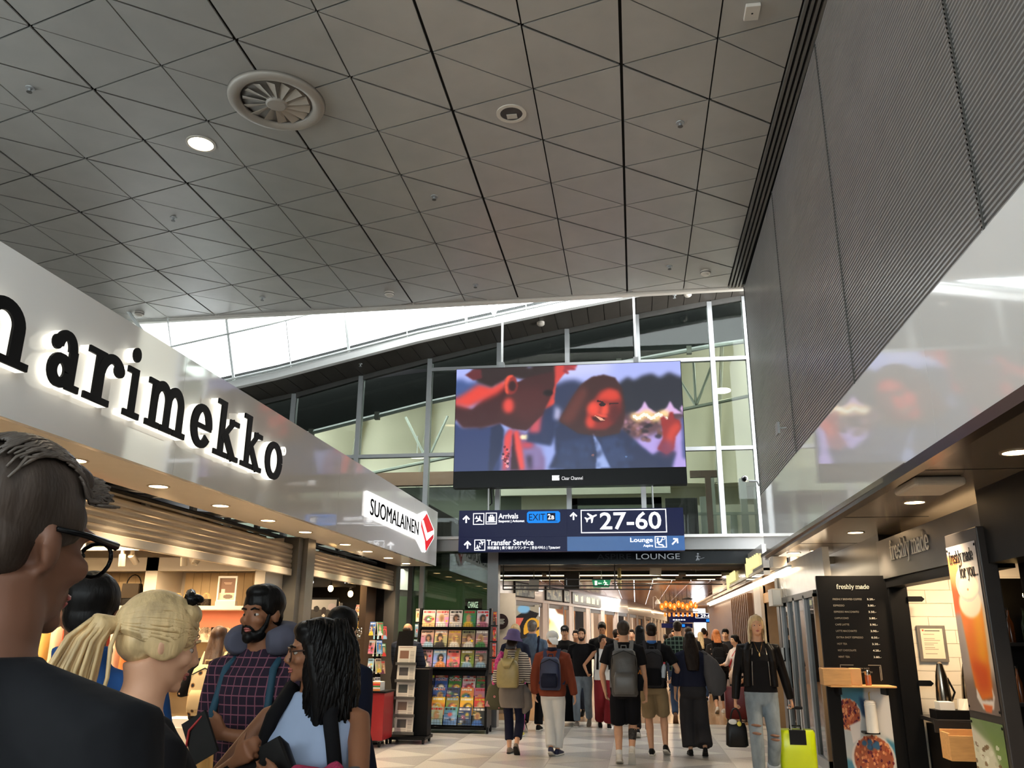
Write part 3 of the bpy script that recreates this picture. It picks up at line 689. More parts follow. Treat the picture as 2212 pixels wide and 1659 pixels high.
# background figures between the two people
C.poly(P((500, 1018), (540, 690), (610, 640), (680, 660), (760, 700), (900, 900), (900, 1018)), (120, 88, 130), .02)
C.poly(P((690, 820), (880, 800), (880, 1000), (720, 1000)), (130, 112, 160), .03)
C.poly(P((690, 770), (800, 760), (790, 810), (700, 815)), (196, 60, 76), .02)
for x in (705, 735, 750): C.ell(S(x, 722), (.011, .022), (255, 236, 190), .008)
C.poly(P((740, 880), (790, 880), (790, 1000), (760, 1000)), (46, 34, 56), .02)
C.poly(P((535, 1000), (540, 720), (590, 650), (620, 660), (600, 800), (560, 1000)), (224, 70, 70), .015)
for i in range(20): C.ell(S(random.uniform(525, 585), random.uniform(800, 980)), (.006, .012), random.choice([(120, 30, 50), (226, 150, 160), (60, 20, 40)]), .004)
C.poly(P((600, 1005), (620, 680), (640, 700), (690, 1000)), (50, 20, 34), .01)
C.poly(P((625, 670), (665, 660), (700, 800), (725, 1000), (680, 1000), (640, 820)), (232, 74, 66), .015)
# raised arm and hand at the top centre
C.poly(P((985, 75), (1180, 70), (1200, 90), (1120, 120), (1060, 180), (1010, 250), (985, 430), (905, 470), (950, 350)), (206, 66, 60), .012)
for a, b in (((1080, 70), (1200, 72)), ((1090, 90), (1185, 110)), ((1080, 110), (1120, 150))): C.poly([S(*p) for p in rib([a, b], [40, 18])], (150, 50, 60), .008)
C.poly(P((900, 480), (900, 380), (950, 345), (990, 400), (960, 480)), (232, 74, 60), .014)
C.poly(P((750, 680), (790, 530), (900, 470), (1000, 430), (1000, 700), (960, 800), (740, 760)), (38, 48, 84), .014)
C.poly(P((760, 680), (800, 520), (880, 500), (860, 680)), (196, 78, 92), .02)
C.poly(P((985, 560), (1000, 440), (1050, 480), (1040, 570)), (180, 180, 216), .02)
# woman: hair, jacket, shirt, face
C.poly(P((930, 1000), (1000, 860), (980, 640), (1060, 590), (1200, 560), (1600, 660), (1720, 780), (1840, 880), (1900, 840), (1990, 830), (2040, 860), (2000, 990), (930, 1000)), (34, 44, 78), .014)
C.poly(P((1030, 580), (1130, 400), (1230, 250), (1330, 180), (1440, 160), (1540, 190), (1600, 290), (1620, 450), (1600, 600), (1560, 690), (1400, 720), (1200, 690), (1060, 600)), (62, 34, 34), .012)
C.poly(P((1040, 570), (1180, 340), (1260, 260), (1290, 330), (1180, 560), (1120, 610)), (104, 50, 44), .03, .8)
C.poly(P((1290, 470), (1340, 390), (1400, 310), (1480, 285), (1560, 310), (1590, 390), (1580, 500), (1520, 600), (1440, 655), (1350, 660), (1290, 620), (1275, 540)), (130, 40, 36), .014)
C.poly(P((1370, 390), (1420, 320), (1480, 290), (1555, 310), (1580, 380), (1500, 400), (1440, 390)), (212, 62, 46), .02)
C.ell(S(1340, 470), (.028, .07), (232, 72, 54), .02); C.poly(P((1420, 440), (1470, 430), (1480, 500), (1440, 535), (1400, 520)), (236, 78, 56), .014)
C.ell(S(1310, 590), (.02, .06), (216, 66, 50), .02); C.poly(P((1320, 540), (1440, 545), (1430, 580), (1380, 590), (1330, 570)), (60, 14, 16), .008)
C.poly(P((1345, 530), (1400, 548), (1440, 575), (1400, 575)), (240, 170, 140), .005)
C.poly(P((1345, 510), (1450, 530), (1470, 545), (1400, 545)), (240, 82, 62), .008)
for q in (((1370, 398), (1430, 412)), ((1480, 425), (1560, 420))): C.poly([S(*p) for p in rib(q, [16, 12])], (44, 14, 18), .006)
C.ell(S(1418, 432), (.014, .018), (34, 10, 14), .006); C.ell(S(1530, 520), (.03, .1), (70, 24, 28), .03, .7)
C.poly(P((1330, 690), (1400, 800), (1480, 990), (1345, 995), (1360, 860)), (150, 170, 224), .01)
C.poly(P((1400, 740), (1540, 720), (1600, 800), (1640, 990), (1480, 990), (1400, 830)), (44, 60, 100), .014)
C.poly(P((1040, 760), (1300, 720), (1340, 990), (1000, 1000)), (40, 54, 92), .014)
C.ell(S(1325, 880), (.006, .012), (170, 110, 100), .003); C.ell(S(1612, 895), (.005, .01), (120, 160, 210), .003)
for i in range(40): C.ell(S(random.uniform(1000, 1700), random.uniform(760, 980)), (.01, .03), random.choice([(30, 40, 72), (54, 72, 112)]), .015, .5)
# her hand
C.poly(P((1880, 830), (1930, 740), (1930, 640), (1920, 560), (1945, 530), (1985, 580), (2000, 500), (2030, 500), (2040, 560), (2090, 580), (2100, 640), (2040, 720), (2020, 830), (1960, 880)), (150, 44, 44), .012)
C.poly(P((1950, 760), (2000, 640), (2060, 590), (2090, 630), (2030, 720), (2000, 850)), (206, 66, 52), .02)
C.ell(S(1960, 820), (.035, .08), (120, 60, 96), .03, .7)
C.poly(P((2100, 560), (2140, 500), (2150, 960), (2090, 900)), (70, 80, 130), .014)
# man on the left
C.poly(P((80, 1018), (90, 590), (160, 640), (420, 620), (500, 600), (540, 660), (520, 830), (510, 1018)), (44, 58, 104), .014)
C.poly(P((420, 640), (500, 600), (536, 660), (520, 840), (440, 1010), (400, 1010)), (30, 40, 74), .01)
C.poly(P((90, 420), (240, 470), (400, 330), (540, 250), (700, 240), (900, 300), (960, 340), (900, 440), (880, 520), (740, 660), (620, 640), (520, 600), (340, 640), (160, 640), (90, 560)), (62, 24, 28), .014)
C.poly(P((90, 380), (190, 320), (300, 245), (420, 270), (540, 190), (560, 260), (480, 330), (330, 400), (200, 460), (90, 430)), (224, 66, 54), .03)
C.poly(P((230, 110), (500, 80), (760, 90), (1000, 74), (990, 250), (950, 330), (880, 250), (700, 200), (590, 180), (520, 220), (420, 275), (290, 230), (250, 170)), (44, 28, 28), .014)
C.poly(P((540, 200), (590, 160), (640, 180), (650, 240), (620, 310), (570, 360), (545, 290)), (150, 44, 40), .008)
C.poly(P((540, 230), (570, 170), (620, 165), (590, 185), (560, 250), (575, 350), (550, 310)), (236, 84, 62), .008)
C.poly(P((560, 330), (650, 230), (760, 180), (985, 130), (992, 260), (965, 345), (930, 420), (880, 520), (740, 660), (620, 645), (520, 600), (470, 520)), (64, 28, 30), .012); C.poly(P((600, 330), (700, 300), (880, 300), (900, 420), (760, 560), (640, 520)), (84, 36, 36), .05, .8); C.ell(S(600, 262), (.03, .085), (140, 44, 40), .008); C.poly(P((540, 235), (570, 172), (625, 165), (590, 188), (562, 250), (577, 350), (552, 312)), (238, 86, 62), .008); C.ell(S(612, 262), (.016, .05), (50, 20, 24), .01); C.ell(S(578, 440), (.026, .075), (226, 70, 60), .02)
C.poly(P((640, 300), (880, 280), (960, 340), (880, 500), (720, 600), (660, 480)), (76, 32, 34), .04, .8)
C.ell(S(935, 325), (.022, .03), (26, 14, 18), .012); C.poly(P((170, 160), (250, 110), (320, 110), (330, 190), (250, 210)), (96, 36, 42), .012)
Cv = C
pic = C.build('picture', Matrix.Translation((sx0 + .01, -.004, szm)) @ FN((0, 0, 0)), sx1 - sx0 - .02, sz1 - szm - .01, vcol_mat('screen_picture', .46), scr)
M = FN((0, -.004, 0))
text('caption', 'Clear Channel', .37, .062, emat('caption_white', (245, 245, 245), .5), scr, FN((-1.20, -.003, sz0 + .105)), 0)
b = MB(); b.prism(rc(-1.37, sz0 + .10, -1.24, sz0 + .155), 0, .001, M); b.prism([(-1.37, sz0 + .16), (-1.3, sz0 + .135), (-1.24, sz0 + .17), (-1.24, sz0 + .19), (-1.37, sz0 + .19)], 0, .001, M); b.build('caption_mark', MATS['caption_white'], scr)
for x in (-2.30, .17):
    MB().tube([(x, .1, sz1 - .05), (x, .1, ZR(x) + .03)], .022, 8).build('hanger_rod', mat('rod_white', (216, 218, 216), .35, .3), scr)
    MB().box((x - .045, .04, sz1), (x + .045, .16, sz1 + .12)).build('hanger_bracket', alu, scr)
MB().tube([(-2.5, .24, sz0 + .1), (-2.48, .25, sz0 - .25), (-2.55, .2, 3.75)], .014, 6).build('cable', black, scr, True)

# ================================================================ WAYFINDING SIGN
zs0, zs1 = H + (2.957 - H) * k_, H + (3.688 - H) * k_; wx0, wx1 = -3.064 * k_, .878 * k_
wy = thing('wayfinding_sign', 'dark blue hanging direction sign with gates 27-60 and exit panel', 'sign', (0, YS, 0))
navy = mat('sign_navy', (15, 20, 56), .3, noise=.02, emit=(22, 30, 84), estr=.1)
blue = mat('sign_blue', (20, 88, 160), .3, noise=.02, emit=(30, 104, 180), estr=.1)
wl = emat('sign_white', (250, 252, 255), .85)
SX = (wx1 - wx0) / 1545; SZ = (zs1 - zs0) / 285       # sign measured on a 1545 x 285 sheet
def q(x, y): return (wx0 + (x - 160) * SX, zs1 - (y - 1085) * SZ)
MB().box((wx0, .004, zs0), (wx1, .14, zs1)).build('cabinet', navy, wy)
Mw = FN((0, 0, 0)); xm = q(917, 0)[0]; zm = q(0, 1272)[1]
for (a, b, c, d, m, nm) in ((wx0, zm, xm, zs1, navy, 'panel'), (xm, zm, wx1, zs1, navy, 'panel'), (wx0, zs0, xm, zm, navy, 'panel'), (xm, zs0, wx1, zm, blue, 'lounge_panel')):
    MB().prism(rc(a + .002, b + .002, c - .002, d - .002), -.004, .006, Mw).build(nm, m, wy)
def ps(pl, m=wl, nm='pictogram', z=.008):
    b = MB()
    for p in pl: b.prism([q(*r) for r in p], z - .002, z, Mw)
    return b.build(nm, m, wy)
def boxframe(x0, y0, x1, y1, w_=5): return [rc(x0, y0, x1, y0 + w_), rc(x0, y1 - w_, x1, y1), rc(x0, y0 + w_, x0 + w_, y1 - w_), rc(x1 - w_, y0 + w_, x1, y1 - w_)]
def arrow(x, y, s=26): return [rib([(x, y + s), (x, y - s * .6)], 10), rib([(x - s * .85, y + s * .05), (x, y - s * .85), (x + s * .85, y + s * .05)], 11)]
def plane(cx, cy, s, ang):
    pts = [(1.15, 0), (1, .12), (.45, .14), (-.05, .85), (-.28, .85), (0, .14), (-.5, .12), (-.75, .42), (-.92, .42), (-.8, 0)]
    pts = pts + [(a, -b) for a, b in pts[::-1][1:-1]]
    return [(cx + s * (a * math.cos(ang) - b * math.sin(ang)), cy + s * (a * math.sin(ang) + b * math.cos(ang))) for a, b in pts]
ps(arrow(212, 1146), nm='arrow'); ps(arrow(225, 1322), nm='arrow'); ps(arrow(963, 1134), nm='arrow')
ps(boxframe(261, 1105, 340, 1185) + [plane(300, 1146, 28, .55)], nm='arrivals_pictogram')
ps(boxframe(350, 1103, 429, 1183) + [rc(370, 1130, 412, 1160), rc(380, 1118, 402, 1123), rc(380, 1118, 385, 1130), rc(397, 1118, 402, 1130), rc(358, 1164, 420, 1169)], nm='baggage_pictogram')
ps(boxframe(273, 1287, 350, 1362) + [plane(325, 1309, 20, -.35), plane(299, 1340, 20, 2.75)], nm='transfer_pictogram')
ps(boxframe(1013, 1092, 1592, 1250, 6) + [plane(1080, 1146, 42, -.42)], nm='gate_box')
ps(boxframe(1508, 1275, 1586, 1350), nm='lounge_box')
ps([rib([(1525, 1300), (1535, 1330), (1558, 1333), (1566, 1345)], 9), rib([(1520, 1318), (1548, 1312), (1556, 1295)], 8), disc(1528, 1293, 7), rib(arc(1566, 1289, 9, 9, 0, 360, 12), 3)], nm='lounge_pictogram')
ps([rib([(1622, 1330), (1652, 1300)], 10), rib([(1630, 1294), (1658, 1294), (1658, 1322)], 10)], nm='arrow')
ex = emat('exit_blue', (40, 140, 240), .45); e = MB(); x0, z0 = q(640, 1178); x1, z1 = q(871, 1098)
e.prism([(x0 + .03, z0), (x1 - .03, z0), (x1, z0 + .03), (x1, z1 - .03), (x1 - .03, z1), (x0 + .03, z1), (x0, z1 - .03), (x0, z0 + .03)], .006, .009, Mw); e.build('exit_panel', ex, wy)
def tx(nm, s, x0, y0, x1, y1, m=wl, z=.011, bold=0):
    a = q(x0, y1); b = q(x1, y0); return text(nm, s, b[0] - a[0], b[1] - a[1], m, wy, Mw @ Matrix.Translation((a[0], a[1], 0)), z, bold=bold)
ink = mat('sign_ink', (16, 22, 58), .4, noise=0)
tx('lettering', 'EXIT', 655, 1115, 768, 1160, ink)
ps([rc(780, 1110, 838, 1162)], ink, 'exit_number_panel', .0105); ps([rc(785, 1165, 852, 1168)], ink, 'underline', .0105)
tx('lettering', '2', 786, 1117, 806, 1154, z=.012, bold=.02); tx('lettering', 'B', 811, 1128, 830, 1154, z=.012, bold=.02)
tx('lettering', 'Arrivals', 441, 1109, 579, 1146, bold=.012); tx('lettering', 'Saapuvat | Ankomst', 441, 1154, 623, 1175, bold=.015)
tx('lettering', 'Transfer Service', 361, 1289, 686, 1327, bold=.012)
tx('lettering', '转机服务 | 乗り継ぎカウンター | 환승서비스 | Транзит', 366, 1333, 870, 1358)
tx('lettering', '27-60', 1143, 1110, 1556, 1228, bold=.014)
tx('lettering', 'Lounge', 1344, 1284, 1494, 1322, bold=.012); tx('lettering', 'Aspire', 1430, 1328, 1494, 1350, bold=.012)
for x in (wx0 + .5, wx1 - .5): MB().tube([(x, .12, zs1 - .02), (x, .12, sz0 - .003)], .015, 6).build('hanger_rod', alu, wy)
# dark lounge band below the beam
lg = thing('lounge_band', 'dark fascia band with pale lounge lettering under the grey beam', 'sign', (0, 15.45, 0))
MB().box((-2.48, 0, 2.80), (2.2, .12, 3.03)).build('band', mat('band_dark', (14, 17, 20), .25, noise=.05), lg)
text('lettering', 'ASPIRE', .62, .1, mat('dim_letter', (44, 48, 52), .5, noise=0), lg, FN((-.66, -.002, 2.885)), 0)
text('lettering', 'LOUNGE', .78, .1, emat('lounge_letter', (190, 198, 204), .2), lg, FN((.05, -.002, 2.885)), 0)
b = MB(); M = FN((0, -.002, 0)); b.prism(disc(1.15, 2.975, .016), 0, .002, M); b.prism(rib([(1.15, 2.95), (1.14, 2.905), (1.12, 2.86)], .02), 0, .002, M); b.prism(rib([(1.14, 2.905), (1.165, 2.88), (1.16, 2.86)], .014), 0, .002, M); b.prism(rib([(1.11, 2.93), (1.15, 2.94), (1.19, 2.92)], .01), 0, .002, M); b.prism(rib([(1.1, 2.86), (1.26, 2.91)], .006), 0, .002, M)
b.build('walker_pictogram', MATS['lounge_letter'], lg)
# ================================================================ LEFT SHOPS
shut_m = mat('shutter_metal', (160, 150, 136), .32, .6, noise=.04, scale=3)
def shutter(label, y0, y1, zb, zt, zbar):
    t = thing('roller_shutter', label, 'shutter', (-4.3, y0, zb))
    n = 5; h = (zt - zbar) / n
    for i in range(n):
        z = zbar - zb + i * h; m = MB(); rs = []
        for y in (.02, y1 - y0 - .02):
            rs.append([V((.012 * math.sin(PI * j / 6), y, z + h * j / 6 * .97)) for j in range(7)] + [V((-.01, y, z + h * .97)), V((-.01, y, z))])
        m.rings(rs).build('slat', shut_m, t)
    bevel(MB().box((-.02, .02, 0), (.025, y1 - y0 - .02, zbar - zb - .004)).build('bottom_bar', mat('shutter_bar', (188, 176, 158), .3, .5, noise=.03), t), .008)
    return t
shutter('half raised perforated metal roller shutter of the lit clothing shop', 3.2, 10.22, 2.26, 2.65, 2.35)
shutter('half raised metal roller shutter of the dark bookshop', 10.8, 14.86, 2.30, 2.65, 2.39)
pl = struct('trim_6')
for y0, y1, x0, x1, m in ((10.22, 10.36, -4.42, -4.22, alu_dark), (10.38, 10.64, -4.46, -4.16, mat('pillar_grey', (112, 108, 102), .35, .5, noise=.04)), (10.66, 10.8, -4.42, -4.22, alu_dark), (14.86, 15.15, -4.45, -4.25, MATS['pillar_grey'])):
    MB().box((x0, y0, 0), (x1, y1, ZB)).build('post', m, pl)
MB().box((-4.2, 15.5, 0), (-4.12, 15.66, 3.04)).build('post', alu_dark, pl)
MB().box((-3.98, 15.5, 0), (-3.9, 15.66, 3.04)).build('post', alu, pl)
MB().box((-2.68, 15.45, 0), (-2.48, 15.7, 3.04)).build('post', mat('column_grey', (120, 122, 122), .4, .4, noise=.03), pl)
lowg = glass('low_glass', (190, 205, 190), 0, .05, (120, 135, 115))
MB().box((-3.9, 15.56, .05), (-2.68, 15.575, 3.04)).build('pane', lowg, pl); MB().box((-4.12, 15.56, .05), (-3.98, 15.575, 3.04)).build('pane', lowg, pl)
# void with services above the shutters
pv = struct('trim_7')
for i, (y, a) in enumerate(((5.5, .5), (6.3, .9), (7.2, .3), (8.1, .8), (8.9, .5), (9.7, .7), (11.6, .4), (12.7, .8), (13.9, .5))):
    MB().tube([(-4.9, y, 2.80), (-4.55, y + a, 2.84)], .02, 6).build('service_pipe', alu, pv); MB().box((-4.75, y + .3, 2.74), (-4.7, y + .38, 3.0)).build('bracket', alu, pv)
MB().tube([(-4.62, 3, 2.78), (-4.62, 14.8, 2.78)], .03, 6).build('conduit', alu_dark, pv)
# clothing shop shell
s1 = struct('wall_clothing_shop')
beige = mat('beige_boards', (214, 186, 142), .5, noise=.03, scale=2)
shopw = mat('shop_white', (214, 205, 192), .5, noise=.02)
MB().box((-8.8, 10.3, 0), (-4.46, 10.4, 2.74)).build('rear_wall', shopw, s1)
MB().box((-8.9, .3, 0), (-8.8, 14.9, 3.66)).build('side_wall', shopw, s1)
MB().box((-8.8, .3, 2.74), (-4.75, 10.4, 2.78)).build('shop_ceiling', mat('shop_ceiling', (120, 104, 84), .6), s1)
for y in (6.2, 7.4, 8.6): MB().box((-8.8, y, 2.55), (-4.7, y + .28, 2.74)).build('ceiling_beam', mat('shop_beam', (150, 128, 100), .5), s1)
MB().box((-8.8, 9.7, 2.29), (-4.5, 9.82, 2.45)).build('head_frame', shopw, s1)
for x0, x1 in ((-5.96, -5.80), (-4.53, -4.40), (-7.6, -7.45)): MB().box((x0, 9.7, 0), (x1, 10.3, 2.45)).build('upright', shopw, s1)
for i in range(26):
    x = -7.45 + i * .115
    if not (-5.97 < x + .05 < -5.78): MB().box((x, 10.24, 1.88), (x + .111, 10.3, 2.3)).build('board', beige, s1)
MB().box((-7.45, 9.72, 1.83), (-4.53, 10.3, 1.875)).build('shelf', shopw, s1)
MB().box((-5.8, 10.2, 1.62), (-4.53, 10.24, 1.83)).build('pink_back', mat('pink_back', (196, 120, 96), .5, noise=.03), s1)
MB().box((-5.8, 9.75, 1.455), (-4.53, 10.3, 1.48)).build('shelf', shopw, s1)
MB().box((-5.8, 9.75, .9), (-4.53, 10.3, .93)).build('shelf', shopw, s1)
MB().box((-7.45, 10.2, 0), (-4.53, 10.24, 1.455)).build('lower_back', beige, s1)
for p, e_, sx_, sy_ in (((-5.6, 7.2, 2.53), 22, 2.2, .1), ((-6.6, 8.4, 2.53), 26, 3, .1), ((-5.2, 9.3, 2.28), 12, 1.2, .3), ((-6.6, 9.3, 2.28), 10, 1.2, .3)):
    area('shop_lamp', p, (0, 0, 0), sx_, sy_, e_, (1, .72, .42))
area('shelf_lamp', (-5.2, 9.9, 1.815), (0, 0, 0), 1.1, .1, 3, (1, .66, .36))
# track spots
tw = mat('spot_white', (222, 210, 190), .35, noise=.02)
for i, (x, y, lit, w_) in enumerate(((-5.52, 8.5, 0, 'nearest the viewer'), (-5.44, 8.55, 0, 'turned toward the viewer'), (-4.80, 8.5, 0, 'hanging first of the right three'), (-4.72, 8.52, 0, 'in the middle of the right three'), (-4.62, 8.5, 1, 'lit and tilted down'))):
    t = thing('track_spot', f'white cylinder track spotlight in the clothing shop, {w_}', 'lamp', (x, y, 2.36), group='track spotlights')
    A = Matrix.Rotation([.1, 1.0, .15, .9, -.5][i], 4, 'X') @ Matrix.Rotation(.2 if i > 2 else 0, 4, 'Y')
    MB().lathe([(0, .02), (.035, .02), (.035, -.11), (.028, -.11), (.026, -.09), (0, -.09)], n=16, M=A).build('barrel', tw, t, True)
    MB().lathe([(0, -.088), (.026, -.088), (.026, -.086), (0, -.086)], n=14, M=A).build('lens', emat('spot_lens', (255, 214, 150), 10) if lit else black, t)
    MB().box((-.012, -.02, .01), (.012, .02, .06)).build('bracket', tw, t)
t = thing('track_rail', 'pale lighting rail under the clothing shop ceiling', 'rail', (-5.1, 8.5, 2.42)); MB().box((-1.2, -.02, 0), (.6, .02, .04)).build('rail', tw, t); MB().box((-.9, -.01, .04), (-.88, .01, .16)).build('hanger', alu, t); MB().box((.3, -.01, .04), (.32, .01, .16)).build('hanger', alu, t)
# shop goods
t = thing('framed_poster', 'white framed brown poster standing on the shop shelf', 'poster', (-4.96, 9.86, 1.875))
MB().box((-.13, 0, 0), (.13, .06, .06)).build('stand', shopw, t); fr_ = MB(); Mf = FN((0, 0, 0))
for a in (rc(-.125, .05, -.105, .36), rc(.105, .05, .125, .36), rc(-.105, .05, .105, .075), rc(-.105, .335, .105, .36)): fr_.prism(a, -.03, -.01, Mf)
fr_.build('frame', white, t)
C = Canvas(30, 40, (116, 84, 66)); C.rect(0, .68, 1, 1, (206, 190, 170)); C.rect(.1, .5, .35, .72, (212, 200, 184)); C.ell((.55, .85), (.3, .1), (110, 96, 84)); C.rect(.25, .2, .75, .23, (190, 160, 140)); C.rect(.3, .26, .7, .28, (190, 160, 140))
C.build('print', FN((-.105, .035, .075)), .21, .26, vcol_mat('paint', 0, .5), t)
for i in range(5):
    x = -5.72 + i * .125
    t = thing('gift_bag', f'small dark patterned bag with pale round handles on the shelf, {ORD[i]} from the left', 'bag', (x, 9.88, 1.875), group='small bags on the shop shelf')
    MB().loft([((0, 0, 0), (.058, 0, 0), (0, .04, 0)), ((0, 0, .085), (.054, 0, 0), (0, .035, 0))], 12, 5).build('bag', mat('dark_pattern', (44, 36, 30), .6, noise=.9, scale=60), t)
    for s in (-.02, .02): MB().tube([(.04 * math.cos(PI * k / 8), s, .08 + .075 * math.sin(PI * k / 8)) for k in range(9)], .004, 5).build('handle', mat('straw', (222, 188, 130), .6), t)
t = thing('gift_bag', 'tiny patterned pouch at the right end of the shop shelf', 'bag', (-4.6, 9.88, 1.875)); MB().loft([((0, 0, 0), (.04, 0, 0), (0, .03, 0)), ((0, 0, .07), (.045, 0, 0), (0, .03, 0))], 10, 4).build('bag', MATS['dark_pattern'], t); MB().box((-.04, -.031, .06), (.04, .031, .075)).build('rim', white, t)
leather = mat('black_leather', (24, 22, 21), .35, noise=.1, bump=.1)
for i, (x, w_, h_, l) in enumerate(((-7.1, .30, .28, 'tall black handbag at the left of the shop shelf'), (-6.62, .36, .24, 'wide black leather shoulder bag with flap on the shop shelf'), (-6.22, .26, .27, 'black handbag with raised strap beside the shelf upright'))):
    t = thing('handbag', l, 'bag', (x, 9.9, 1.875), group='black handbags on the shelf')
    MB().loft([((0, 0, 0), (w_ / 2, 0, 0), (0, .07, 0)), ((0, 0, h_ * .6), (w_ / 2 * .98, 0, 0), (0, .065, 0)), ((0, 0, h_), (w_ / 2 * .85, 0, 0), (0, .03, 0))], 16, 4).build('bag', leather, t, True)
    MB().loft([((0, -.07, h_ * .35), (w_ / 2 * .95, 0, 0), (0, .01, 0)), ((0, -.05, h_), (w_ / 2 * .88, 0, 0), (0, .02, 0))], 14, 5).build('flap', mat('flap_brown', (58, 48, 36), .4, noise=.1), t, True)
    MB().tube([(w_ * .38 * math.cos(PI * k / 8), 0, h_ - .02 + (.08 + .05 * (i == 2)) * math.sin(PI * k / 8)) for k in range(9)], .008, 5).build('strap', leather, t)
n = 0
for row, z in ((0, 1.48), (1, 1.555)):
    for i in range(9):
        x = -5.66 + i * .125; k = (i + row) % 3
        t = thing('mug', f'{["black patterned", "white spotted", "pale checked"][k]} mug on the pink shelf, {ORD[i]} from the left in the {"upper" if row else "lower"} layer', 'mug', (x, 9.82 + row * .0, z), group='mugs on the shop shelf')
        mm = [mat('mug_black', (26, 22, 20), .3, noise=1.0, scale=45), mat('mug_white', (226, 206, 180), .3, noise=.25, scale=40), mat('mug_check', (150, 132, 112), .3, noise=.8, scale=70)][k]
        MB().lathe([(0, 0), (.042, 0), (.044, .072), (.039, .072), (.037, .01), (0, .01)], n=14).build('cup', mm, t, True)
        MB().tube([(.042 + .022 * math.sin(PI * q_ / 6), 0, .012 + .05 * q_ / 6) for q_ in range(7)], .006, 5).build('handle', mm, t)
t = thing('clothes_rail', 'wooden clothes rail under the handbag shelf', 'rail', (-6.7, 9.95, 1.68)); MB().tube([(-.75, 0, 0), (.7, 0, 0)], .016, 8).build('bar', mat('rail_wood', (206, 150, 90), .5), t); MB().box((-.76, -.02, -.02), (-.74, .02, .15)).build('hook', alu, t); MB().box((.69, -.02, -.02), (.71, .02, .15)).build('hook', alu, t)
for i, (c, nm) in enumerate((((236, 196, 120), 'yellow'), ((240, 226, 200), 'cream'), ((232, 92, 60), 'orange red'), ((214, 40, 40), 'bright red'), ((236, 190, 150), 'peach'), ((150, 60, 50), 'dark red'), ((246, 236, 220), 'white'), ((240, 150, 90), 'orange'))):
    x = -7.3 + i * .16
    t = thing('hanging_garment', f'{nm} garment hanging on the shop rail, {ORD[i]} from the left', 'garment', (x, 9.95, 1.66), group='garments on the shop rail')
    MB().loft([((0, 0, -.03), (.012, 0, 0), (0, .03, 0)), ((0, 0, -.08), (.03, 0, 0), (0, .2, 0)), ((0, 0, -.4), (.035, 0, 0), (0, .19, 0)), ((0, 0, -.8), (.05, 0, 0), (0, .22, 0))], 12, 2.5).build('cloth', mat('cloth_' + nm.replace(' ', '_'), c, .8, noise=.08), t, True)
    MB().tube([(0, 0, .018), (0, .012, .035), (0, .0, .045), (0, -.012, .03), (0, 0, 0), (0, 0, -.04)], .003, 5).build('hanger', alu, t)
t = thing('plinth', 'white display plinth on the clothing shop floor', 'plinth', (-4.75, 8.9, 0)); bevel(MB().box((-.22, -.22, 0), (.22, .22, .62)).build('body', shopw, t)); MB().box((-.2, -.2, .62), (.1, .1, .70)).build('box', white, t)
# bookshop shell
s2 = struct('wall_bookshop')
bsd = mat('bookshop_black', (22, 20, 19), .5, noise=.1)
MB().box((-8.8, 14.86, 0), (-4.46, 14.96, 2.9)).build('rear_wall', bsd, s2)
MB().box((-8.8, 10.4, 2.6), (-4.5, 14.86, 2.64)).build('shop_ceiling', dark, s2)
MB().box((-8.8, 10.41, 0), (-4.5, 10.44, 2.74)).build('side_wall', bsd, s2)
for z in (1.84, 1.58): MB().box((-7.0, 14.55, z), (-4.72, 14.86, z + .025)).build('shelf', mat('shelf_wood', (104, 74, 48), .5, noise=.1), s2)
for z in (1.25, .9, .5): MB().box((-7.0, 14.5, z), (-4.72, 14.86, z + .025)).build('shelf', MATS['shelf_wood'], s2)
MB().box((-4.72, 14.3, 0), (-4.6, 14.86, 2.6)).build('brown_pilaster', mat('brown_pilaster', (74, 56, 40), .5), s2)
area('shelf_lamp', (-5.6, 14.2, 2.5), (R(-30), 0, 0), 1.8, .15, 14, (1, .78, .5))
area('bookshop_lamp', (-5.6, 12.4, 2.58), (0, 0, 0), .1, 2.4, 28, (1, .75, .48))
bulb = emat('bulb_warm', (255, 206, 130), 16)
for p, l in (((-5.15, 14.0, 2.30), 'bright pendant bulb in the bookshop, left one'), ((-4.86, 14.2, 2.22), 'bright pendant bulb in the bookshop, right one')):
    t = thing('pendant_bulb', l, 'lamp', p, group='bookshop pendant bulbs'); MB().ell((0, 0, 0), (.045, .045, .055), n=14, k=10).build('bulb', bulb, t, True); MB().tube([(0, 0, .05), (0, 0, .3)], .008, 6).build('cord', black, t); MB().lathe([(0, .05), (.022, .05), (.022, .09), (0, .1)], n=10).build('socket', black, t)
lt = thing('category_sign', 'black hanging bookshop sign with white letter fragments', 'sign', (-5.3, 14.1, 2.33)); MB().box((-.45, 0, 0), (.55, .03, .2)).build('panel', bsd, lt)
text('lettering', 'tto', .13, .075, wl, lt, FN((-.33, -.002, .05)), 0); text('lettering', '10', .1, .085, wl, lt, FN((.36, -.002, .06)), 0)
PM = vcol_mat('paint', 0, .5)
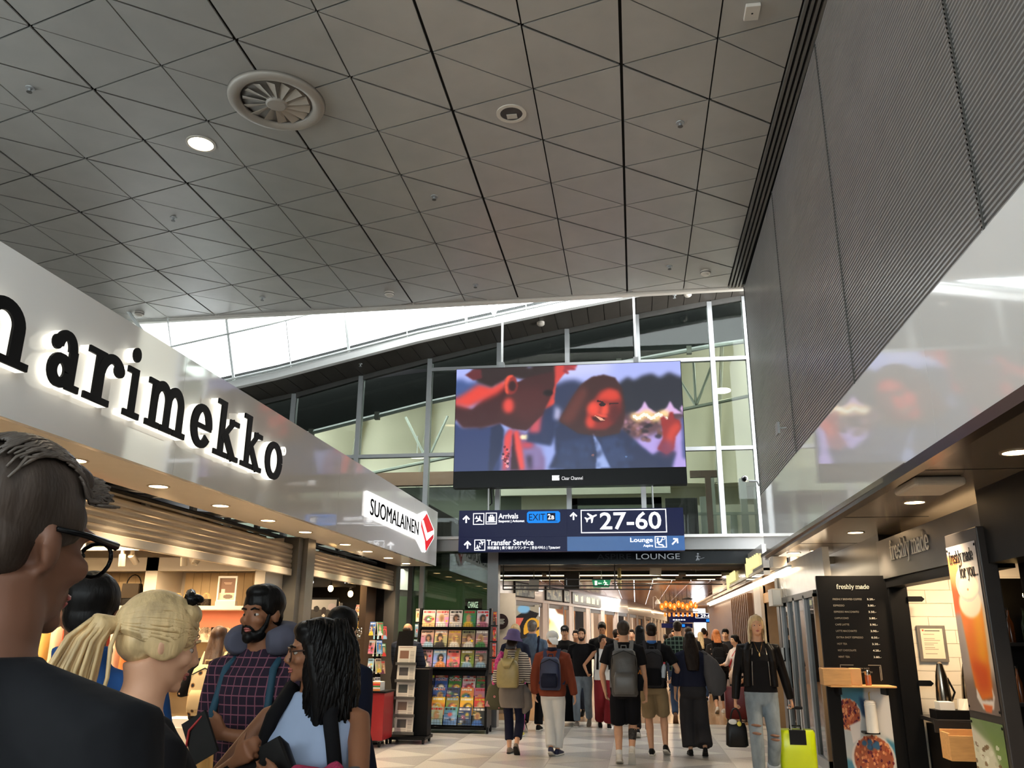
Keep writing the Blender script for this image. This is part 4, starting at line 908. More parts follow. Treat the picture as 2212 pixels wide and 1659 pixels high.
def cover(style, rnd, w=13, h=17):
    """a small printed cover: pale title band, figure or blocks"""
    pal = [(226, 66, 60), (240, 200, 60), (60, 110, 190), (240, 236, 230), (210, 120, 150), (70, 140, 80), (30, 30, 36), (150, 190, 220), (236, 150, 80), (120, 60, 90)]
    c0 = style if style else rnd.choice(pal); C = Canvas(w * 2, h * 2, c0); R_ = rnd.uniform
    C.poly([(0, .3), (1, R_(.2, .6)), (1, 1), (0, 1)], tuple(min(255, v * R_(.7, 1.25)) for v in c0), .12)
    k = rnd.random(); t = rnd.choice(pal); cx = R_(.38, .62)
    sk_ = rnd.choice([(226, 182, 154), (206, 156, 124), (160, 112, 84)]); hr_ = rnd.choice([(46, 32, 26), (96, 66, 44), (190, 156, 104), (28, 24, 24)])
    if k < .5:   # blurred portrait
        C.ell((cx, .52), (R_(.2, .26), R_(.24, .34)), hr_, .05); C.poly([(cx - .42, 1), (cx - .3, .74), (cx - .06, .66), (cx + .08, .66), (cx + .32, .76), (cx + .42, 1)], rnd.choice(pal + [(236, 232, 226)] * 4), .03)
        C.poly([(cx - .07, .55), (cx + .07, .55), (cx + .09, .72), (cx - .08, .72)], sk_, .03); C.ell((cx + R_(-.03, .03), .46), (.13, .15), sk_, .025); C.poly([(cx - .16, .44), (cx - .1, .3), (cx + .12, .3), (cx + .16, .44), (cx, .36)], hr_, .03)
    elif k < .75:
        C.ell((cx, .55), (.34, .22), rnd.choice(pal), .04); C.ell((cx + .05, .52), (.22, .14), rnd.choice(pal), .04); C.ell((cx, .56), (.1, .06), (240, 236, 226), .02)
    else:
        for _ in range(7): x, y = R_(0, .8), R_(.25, .85); C.ell((x, y), (R_(.1, .25), R_(.06, .16)), rnd.choice(pal), .05, .8)
    x = .06; tc_ = rnd.choice([(250, 250, 246), t, (206, 30, 40), (24, 24, 28)])
    while x < .86: d_ = R_(.07, .12); C.rect(x, .05 + R_(0, .02), x + d_, R_(.16, .19), tc_, op=.92); x += d_ + .025
    for _ in range(7):
        y = R_(.24, .95); x = rnd.choice([.05, R_(.5, .62)]); C.rect(x, y, x + R_(.15, .34), y + .022, rnd.choice([(250, 250, 250), (250, 226, 90), (24, 24, 28), t]), op=.9)
    if rnd.random() < .35: C.ell((R_(.74, .86), R_(.3, .8)), (.09, .068), rnd.choice([(250, 216, 40), (226, 40, 40)]))
    return C
CN = {(226, 66, 60): 'red', (240, 200, 60): 'yellow', (60, 110, 190): 'blue', (240, 236, 230): 'white', (210, 120, 150): 'pink', (70, 140, 80): 'green', (30, 30, 36): 'black', (150, 190, 220): 'pale blue', (236, 150, 80): 'orange', (120, 60, 90): 'plum', (206, 196, 186): 'pale grey', (186, 150, 130): 'tan', (92, 160, 170): 'teal', (40, 60, 110): 'navy', (200, 215, 190): 'mint', (150, 130, 60): 'olive', (228, 214, 190): 'cream'}
rnd = random.Random(5)
paper = mat('paper_edge', (226, 220, 208), .7, noise=.03)
wd_t = []
def booklet(name, label, cat, M, w_, h_, th, style, group, canvas=None):
    t = thing(name, label, cat, M=M, group=group); wd_t.append(t)
    MB().box((0, 0, -th), (w_, h_, -.0005)).build('pages', paper, t)
    (canvas or cover(style, rnd)).build('cover', Matrix.Identity(4), w_, h_, PM, t)
    return t
def lean(x, y, z, a=.2): return Matrix.Translation((x, y, z)) @ Matrix.Rotation(-a, 4, 'X') @ FN((0, 0, 0))
bs = [((240, 236, 230), .2, .27), ((226, 66, 60), .13, .21), ((236, 150, 80), .14, .25), ((228, 214, 190), .15, .24), ((30, 30, 36), .15, .22), ((228, 214, 190), .14, .2), ((206, 196, 186), .13, .19), ((186, 150, 130), .13, .2)]
x = -5.78
for i, (c, w_, h_) in enumerate(bs):
    booklet('book', f'{CN[c]} covered book facing out on the lit bookshop shelf, {ORD[i]} from the left', 'book', lean(x, 14.62, 1.866, .12), w_ * .9, h_, .02, c, 'books on the lit bookshop shelf'); x += w_ * .93
for i in range(9):
    booklet('book', f'small book on the second bookshop shelf, {ORD[i]} from the left', 'book', lean(-5.78 + i * .115, 14.62, 1.606, .1), .1, .17, .02, rnd.choice([(226, 66, 60), (240, 236, 230), (236, 150, 80)]) if i < 7 else (240, 200, 60), 'books on the second bookshop shelf')
t = thing('framed_poster', 'black framed poster of cups hanging inside the bookshop', 'poster', (-5.02, 13.4, 1.80)); MB().box((-.24, 0, -.02), (.24, .03, .32)).build('frame', black, t)
C = Canvas(44, 30, (60, 56, 52)); C.rect(0, 0, 1, .55, (176, 172, 166)); C.ell((.2, .5), (.12, .16), (24, 20, 18)); C.ell((.5, .6), (.1, .2), (40, 30, 26)); C.ell((.82, .4), (.16, .2), (196, 180, 180)); C.ell((.85, .68), (.06, .1), (240, 230, 210)); C.ell((.5, .88), (.06, .1), (240, 230, 210)); C.build('print', FN((-.21, -.002, .0)), .42, .29, PM, t)
t = thing('poster_stand', 'plain black tilted poster stand beside the cup poster', 'stand', (-4.62, 13.5, 1.78)); MB().prism([(-.12, 0), (.06, .0), (.12, .3), (-.12, .27)], -.02, 0, FN((0, 0, 0))).build('panel', bsd, t); MB().tube([(0, .02, -1.7), (0, .02, 0)], .015, 6).build('post', black, t)
# revolving card racks
def card_rack(label, x, y, h, n_tiers, glabel):
    t = thing('card_rack', label, 'rack', (x, y, 0))
    MB().tube([(0, 0, .04), (0, 0, h)], .018, 8).build('pole', black, t); MB().lathe([(0, 0), (.2, 0), (.2, .025), (.03, .045), (0, .045)], n=18).build('base', black, t)
    for k in range(n_tiers):
        z = h - .18 - k * .27; MB().lathe([(.075, z), (.085, z), (.085, z + .012), (.075, z + .012)], n=12).build('ring', alu_dark, t)
        for s in range(4):
            a = PI / 4 + PI / 2 * s + .3; c = rnd.choice([(60, 110, 190), (240, 236, 230), (226, 66, 60), (206, 196, 186), (150, 190, 220), (186, 150, 130), (70, 140, 80)])
            M = Matrix.Translation((x, y, z)) @ Matrix.Rotation(a, 4, 'Z') @ Matrix.Translation((0, -.1, 0)) @ Matrix.Rotation(-.12, 4, 'X') @ FN((-.06, 0, 0))
            booklet('postcard', f'{CN[c]} card in {glabel}, {ORD[k]} tier from top, {["front left", "front right", "rear right", "rear left"][s]} pocket', 'card', M, .12, .2, .012, c, f'cards in {glabel}')
card_rack('slim revolving card rack in the bookshop doorway', -3.98, 12.95, 1.72, 4, 'the slim card rack')
card_rack('second revolving card rack just behind the first', -4.2, 13.9, 1.66, 3, 'the rear card rack')
t = thing('trinket_stand', 'revolving stand of shiny keyrings in the bookshop doorway', 'stand', (-4.35, 12.9, 0))
MB().tube([(0, 0, .04), (0, 0, 1.66)], .015, 8).build('pole', alu, t); MB().lathe([(0, 0), (.18, 0), (.18, .02), (.03, .04), (0, .04)], n=16).build('base', black, t)
m = MB()
for i in range(90): a, z = rnd.uniform(0, 6.28), rnd.uniform(1.1, 1.64); r_ = .05 + .1 * rnd.random(); m.ell((r_ * math.cos(a), r_ * math.sin(a), z), (.018, .008, .024), n=6, k=4)
tag(m.build('trinkets', mat('trinket', (190, 184, 176), .2, .9, noise=.4, scale=20), t), kind='stuff')
# red display table with stacked books
t = thing('display_cart', 'dark red wheeled display cart at the bookshop entrance', 'cart', (-3.86, 12.60, 0)); redm = mat('cart_red', (150, 26, 32), .4, noise=.04)
bevel(MB().box((-.26, -.2, .1), (.22, .3, .74)).build('body', redm, t)); MB().box((-.28, -.22, .74), (.24, .32, .765)).build('top', black, t)
for a in (-.2, .16):
    for b in (-.14, .24): MB().lathe([(0, -.012), (.04, -.012), (.04, .012), (0, .012)], n=12, M=Matrix.Translation((a, b, .045)) @ Matrix.Rotation(PI / 2, 4, 'Y')).build('wheel', black, t); MB().box((a - .02, b - .02, .06), (a + .02, b + .02, .1)).build('caster', alu_dark, t)
for i in range(10):
    c = [(226, 66, 60), (236, 150, 80), (240, 236, 230), (70, 140, 80)][i % 4]; col_ = i // 5; j = i % 5
    b = thing('book', f'{CN[c]} paperback in the {"left" if col_ == 0 else "right"} pile on the red cart, {ORD[j]} from the bottom', 'book', (-4.02 + col_ * .2, 12.60, .766 + j * .024), group='paperbacks on the red cart')
    MB().box((-.085, -.12, 0), (.085, .12, .0235)).build('pages', paper, b); MB().box((-.087, -.122, .0005), (.087, -.12, .0235)).build('spine', mat('spine_' + CN[c], c, .5, noise=.05), b)
t = thing('plush_string', 'string of red and white plush toys hanging by the red cart', 'toy', (-4.12, 12.28, .70))
m = MB(); MB().tube([(0, 0, .05), (0, 0, -.5)], .006, 5).build('cord', black, t)
for i in range(9): MB().ell((.03 * math.sin(i * 2.2), -.02, .02 - i * .055), (.035, .03, .03), n=10, k=6).build('toy', mat('toy_red', (170, 40, 36), .8) if i % 2 else mat('toy_white', (220, 200, 180), .8), t, True)
t = thing('plastic_bag', 'crumpled translucent plastic bag hanging beside the red cart', 'bag', (-4.0, 12.2, .45)); MB().loft([((0, 0, -.32), (.02, 0, 0), (0, .02, 0)), ((.03, 0, -.25), (.1, 0, 0), (0, .05, 0)), ((.0, 0, 0), (.085, 0, 0), (0, .04, 0)), ((-.02, 0, .16), (.03, 0, 0), (0, .02, 0))], 12).build('film', mat('plastic_film', (206, 204, 204), .25, noise=.15, scale=14, bump=.5), t, True)
# newspaper rack
t = thing('newspaper_rack', 'black wheeled newspaper rack in front of the magazine rack', 'rack', (-3.4, 13.1, 0))
bevel(MB().box((-.1, 0, .1), (.24, .26, 1.05)).build('cabinet', black, t)); MB().box((-.34, -.2, .06), (.26, .3, .1)).build('base', black, t)
MB().prism([(-.44, .9), (-.34, 1.6), (-.1, 1.62), (-.1, .1), (-.3, .1)], -.3, -.28, FN((0, 0, 0))).build('side_wing', bsd, t)
for a in (-.28, .22):
    for b in (-.14, .24): MB().lathe([(0, -.012), (.045, -.012), (.045, .012), (0, .012)], n=12, M=Matrix.Translation((a, b, .045)) @ Matrix.Rotation(PI / 2, 4, 'Y')).build('wheel', mat('rubber', (26, 26, 27), .7), t)
for i in range(5):
    z = .14 + i * .245; Cn = Canvas(26, 32, (206, 200, 190)); k = rnd.random()
    Cn.rect(.06, .05, .94, .16, (60, 60, 66)) if i == 0 else Cn.rect(.06, .05, .8, .1, (150, 120, 110))
    Cn.rect(.1, .24, .62, .7, [(70, 66, 62), (96, 76, 66), (52, 56, 54), (64, 60, 60), (120, 84, 66)][i])
    for j in range(12): Cn.rect(.68, .24 + j * .055, .92, .265 + j * .055, (150, 146, 140))
    for j in range(5): Cn.rect(.1, .76 + j * .045, .6, .78 + j * .045, (150, 146, 140))
    booklet('newspaper', f'folded newspaper in the black wheeled rack, {ORD[4 - i]} pocket from the top', 'newspaper', lean(-3.62, 12.93, z, .16), .28, .27, .012, None, 'newspapers in the wheeled rack', Cn)
    MB().box((-.24, -.19, z - .01), (.08, -.16, z + .03)).build('wire_tray', alu_dark, t)
# magazine rack
mr = thing('magazine_rack', 'large black magazine rack with three sloping shelves and a low bin', 'rack', (-3.1, 14.75, 0))
MB().box((-.62, .08, .06), (.6, .14, 1.98)).build('back_panel', black, mr)
for x in (-.64, .60): MB().prism([(-.32, .06), (.14, .06), (.14, 2.0), (.02, 2.0), (-.2, 1.0), (-.32, .9)], -.02, .02, frame((x, 0, 0), (0, 1, 0), (0, 0, 1))).build('side_panel', black, mr)
MB().box((-.62, -.32, .06), (.6, .1, .1)).build('base', black, mr)
wire = mat('wire_black', (28, 28, 28), .4, .6, noise=0)
def wiregrid(z, y, h=.06, nx=26):
    m = MB()
    for k in range(3): m.tube([(-.6, y, z + h * k / 2), (.58, y, z + h * k / 2)], .0025, 4)
    for k in range(nx): x = -.6 + 1.18 * k / (nx - 1); m.tube([(x, y, z), (x, y, z + h)], .002, 4)
    m.build('wire_front', wire, mr)
for z, y in ((1.69, -.08), (1.355, -.15), (1.03, -.2)): MB().box((-.62, y, z - .035), (.6, .1, z - .008)).build('shelf', black, mr); wiregrid(z - .01, y - .002)
wiregrid(.1, -.315, .12)
for a in (-.55, .62):
    for b in (-.24, .06): MB().lathe([(0, -.014), (.05, -.014), (.05, .014), (0, .014)], n=12, M=Matrix.Translation((a, b, .05)) @ Matrix.Rotation(PI / 2, 4, 'Y')).build('wheel', MATS['rubber'], mr)
styles = [[(226, 200, 196), (228, 214, 190), (240, 236, 230), (70, 140, 80), (206, 216, 226)], [(186, 150, 130), (206, 160, 140), (186, 130, 110), (120, 130, 90), (150, 140, 140)], [(206, 150, 160), (150, 190, 220), (226, 130, 120), (150, 130, 60), (120, 116, 116)]]
for c in [(226, 200, 196), (206, 216, 226), (206, 160, 140), (186, 130, 110), (120, 130, 90), (150, 140, 140), (206, 150, 160), (226, 130, 120), (120, 116, 116)]: CN.setdefault(c, {(226, 200, 196): 'blush', (206, 216, 226): 'icy white', (206, 160, 140): 'rose', (186, 130, 110): 'warm brown', (120, 130, 90): 'moss', (150, 140, 140): 'grey', (206, 150, 160): 'mauve', (226, 130, 120): 'coral', (120, 116, 116): 'dark grey'}[c])
for r_, (z, y) in enumerate(((1.69, -.045), (1.355, -.115), (1.03, -.165))):
    for i in range(5):
        c = styles[r_][i]
        booklet('magazine', f'{CN[c]} magazine on the {["top", "second", "third"][r_]} shelf of the black rack, {ORD[i]} from the left', 'magazine', lean(-3.7 + i * .242, 14.75 + y, z, .22), .225, .285, .012, c, 'magazines on the rack shelves')
bin_c = [(240, 200, 60), (226, 66, 60), (30, 30, 36), (226, 66, 60), (120, 116, 116)], [(40, 60, 110), (60, 110, 190), (70, 140, 80), (240, 236, 230), (70, 140, 80)], [(40, 60, 110), (60, 110, 190), (40, 60, 110), (236, 150, 80), (210, 120, 150)], [(150, 130, 60), (240, 200, 60), (150, 130, 60), (240, 200, 60), (226, 66, 60)], [(228, 214, 190), (200, 215, 190), (92, 160, 170), (40, 60, 110), (30, 30, 36)]
for r_ in range(5):
    for i in range(5):
        c = bin_c[r_][i]
        booklet('magazine', f'{CN[c]} magazine in the low rack bin, {ORD[r_]} row from behind, {ORD[i]} from left', 'magazine', lean(-3.7 + i * .242 + (r_ % 2) * .01, 14.78 - r_ * .085, .72 - r_ * .148, .3), .225, .285, .012, c, 'magazines in the low bin'); wd = {(1, 1): 'POINT', (2, 1): 'POINT', (1, 2): 'OPTIC', (1, 0): 'EDE', (2, 0): 'EDE'}.get((r_, i))
        if wd: mt_ = bpy.data.objects[-1] if False else wd_t[-1]; text('title', wd, .2, .045, white, mt_, Matrix.Translation((.012, .235, 0)), .002, bold=.02)
for s in (0, 1):
    for k in range(5): MB().box((.58 if s else -.74, -.03 - .03 * k - .02, -.02 + 1.72 - k * .26 + (0 if s else .05)), (.74 if s else -.60, .0 - .03 * k + .03, 1.72 - k * .26 + (0 if s else .05))).build('side_pocket', wire, mr)
for i in range(10):
    c = rnd.choice([(206, 196, 186), (226, 66, 60), (150, 190, 220), (186, 150, 130)]); s = i % 2; k = i // 2
    booklet('booklet', f'slim {CN[c]} booklet on the {"right" if s else "left"} rack side, {ORD[k]} from the top', 'booklet', Matrix.Translation((-3.1 + (.66 if s else -.72), 14.72 - .03 * k, 1.72 - k * .26 - (0 if s else -.05))) @ FN((0, 0, 0)), .06, .22, .03, c, 'slim booklets on the rack sides')
# lit office behind the low glass
of = struct('wall_office')
MB().box((-7, 17.6, 0), (-2.9, 17.7, 3.0)).build('green_wall', mat('office_green', (96, 112, 84), .5, noise=.1, scale=1), of)
t = thing('office_sign', 'small lit white sign behind the glass above the magazine rack', 'sign', (-3.14, 16.6, 2.0)); MB().box((-.18, 0, 0), (.16, .06, .24)).build('box', dark, t); text('lettering', 'CHANGE', .2, .12, emat('sign_lit', (255, 255, 245), 1.2), t, FN((-.12, -.003, .06)), 0); area('office_fill', (-4.6, 16.7, 2.9), (0, 0, 0), 2.4, .6, 22, (.92, 1, .8))  # area light is an added fill that lightens the green wall
MB().box((-3.02, 16.7, 0), (-2.9, 16.78, 1.95)).build('yellow_post', mat('post_yellow', (226, 206, 30), .4, noise=.03), of)

# ================================================================ RIGHT KIOSK
kiosk = mat('kiosk_dark', (46, 44, 44), .35, .3, noise=.05)
kw = struct('wall_kiosk_front')
MB().box((2.90, 7.45, 2.22), (3.0, 10.62, 2.66)).build('sign_panel', mat('sign_panel_grey', (84, 82, 80), .35, .5, noise=.05), kw)
MB().box((2.93, 10.62, 2.2), (3.2, 13.7, 2.75)).build('header', kiosk, kw)
MB().box((2.92, 7.45, 2.12), (3.1, 10.6, 2.21)).build('door_head', black, kw)
MB().box((2.93, 10.44, 0), (3.13, 10.6, 2.2)).build('door_post', black, kw)
MB().box((3.1, 5.0, 0), (3.2, 7.4, 2.75)).build('side_wall', bsd, kw)
MB().box((2.86, 5.0, 2.15), (3.3, 7.4, 2.75)).build('side_header', bsd, kw)
for z, w_ in ((1.99, .18), (1.075, .16)):
    MB().prism([(3.12, z - .03), (3.12 + w_ - .03, z - .03), (3.12 + w_, z), (3.12 + w_ - .03, z + .03), (3.12, z + .03)], -.01, .012, FN((0, 10.42, 0))).build('hinge_strap', black, kw)
# white brick wall
bk = struct('wall_brick')
MB().box((3.1, 10.638, 0), (5.2, 10.75, 2.75)).build('mortar', mat('mortar', (196, 186, 168), .8, noise=.05), bk)
brick_m = mat('painted_brick', (226, 216, 198), .45, noise=.03, scale=6, bump=.08)
for r_ in range(18):
    for c_ in range(4):
        x0 = 3.1 + c_ * .56 - (.28 if r_ % 2 else 0); a, b = max(3.1, x0 + .002), min(5.2, x0 + .557)
        if b - a > .05: MB().box((a, 10.631 - rnd.uniform(0, .004), r_ * .15 + .002), (b, 10.66, r_ * .15 + .147)).build('brick', brick_m, bk)
area('kiosk_lamp', (3.7, 9.6, 2.5), (0, 0, 0), .6, .6, 30, (1, .72, .44))
serif = stretchy(.17, .07)
ks = thing('kiosk_sign', 'pale condensed serif letters on the dark kiosk header', 'sign', (2.898, 10.1, 2.42)); Mk = Matrix.Translation(-V((2.898, 10.1, 2.42))) @ FR((2.898, 10.08, 2.40)); m = MB()
tot = sum(serif[c][0] for c in 'freshly made'); glyphs(m, 'freshly made', serif, Mk, 0, 1.30 / tot, .15, .004, .010); m.build('lettering', mat('sign_cream', (236, 228, 212), .4, noise=0), ks)
# menu board
mb = thing('menu_board', 'tall black menu board with pale coffee price list', 'board', (2.14, 10.5, 0))
bevel(MB().box((0, -.005, .05), (.80, .05, 2.26)).build('board', mat('board_black', (16, 15, 15), .5, noise=.1), mb), .004)
chalk_glow = mat('chalk_glow', (206, 198, 180), .8, noise=0, emit=(200, 190, 170), estr=.12); chalk2 = mat('chalk_dim', (140, 132, 120), .8, noise=0)  # heading and prices have a faint glow put into their colour
m = MB(); glyphs(m, 'freshly made', serif, FN((.22, -.006, 2.108)), 0, .37 / tot, .036, 0, .002); m.build('heading', chalk_glow, mb)
for i, (a, b) in enumerate((('FRESHLY BREWED COFFEE', '5.20.-'), ('ESPRESSO', '3.80.-'), ('ESPRESSO MACCHIATO', '3.50.-'), ('CAPPUCCINO', '3.80.-'), ('CAFE LATTE', '3.90.-'), ('LATTE MACCHIATO', '3.90.-'), ('EXTRA SHOT ESPRESSO', '0.50.-'), ('HOT TEA', '3.30.-'), ('HOT CHOCOLATE', '4.20.-'), ('MINT TEA', '3.80.-'))):
    z = 1.98 - i * .0715; text('menu_line', a, .0155 * len(a), .021, chalk2, mb, FN((.165, -.0065, z)), 0, bold=.01); text('menu_price', b, .085, .021, chalk_glow, mb, FN((.55, -.0065, z)), 0, bold=.01)
m = MB()
for p in ([rc(.17, 1.255, .32, 1.262), rc(.48, 1.255, .62, 1.262), rc(.17, 1.13, .177, 1.262), rc(.613, 1.10, .62, 1.262), rc(.60, 1.09, .606, 1.245)]): m.prism(p, 0, .002, FN((0, -.0065, 0)))
m.build('bracket_lines', chalk2, mb)
text('menu_line', 'ADD AN EXTRA SHOT?', .22, .015, chalk2, mb, FN((.27, -.0065, 1.215)), 0); text('menu_line', 'UPGRADE YOUR COFFEE', .27, .015, chalk2, mb, FN((.25, -.0065, 1.175)), 0)
C = Canvas(150, 176, (190, 196, 200)); rr_ = random.Random(3)
C.rect(0, 0, 1, 1, (176, 182, 186)); C.poly([(0, 0), (.5, 0), (.42, .3), (.2, .24), (0, .1)], (66, 116, 140), .02); C.poly([(.6, 0), (1, 0), (1, .6), (.75, .5)], (206, 206, 206), .03); C.poly([(.38, .1), (.52, .14), (.5, .34), (.4, .3)], (36, 62, 96), .02)
C.poly([(0, .78), (.16, .82), (.3, 1), (0, 1)], (70, 130, 156), .02); C.poly([(.84, .55), (1, .6), (1, .8), (.9, .75)], (70, 130, 156), .02)
def muffin(cx, cy, rx, ry):
    C.ell((cx, cy), (rx * 1.12, ry * 1.05), (206, 200, 196), .01); C.ell((cx, cy), (rx, ry), (150, 84, 60), .01)
    for _ in range(150):
        a, r2 = rr_.uniform(0, 6.28), rr_.random() ** .5; C.ell((cx + rx * r2 * math.cos(a), cy + ry * r2 * math.sin(a)), (.022, .018), rr_.choice([(196, 120, 84), (110, 44, 52), (170, 92, 66), (214, 146, 104), (84, 36, 52), (150, 70, 50)]), .004)
muffin(.12, .3, .24, .17); muffin(.55, .78, .4, .25)
C.poly([(.12, .42), (.36, .36), (.32, .55), (.16, .62)], (214, 208, 206), .01)
for _ in range(7): C.ell((rr_.uniform(.38, .66), rr_.uniform(.58, .66)), (.05, .03), rr_.choice([(40, 70, 104), (56, 96, 130), (30, 44, 76)]), .006)
C.build('food_print', FN((.145, -.0065, .06)), .52, .95, vcol_mat('gloss_paint', 0, .2), mb)
ks_ = thing('kiosk_shelf', 'small light wood shelf fixed across the menu board', 'shelf', (2.12, 10.2, 1.05)); wood = mat('light_wood', (206, 158, 100), .5, noise=.12, scale=5, stretch=(1, 8, 8))
bevel(MB().box((0, -.02, -.02), (.70, .29, 0)).build('plank', wood, ks_)); MB().box((.1, .05, -.1), (.13, .29, -.02)).build('bracket', black, ks_); MB().box((.6, .05, -.1), (.63, .29, -.02)).build('bracket', black, ks_)
t = thing('wooden_box', 'light wood box on the small shelf below the menu', 'box', (2.05, 10.19, 1.05)); bevel(MB().box((0, 0, 0), (.30, .2, .18)).build('front_box', wood, t)); bevel(MB().box((.302, .03, 0), (.42, .2, .18)).build('end_box', mat('orange_wood', (204, 156, 104), .5, noise=.1, scale=5), t)); MB().box((.01, .01, .18), (.29, .19, .183)).build('slot', mat('slot_brown', (90, 62, 36), .7), t)
t = thing('spice_shaker', 'glass shaker with metal lid beside the wooden box', 'shaker', (2.55, 10.28, 1.05)); MB().lathe([(0, 0), (.032, 0), (.034, .1), (.03, .11), (0, .11)], n=16).build('jar', mat('cinnamon', (170, 96, 60), .3, noise=.1), t, True); MB().lathe([(.032, .11), (.035, .115), (.034, .15), (.02, .165), (0, .168)], n=16).build('lid', mat('chrome', (200, 200, 200), .12, 1, noise=0), t, True)
t = thing('thermos_bottle', 'white ribbed pump dispenser in front of the food print', 'dispenser', (2.545, 10.3, .56)); MB().lathe([(0, 0), (.062, 0), (.062, .27), (.064, .28), (.06, .3), (.06, .32), (.045, .335), (0, .335)], n=20).build('body', white, t, True); MB().tube([(0, 0, .33), (0, 0, .41), (.0, -.04, .42)], .008, 6).build('pump', mat('brass', (190, 170, 120), .3, .8), t); MB().box((-.08, .02, -.02), (.08, .2, 0)).build('holder', black, t)
for z in (.29, .31): MB().lathe([(.0605, z), (.0635, z + .004), (.0605, z + .008)], n=20).build('rib', white, t)
# poster light box in front of the kiosk
pb = thing('poster_totem', 'tall dark poster totem with a tall orange drink poster', 'totem', (2.8, 7.35, 0))
bevel(MB().box((0, 0, 0), (.13, .73, 2.45)).build('case', mat('totem_dark', (58, 54, 52), .4, .3, noise=.05), pb), .01)
C = Canvas(100, 240, (176, 170, 166)); C.rect(0, 0, 1, 1, (196, 186, 178)); C.rect(0, .78, 1, 1, (120, 106, 98), .04); C.rect(0, .35, .3, .8, (150, 140, 136), .05)
C.poly([(0, .05), (.35, .1), (.6, .3), (.3, .42), (0, .42)], (222, 96, 50), .02); C.ell((.2, .16), (.25, .1), (236, 140, 80), .02); C.poly([(.3, .1), (.6, .12), (.4, .24)], (240, 190, 150), .02)
C.poly([(.18, .38), (.92, .36), (.9, .55), (.86, .9), (.5, .93), (.34, .86)], (226, 120, 40), .012); C.poly([(.6, .4), (.92, .38), (.88, .62), (.74, .9), (.62, .8)], (232, 156, 40), .04); C.poly([(.3, .7), (.84, .72), (.82, .88), (.46, .88)], (206, 84, 34), .03)
C.ell((.56, .36), (.36, .09), (240, 226, 196), .01); C.ell((.56, .24), (.38, .115), (216, 204, 190), .004); C.ell((.56, .235), (.36, .11), (228, 200, 176), .004); C.ell((.58, .265), (.33, .07), (244, 230, 200), .006); C.ell((.56, .28), (.03, .008), (220, 150, 110), .004)
C.poly([(.36, .86), (.5, .93), (.84, .92), (.86, .84), (.9, .9), (.82, .97), (.5, .98), (.34, .92)], (230, 220, 212), .006); C.poly([(.5, .95), (.8, .95), (.74, .99), (.56, .99)], (220, 110, 60), .006)
C.build('drink_poster', Matrix.Translation((-.004, .715, .98)) @ FR((0, 0, 0)), .66, 1.36, vcol_mat('gloss_paint', 0, .2), pb)
m = MB(); t1 = sum(serif[c][0] for c in 'freshly made'); t2 = sum(serif[c][0] for c in 'for you...'); Mp = FR((-.006, .665, 2.19))
glyphs(m, 'freshly made', serif, Mp, 0, .54 / t1, .075, 0, .002); glyphs(m, 'for you...', serif, Mp @ Matrix.Translation((.2, -.13, 0)), 0, .40 / t2, .075, 0, .002); m.build('lettering', black, pb)
C = Canvas(60, 70, (120, 140, 96)); C.poly([(0, .1), (.3, .2), (.6, .3), (1, .9), (1, 1), (0, 1)], (214, 210, 196), .03); C.poly([(.3, 0), (1, 0), (1, .7), (.7, .3)], (110, 136, 84), .04)
for _ in range(60): C.ell((rr_.uniform(0, .8), rr_.uniform(.3, 1)), (.05, .03), rr_.choice([(226, 224, 212), (190, 186, 170), (240, 238, 230), (100, 60, 50)]), .01, .7)
C.build('lower_poster', Matrix.Translation((-.004, .715, .3)) @ FR((0, 0, 0)), .66, .62, vcol_mat('gloss_paint', 0, .2), pb)
for y in (.69, .07):
    for z in (2.31, 1.01, .89): MB().ell((-.006, y, z), (.006, .012, .012), n=8, k=6).build('screw', black, pb)
# counter goods seen through the kiosk doorway
t = thing('kiosk_counter', 'dark kiosk counter behind the doorway', 'counter', (3.05, 9.6, 0)); MB().box((.12, .3, 0), (1.6, .9, .66)).build('base', bsd, t); MB().box((.05, .25, .70), (1.7, .95, .74)).build('worktop', kiosk, t); MB().prism([(.0, .62), (.9, .56), (.9, .7), (.0, .74)], -.26, -.24, FN((0, 0, 0))).build('sloping_front', kiosk, t)
t = thing('certificate', 'silver framed certificate sheet on the white brick wall', 'frame', (3.23, 10.6, 1.30)); MB().box((0, 0, 0), (.31, .02, .40)).build('frame', mat('frame_silver', (150, 144, 136), .35, .6), t)
C = Canvas(26, 34, (226, 212, 186)); C.rect(.2, .06, .9, .1, (60, 54, 46)); C.rect(.06, .04, .16, .08, (200, 80, 50))
for j in range(14): C.rect(.1, .18 + j * .05, rr_.uniform(.5, .9), .2 + j * .05, (170, 158, 138))
C.build('sheet', FN((.035, -.002, .035)), .24, .33, PM, t)
steel = mat('steel', (150, 140, 126), .18, 1., noise=.1)
for i, x in enumerate((3.33, 3.60)):
    t = thing('thermos', f'tall polished steel thermos jug under the certificate, {"left" if i == 0 else "right"} one', 'thermos', (x, 10.3, .74), group='steel thermos jugs'); MB().lathe([(0, 0), (.075, 0), (.08, .2), (.06, .42), (.03, .55), (.0, .57)], n=18).build('body', steel, t, True); MB().tube([(.07, 0, .15), (.12, 0, .25), (.06, 0, .4)], .012, 6).build('handle', black, t)
t = thing('tray_box', 'black tray of napkins and jars on the kiosk counter', 'tray', (3.12, 9.95, .74)); MB().box((0, 0, 0), (.5, .22, .09)).build('tray', black, t); MB().box((.05, .02, .05), (.2, .18, .17)).build('napkins', white, t); MB().loft([((.3, .1, .05), (.05, 0, 0), (0, .05, 0)), ((.34, .1, .2), (.08, 0, 0), (0, .01, 0))], 8, 3).build('paper_bag', paper, t)
t = thing('wooden_crate', 'light wood divided crate hanging on the counter front', 'crate', (3.02, 9.35, .42)); m = MB()
M_ = Matrix.Rotation(.0, 4, 'X')
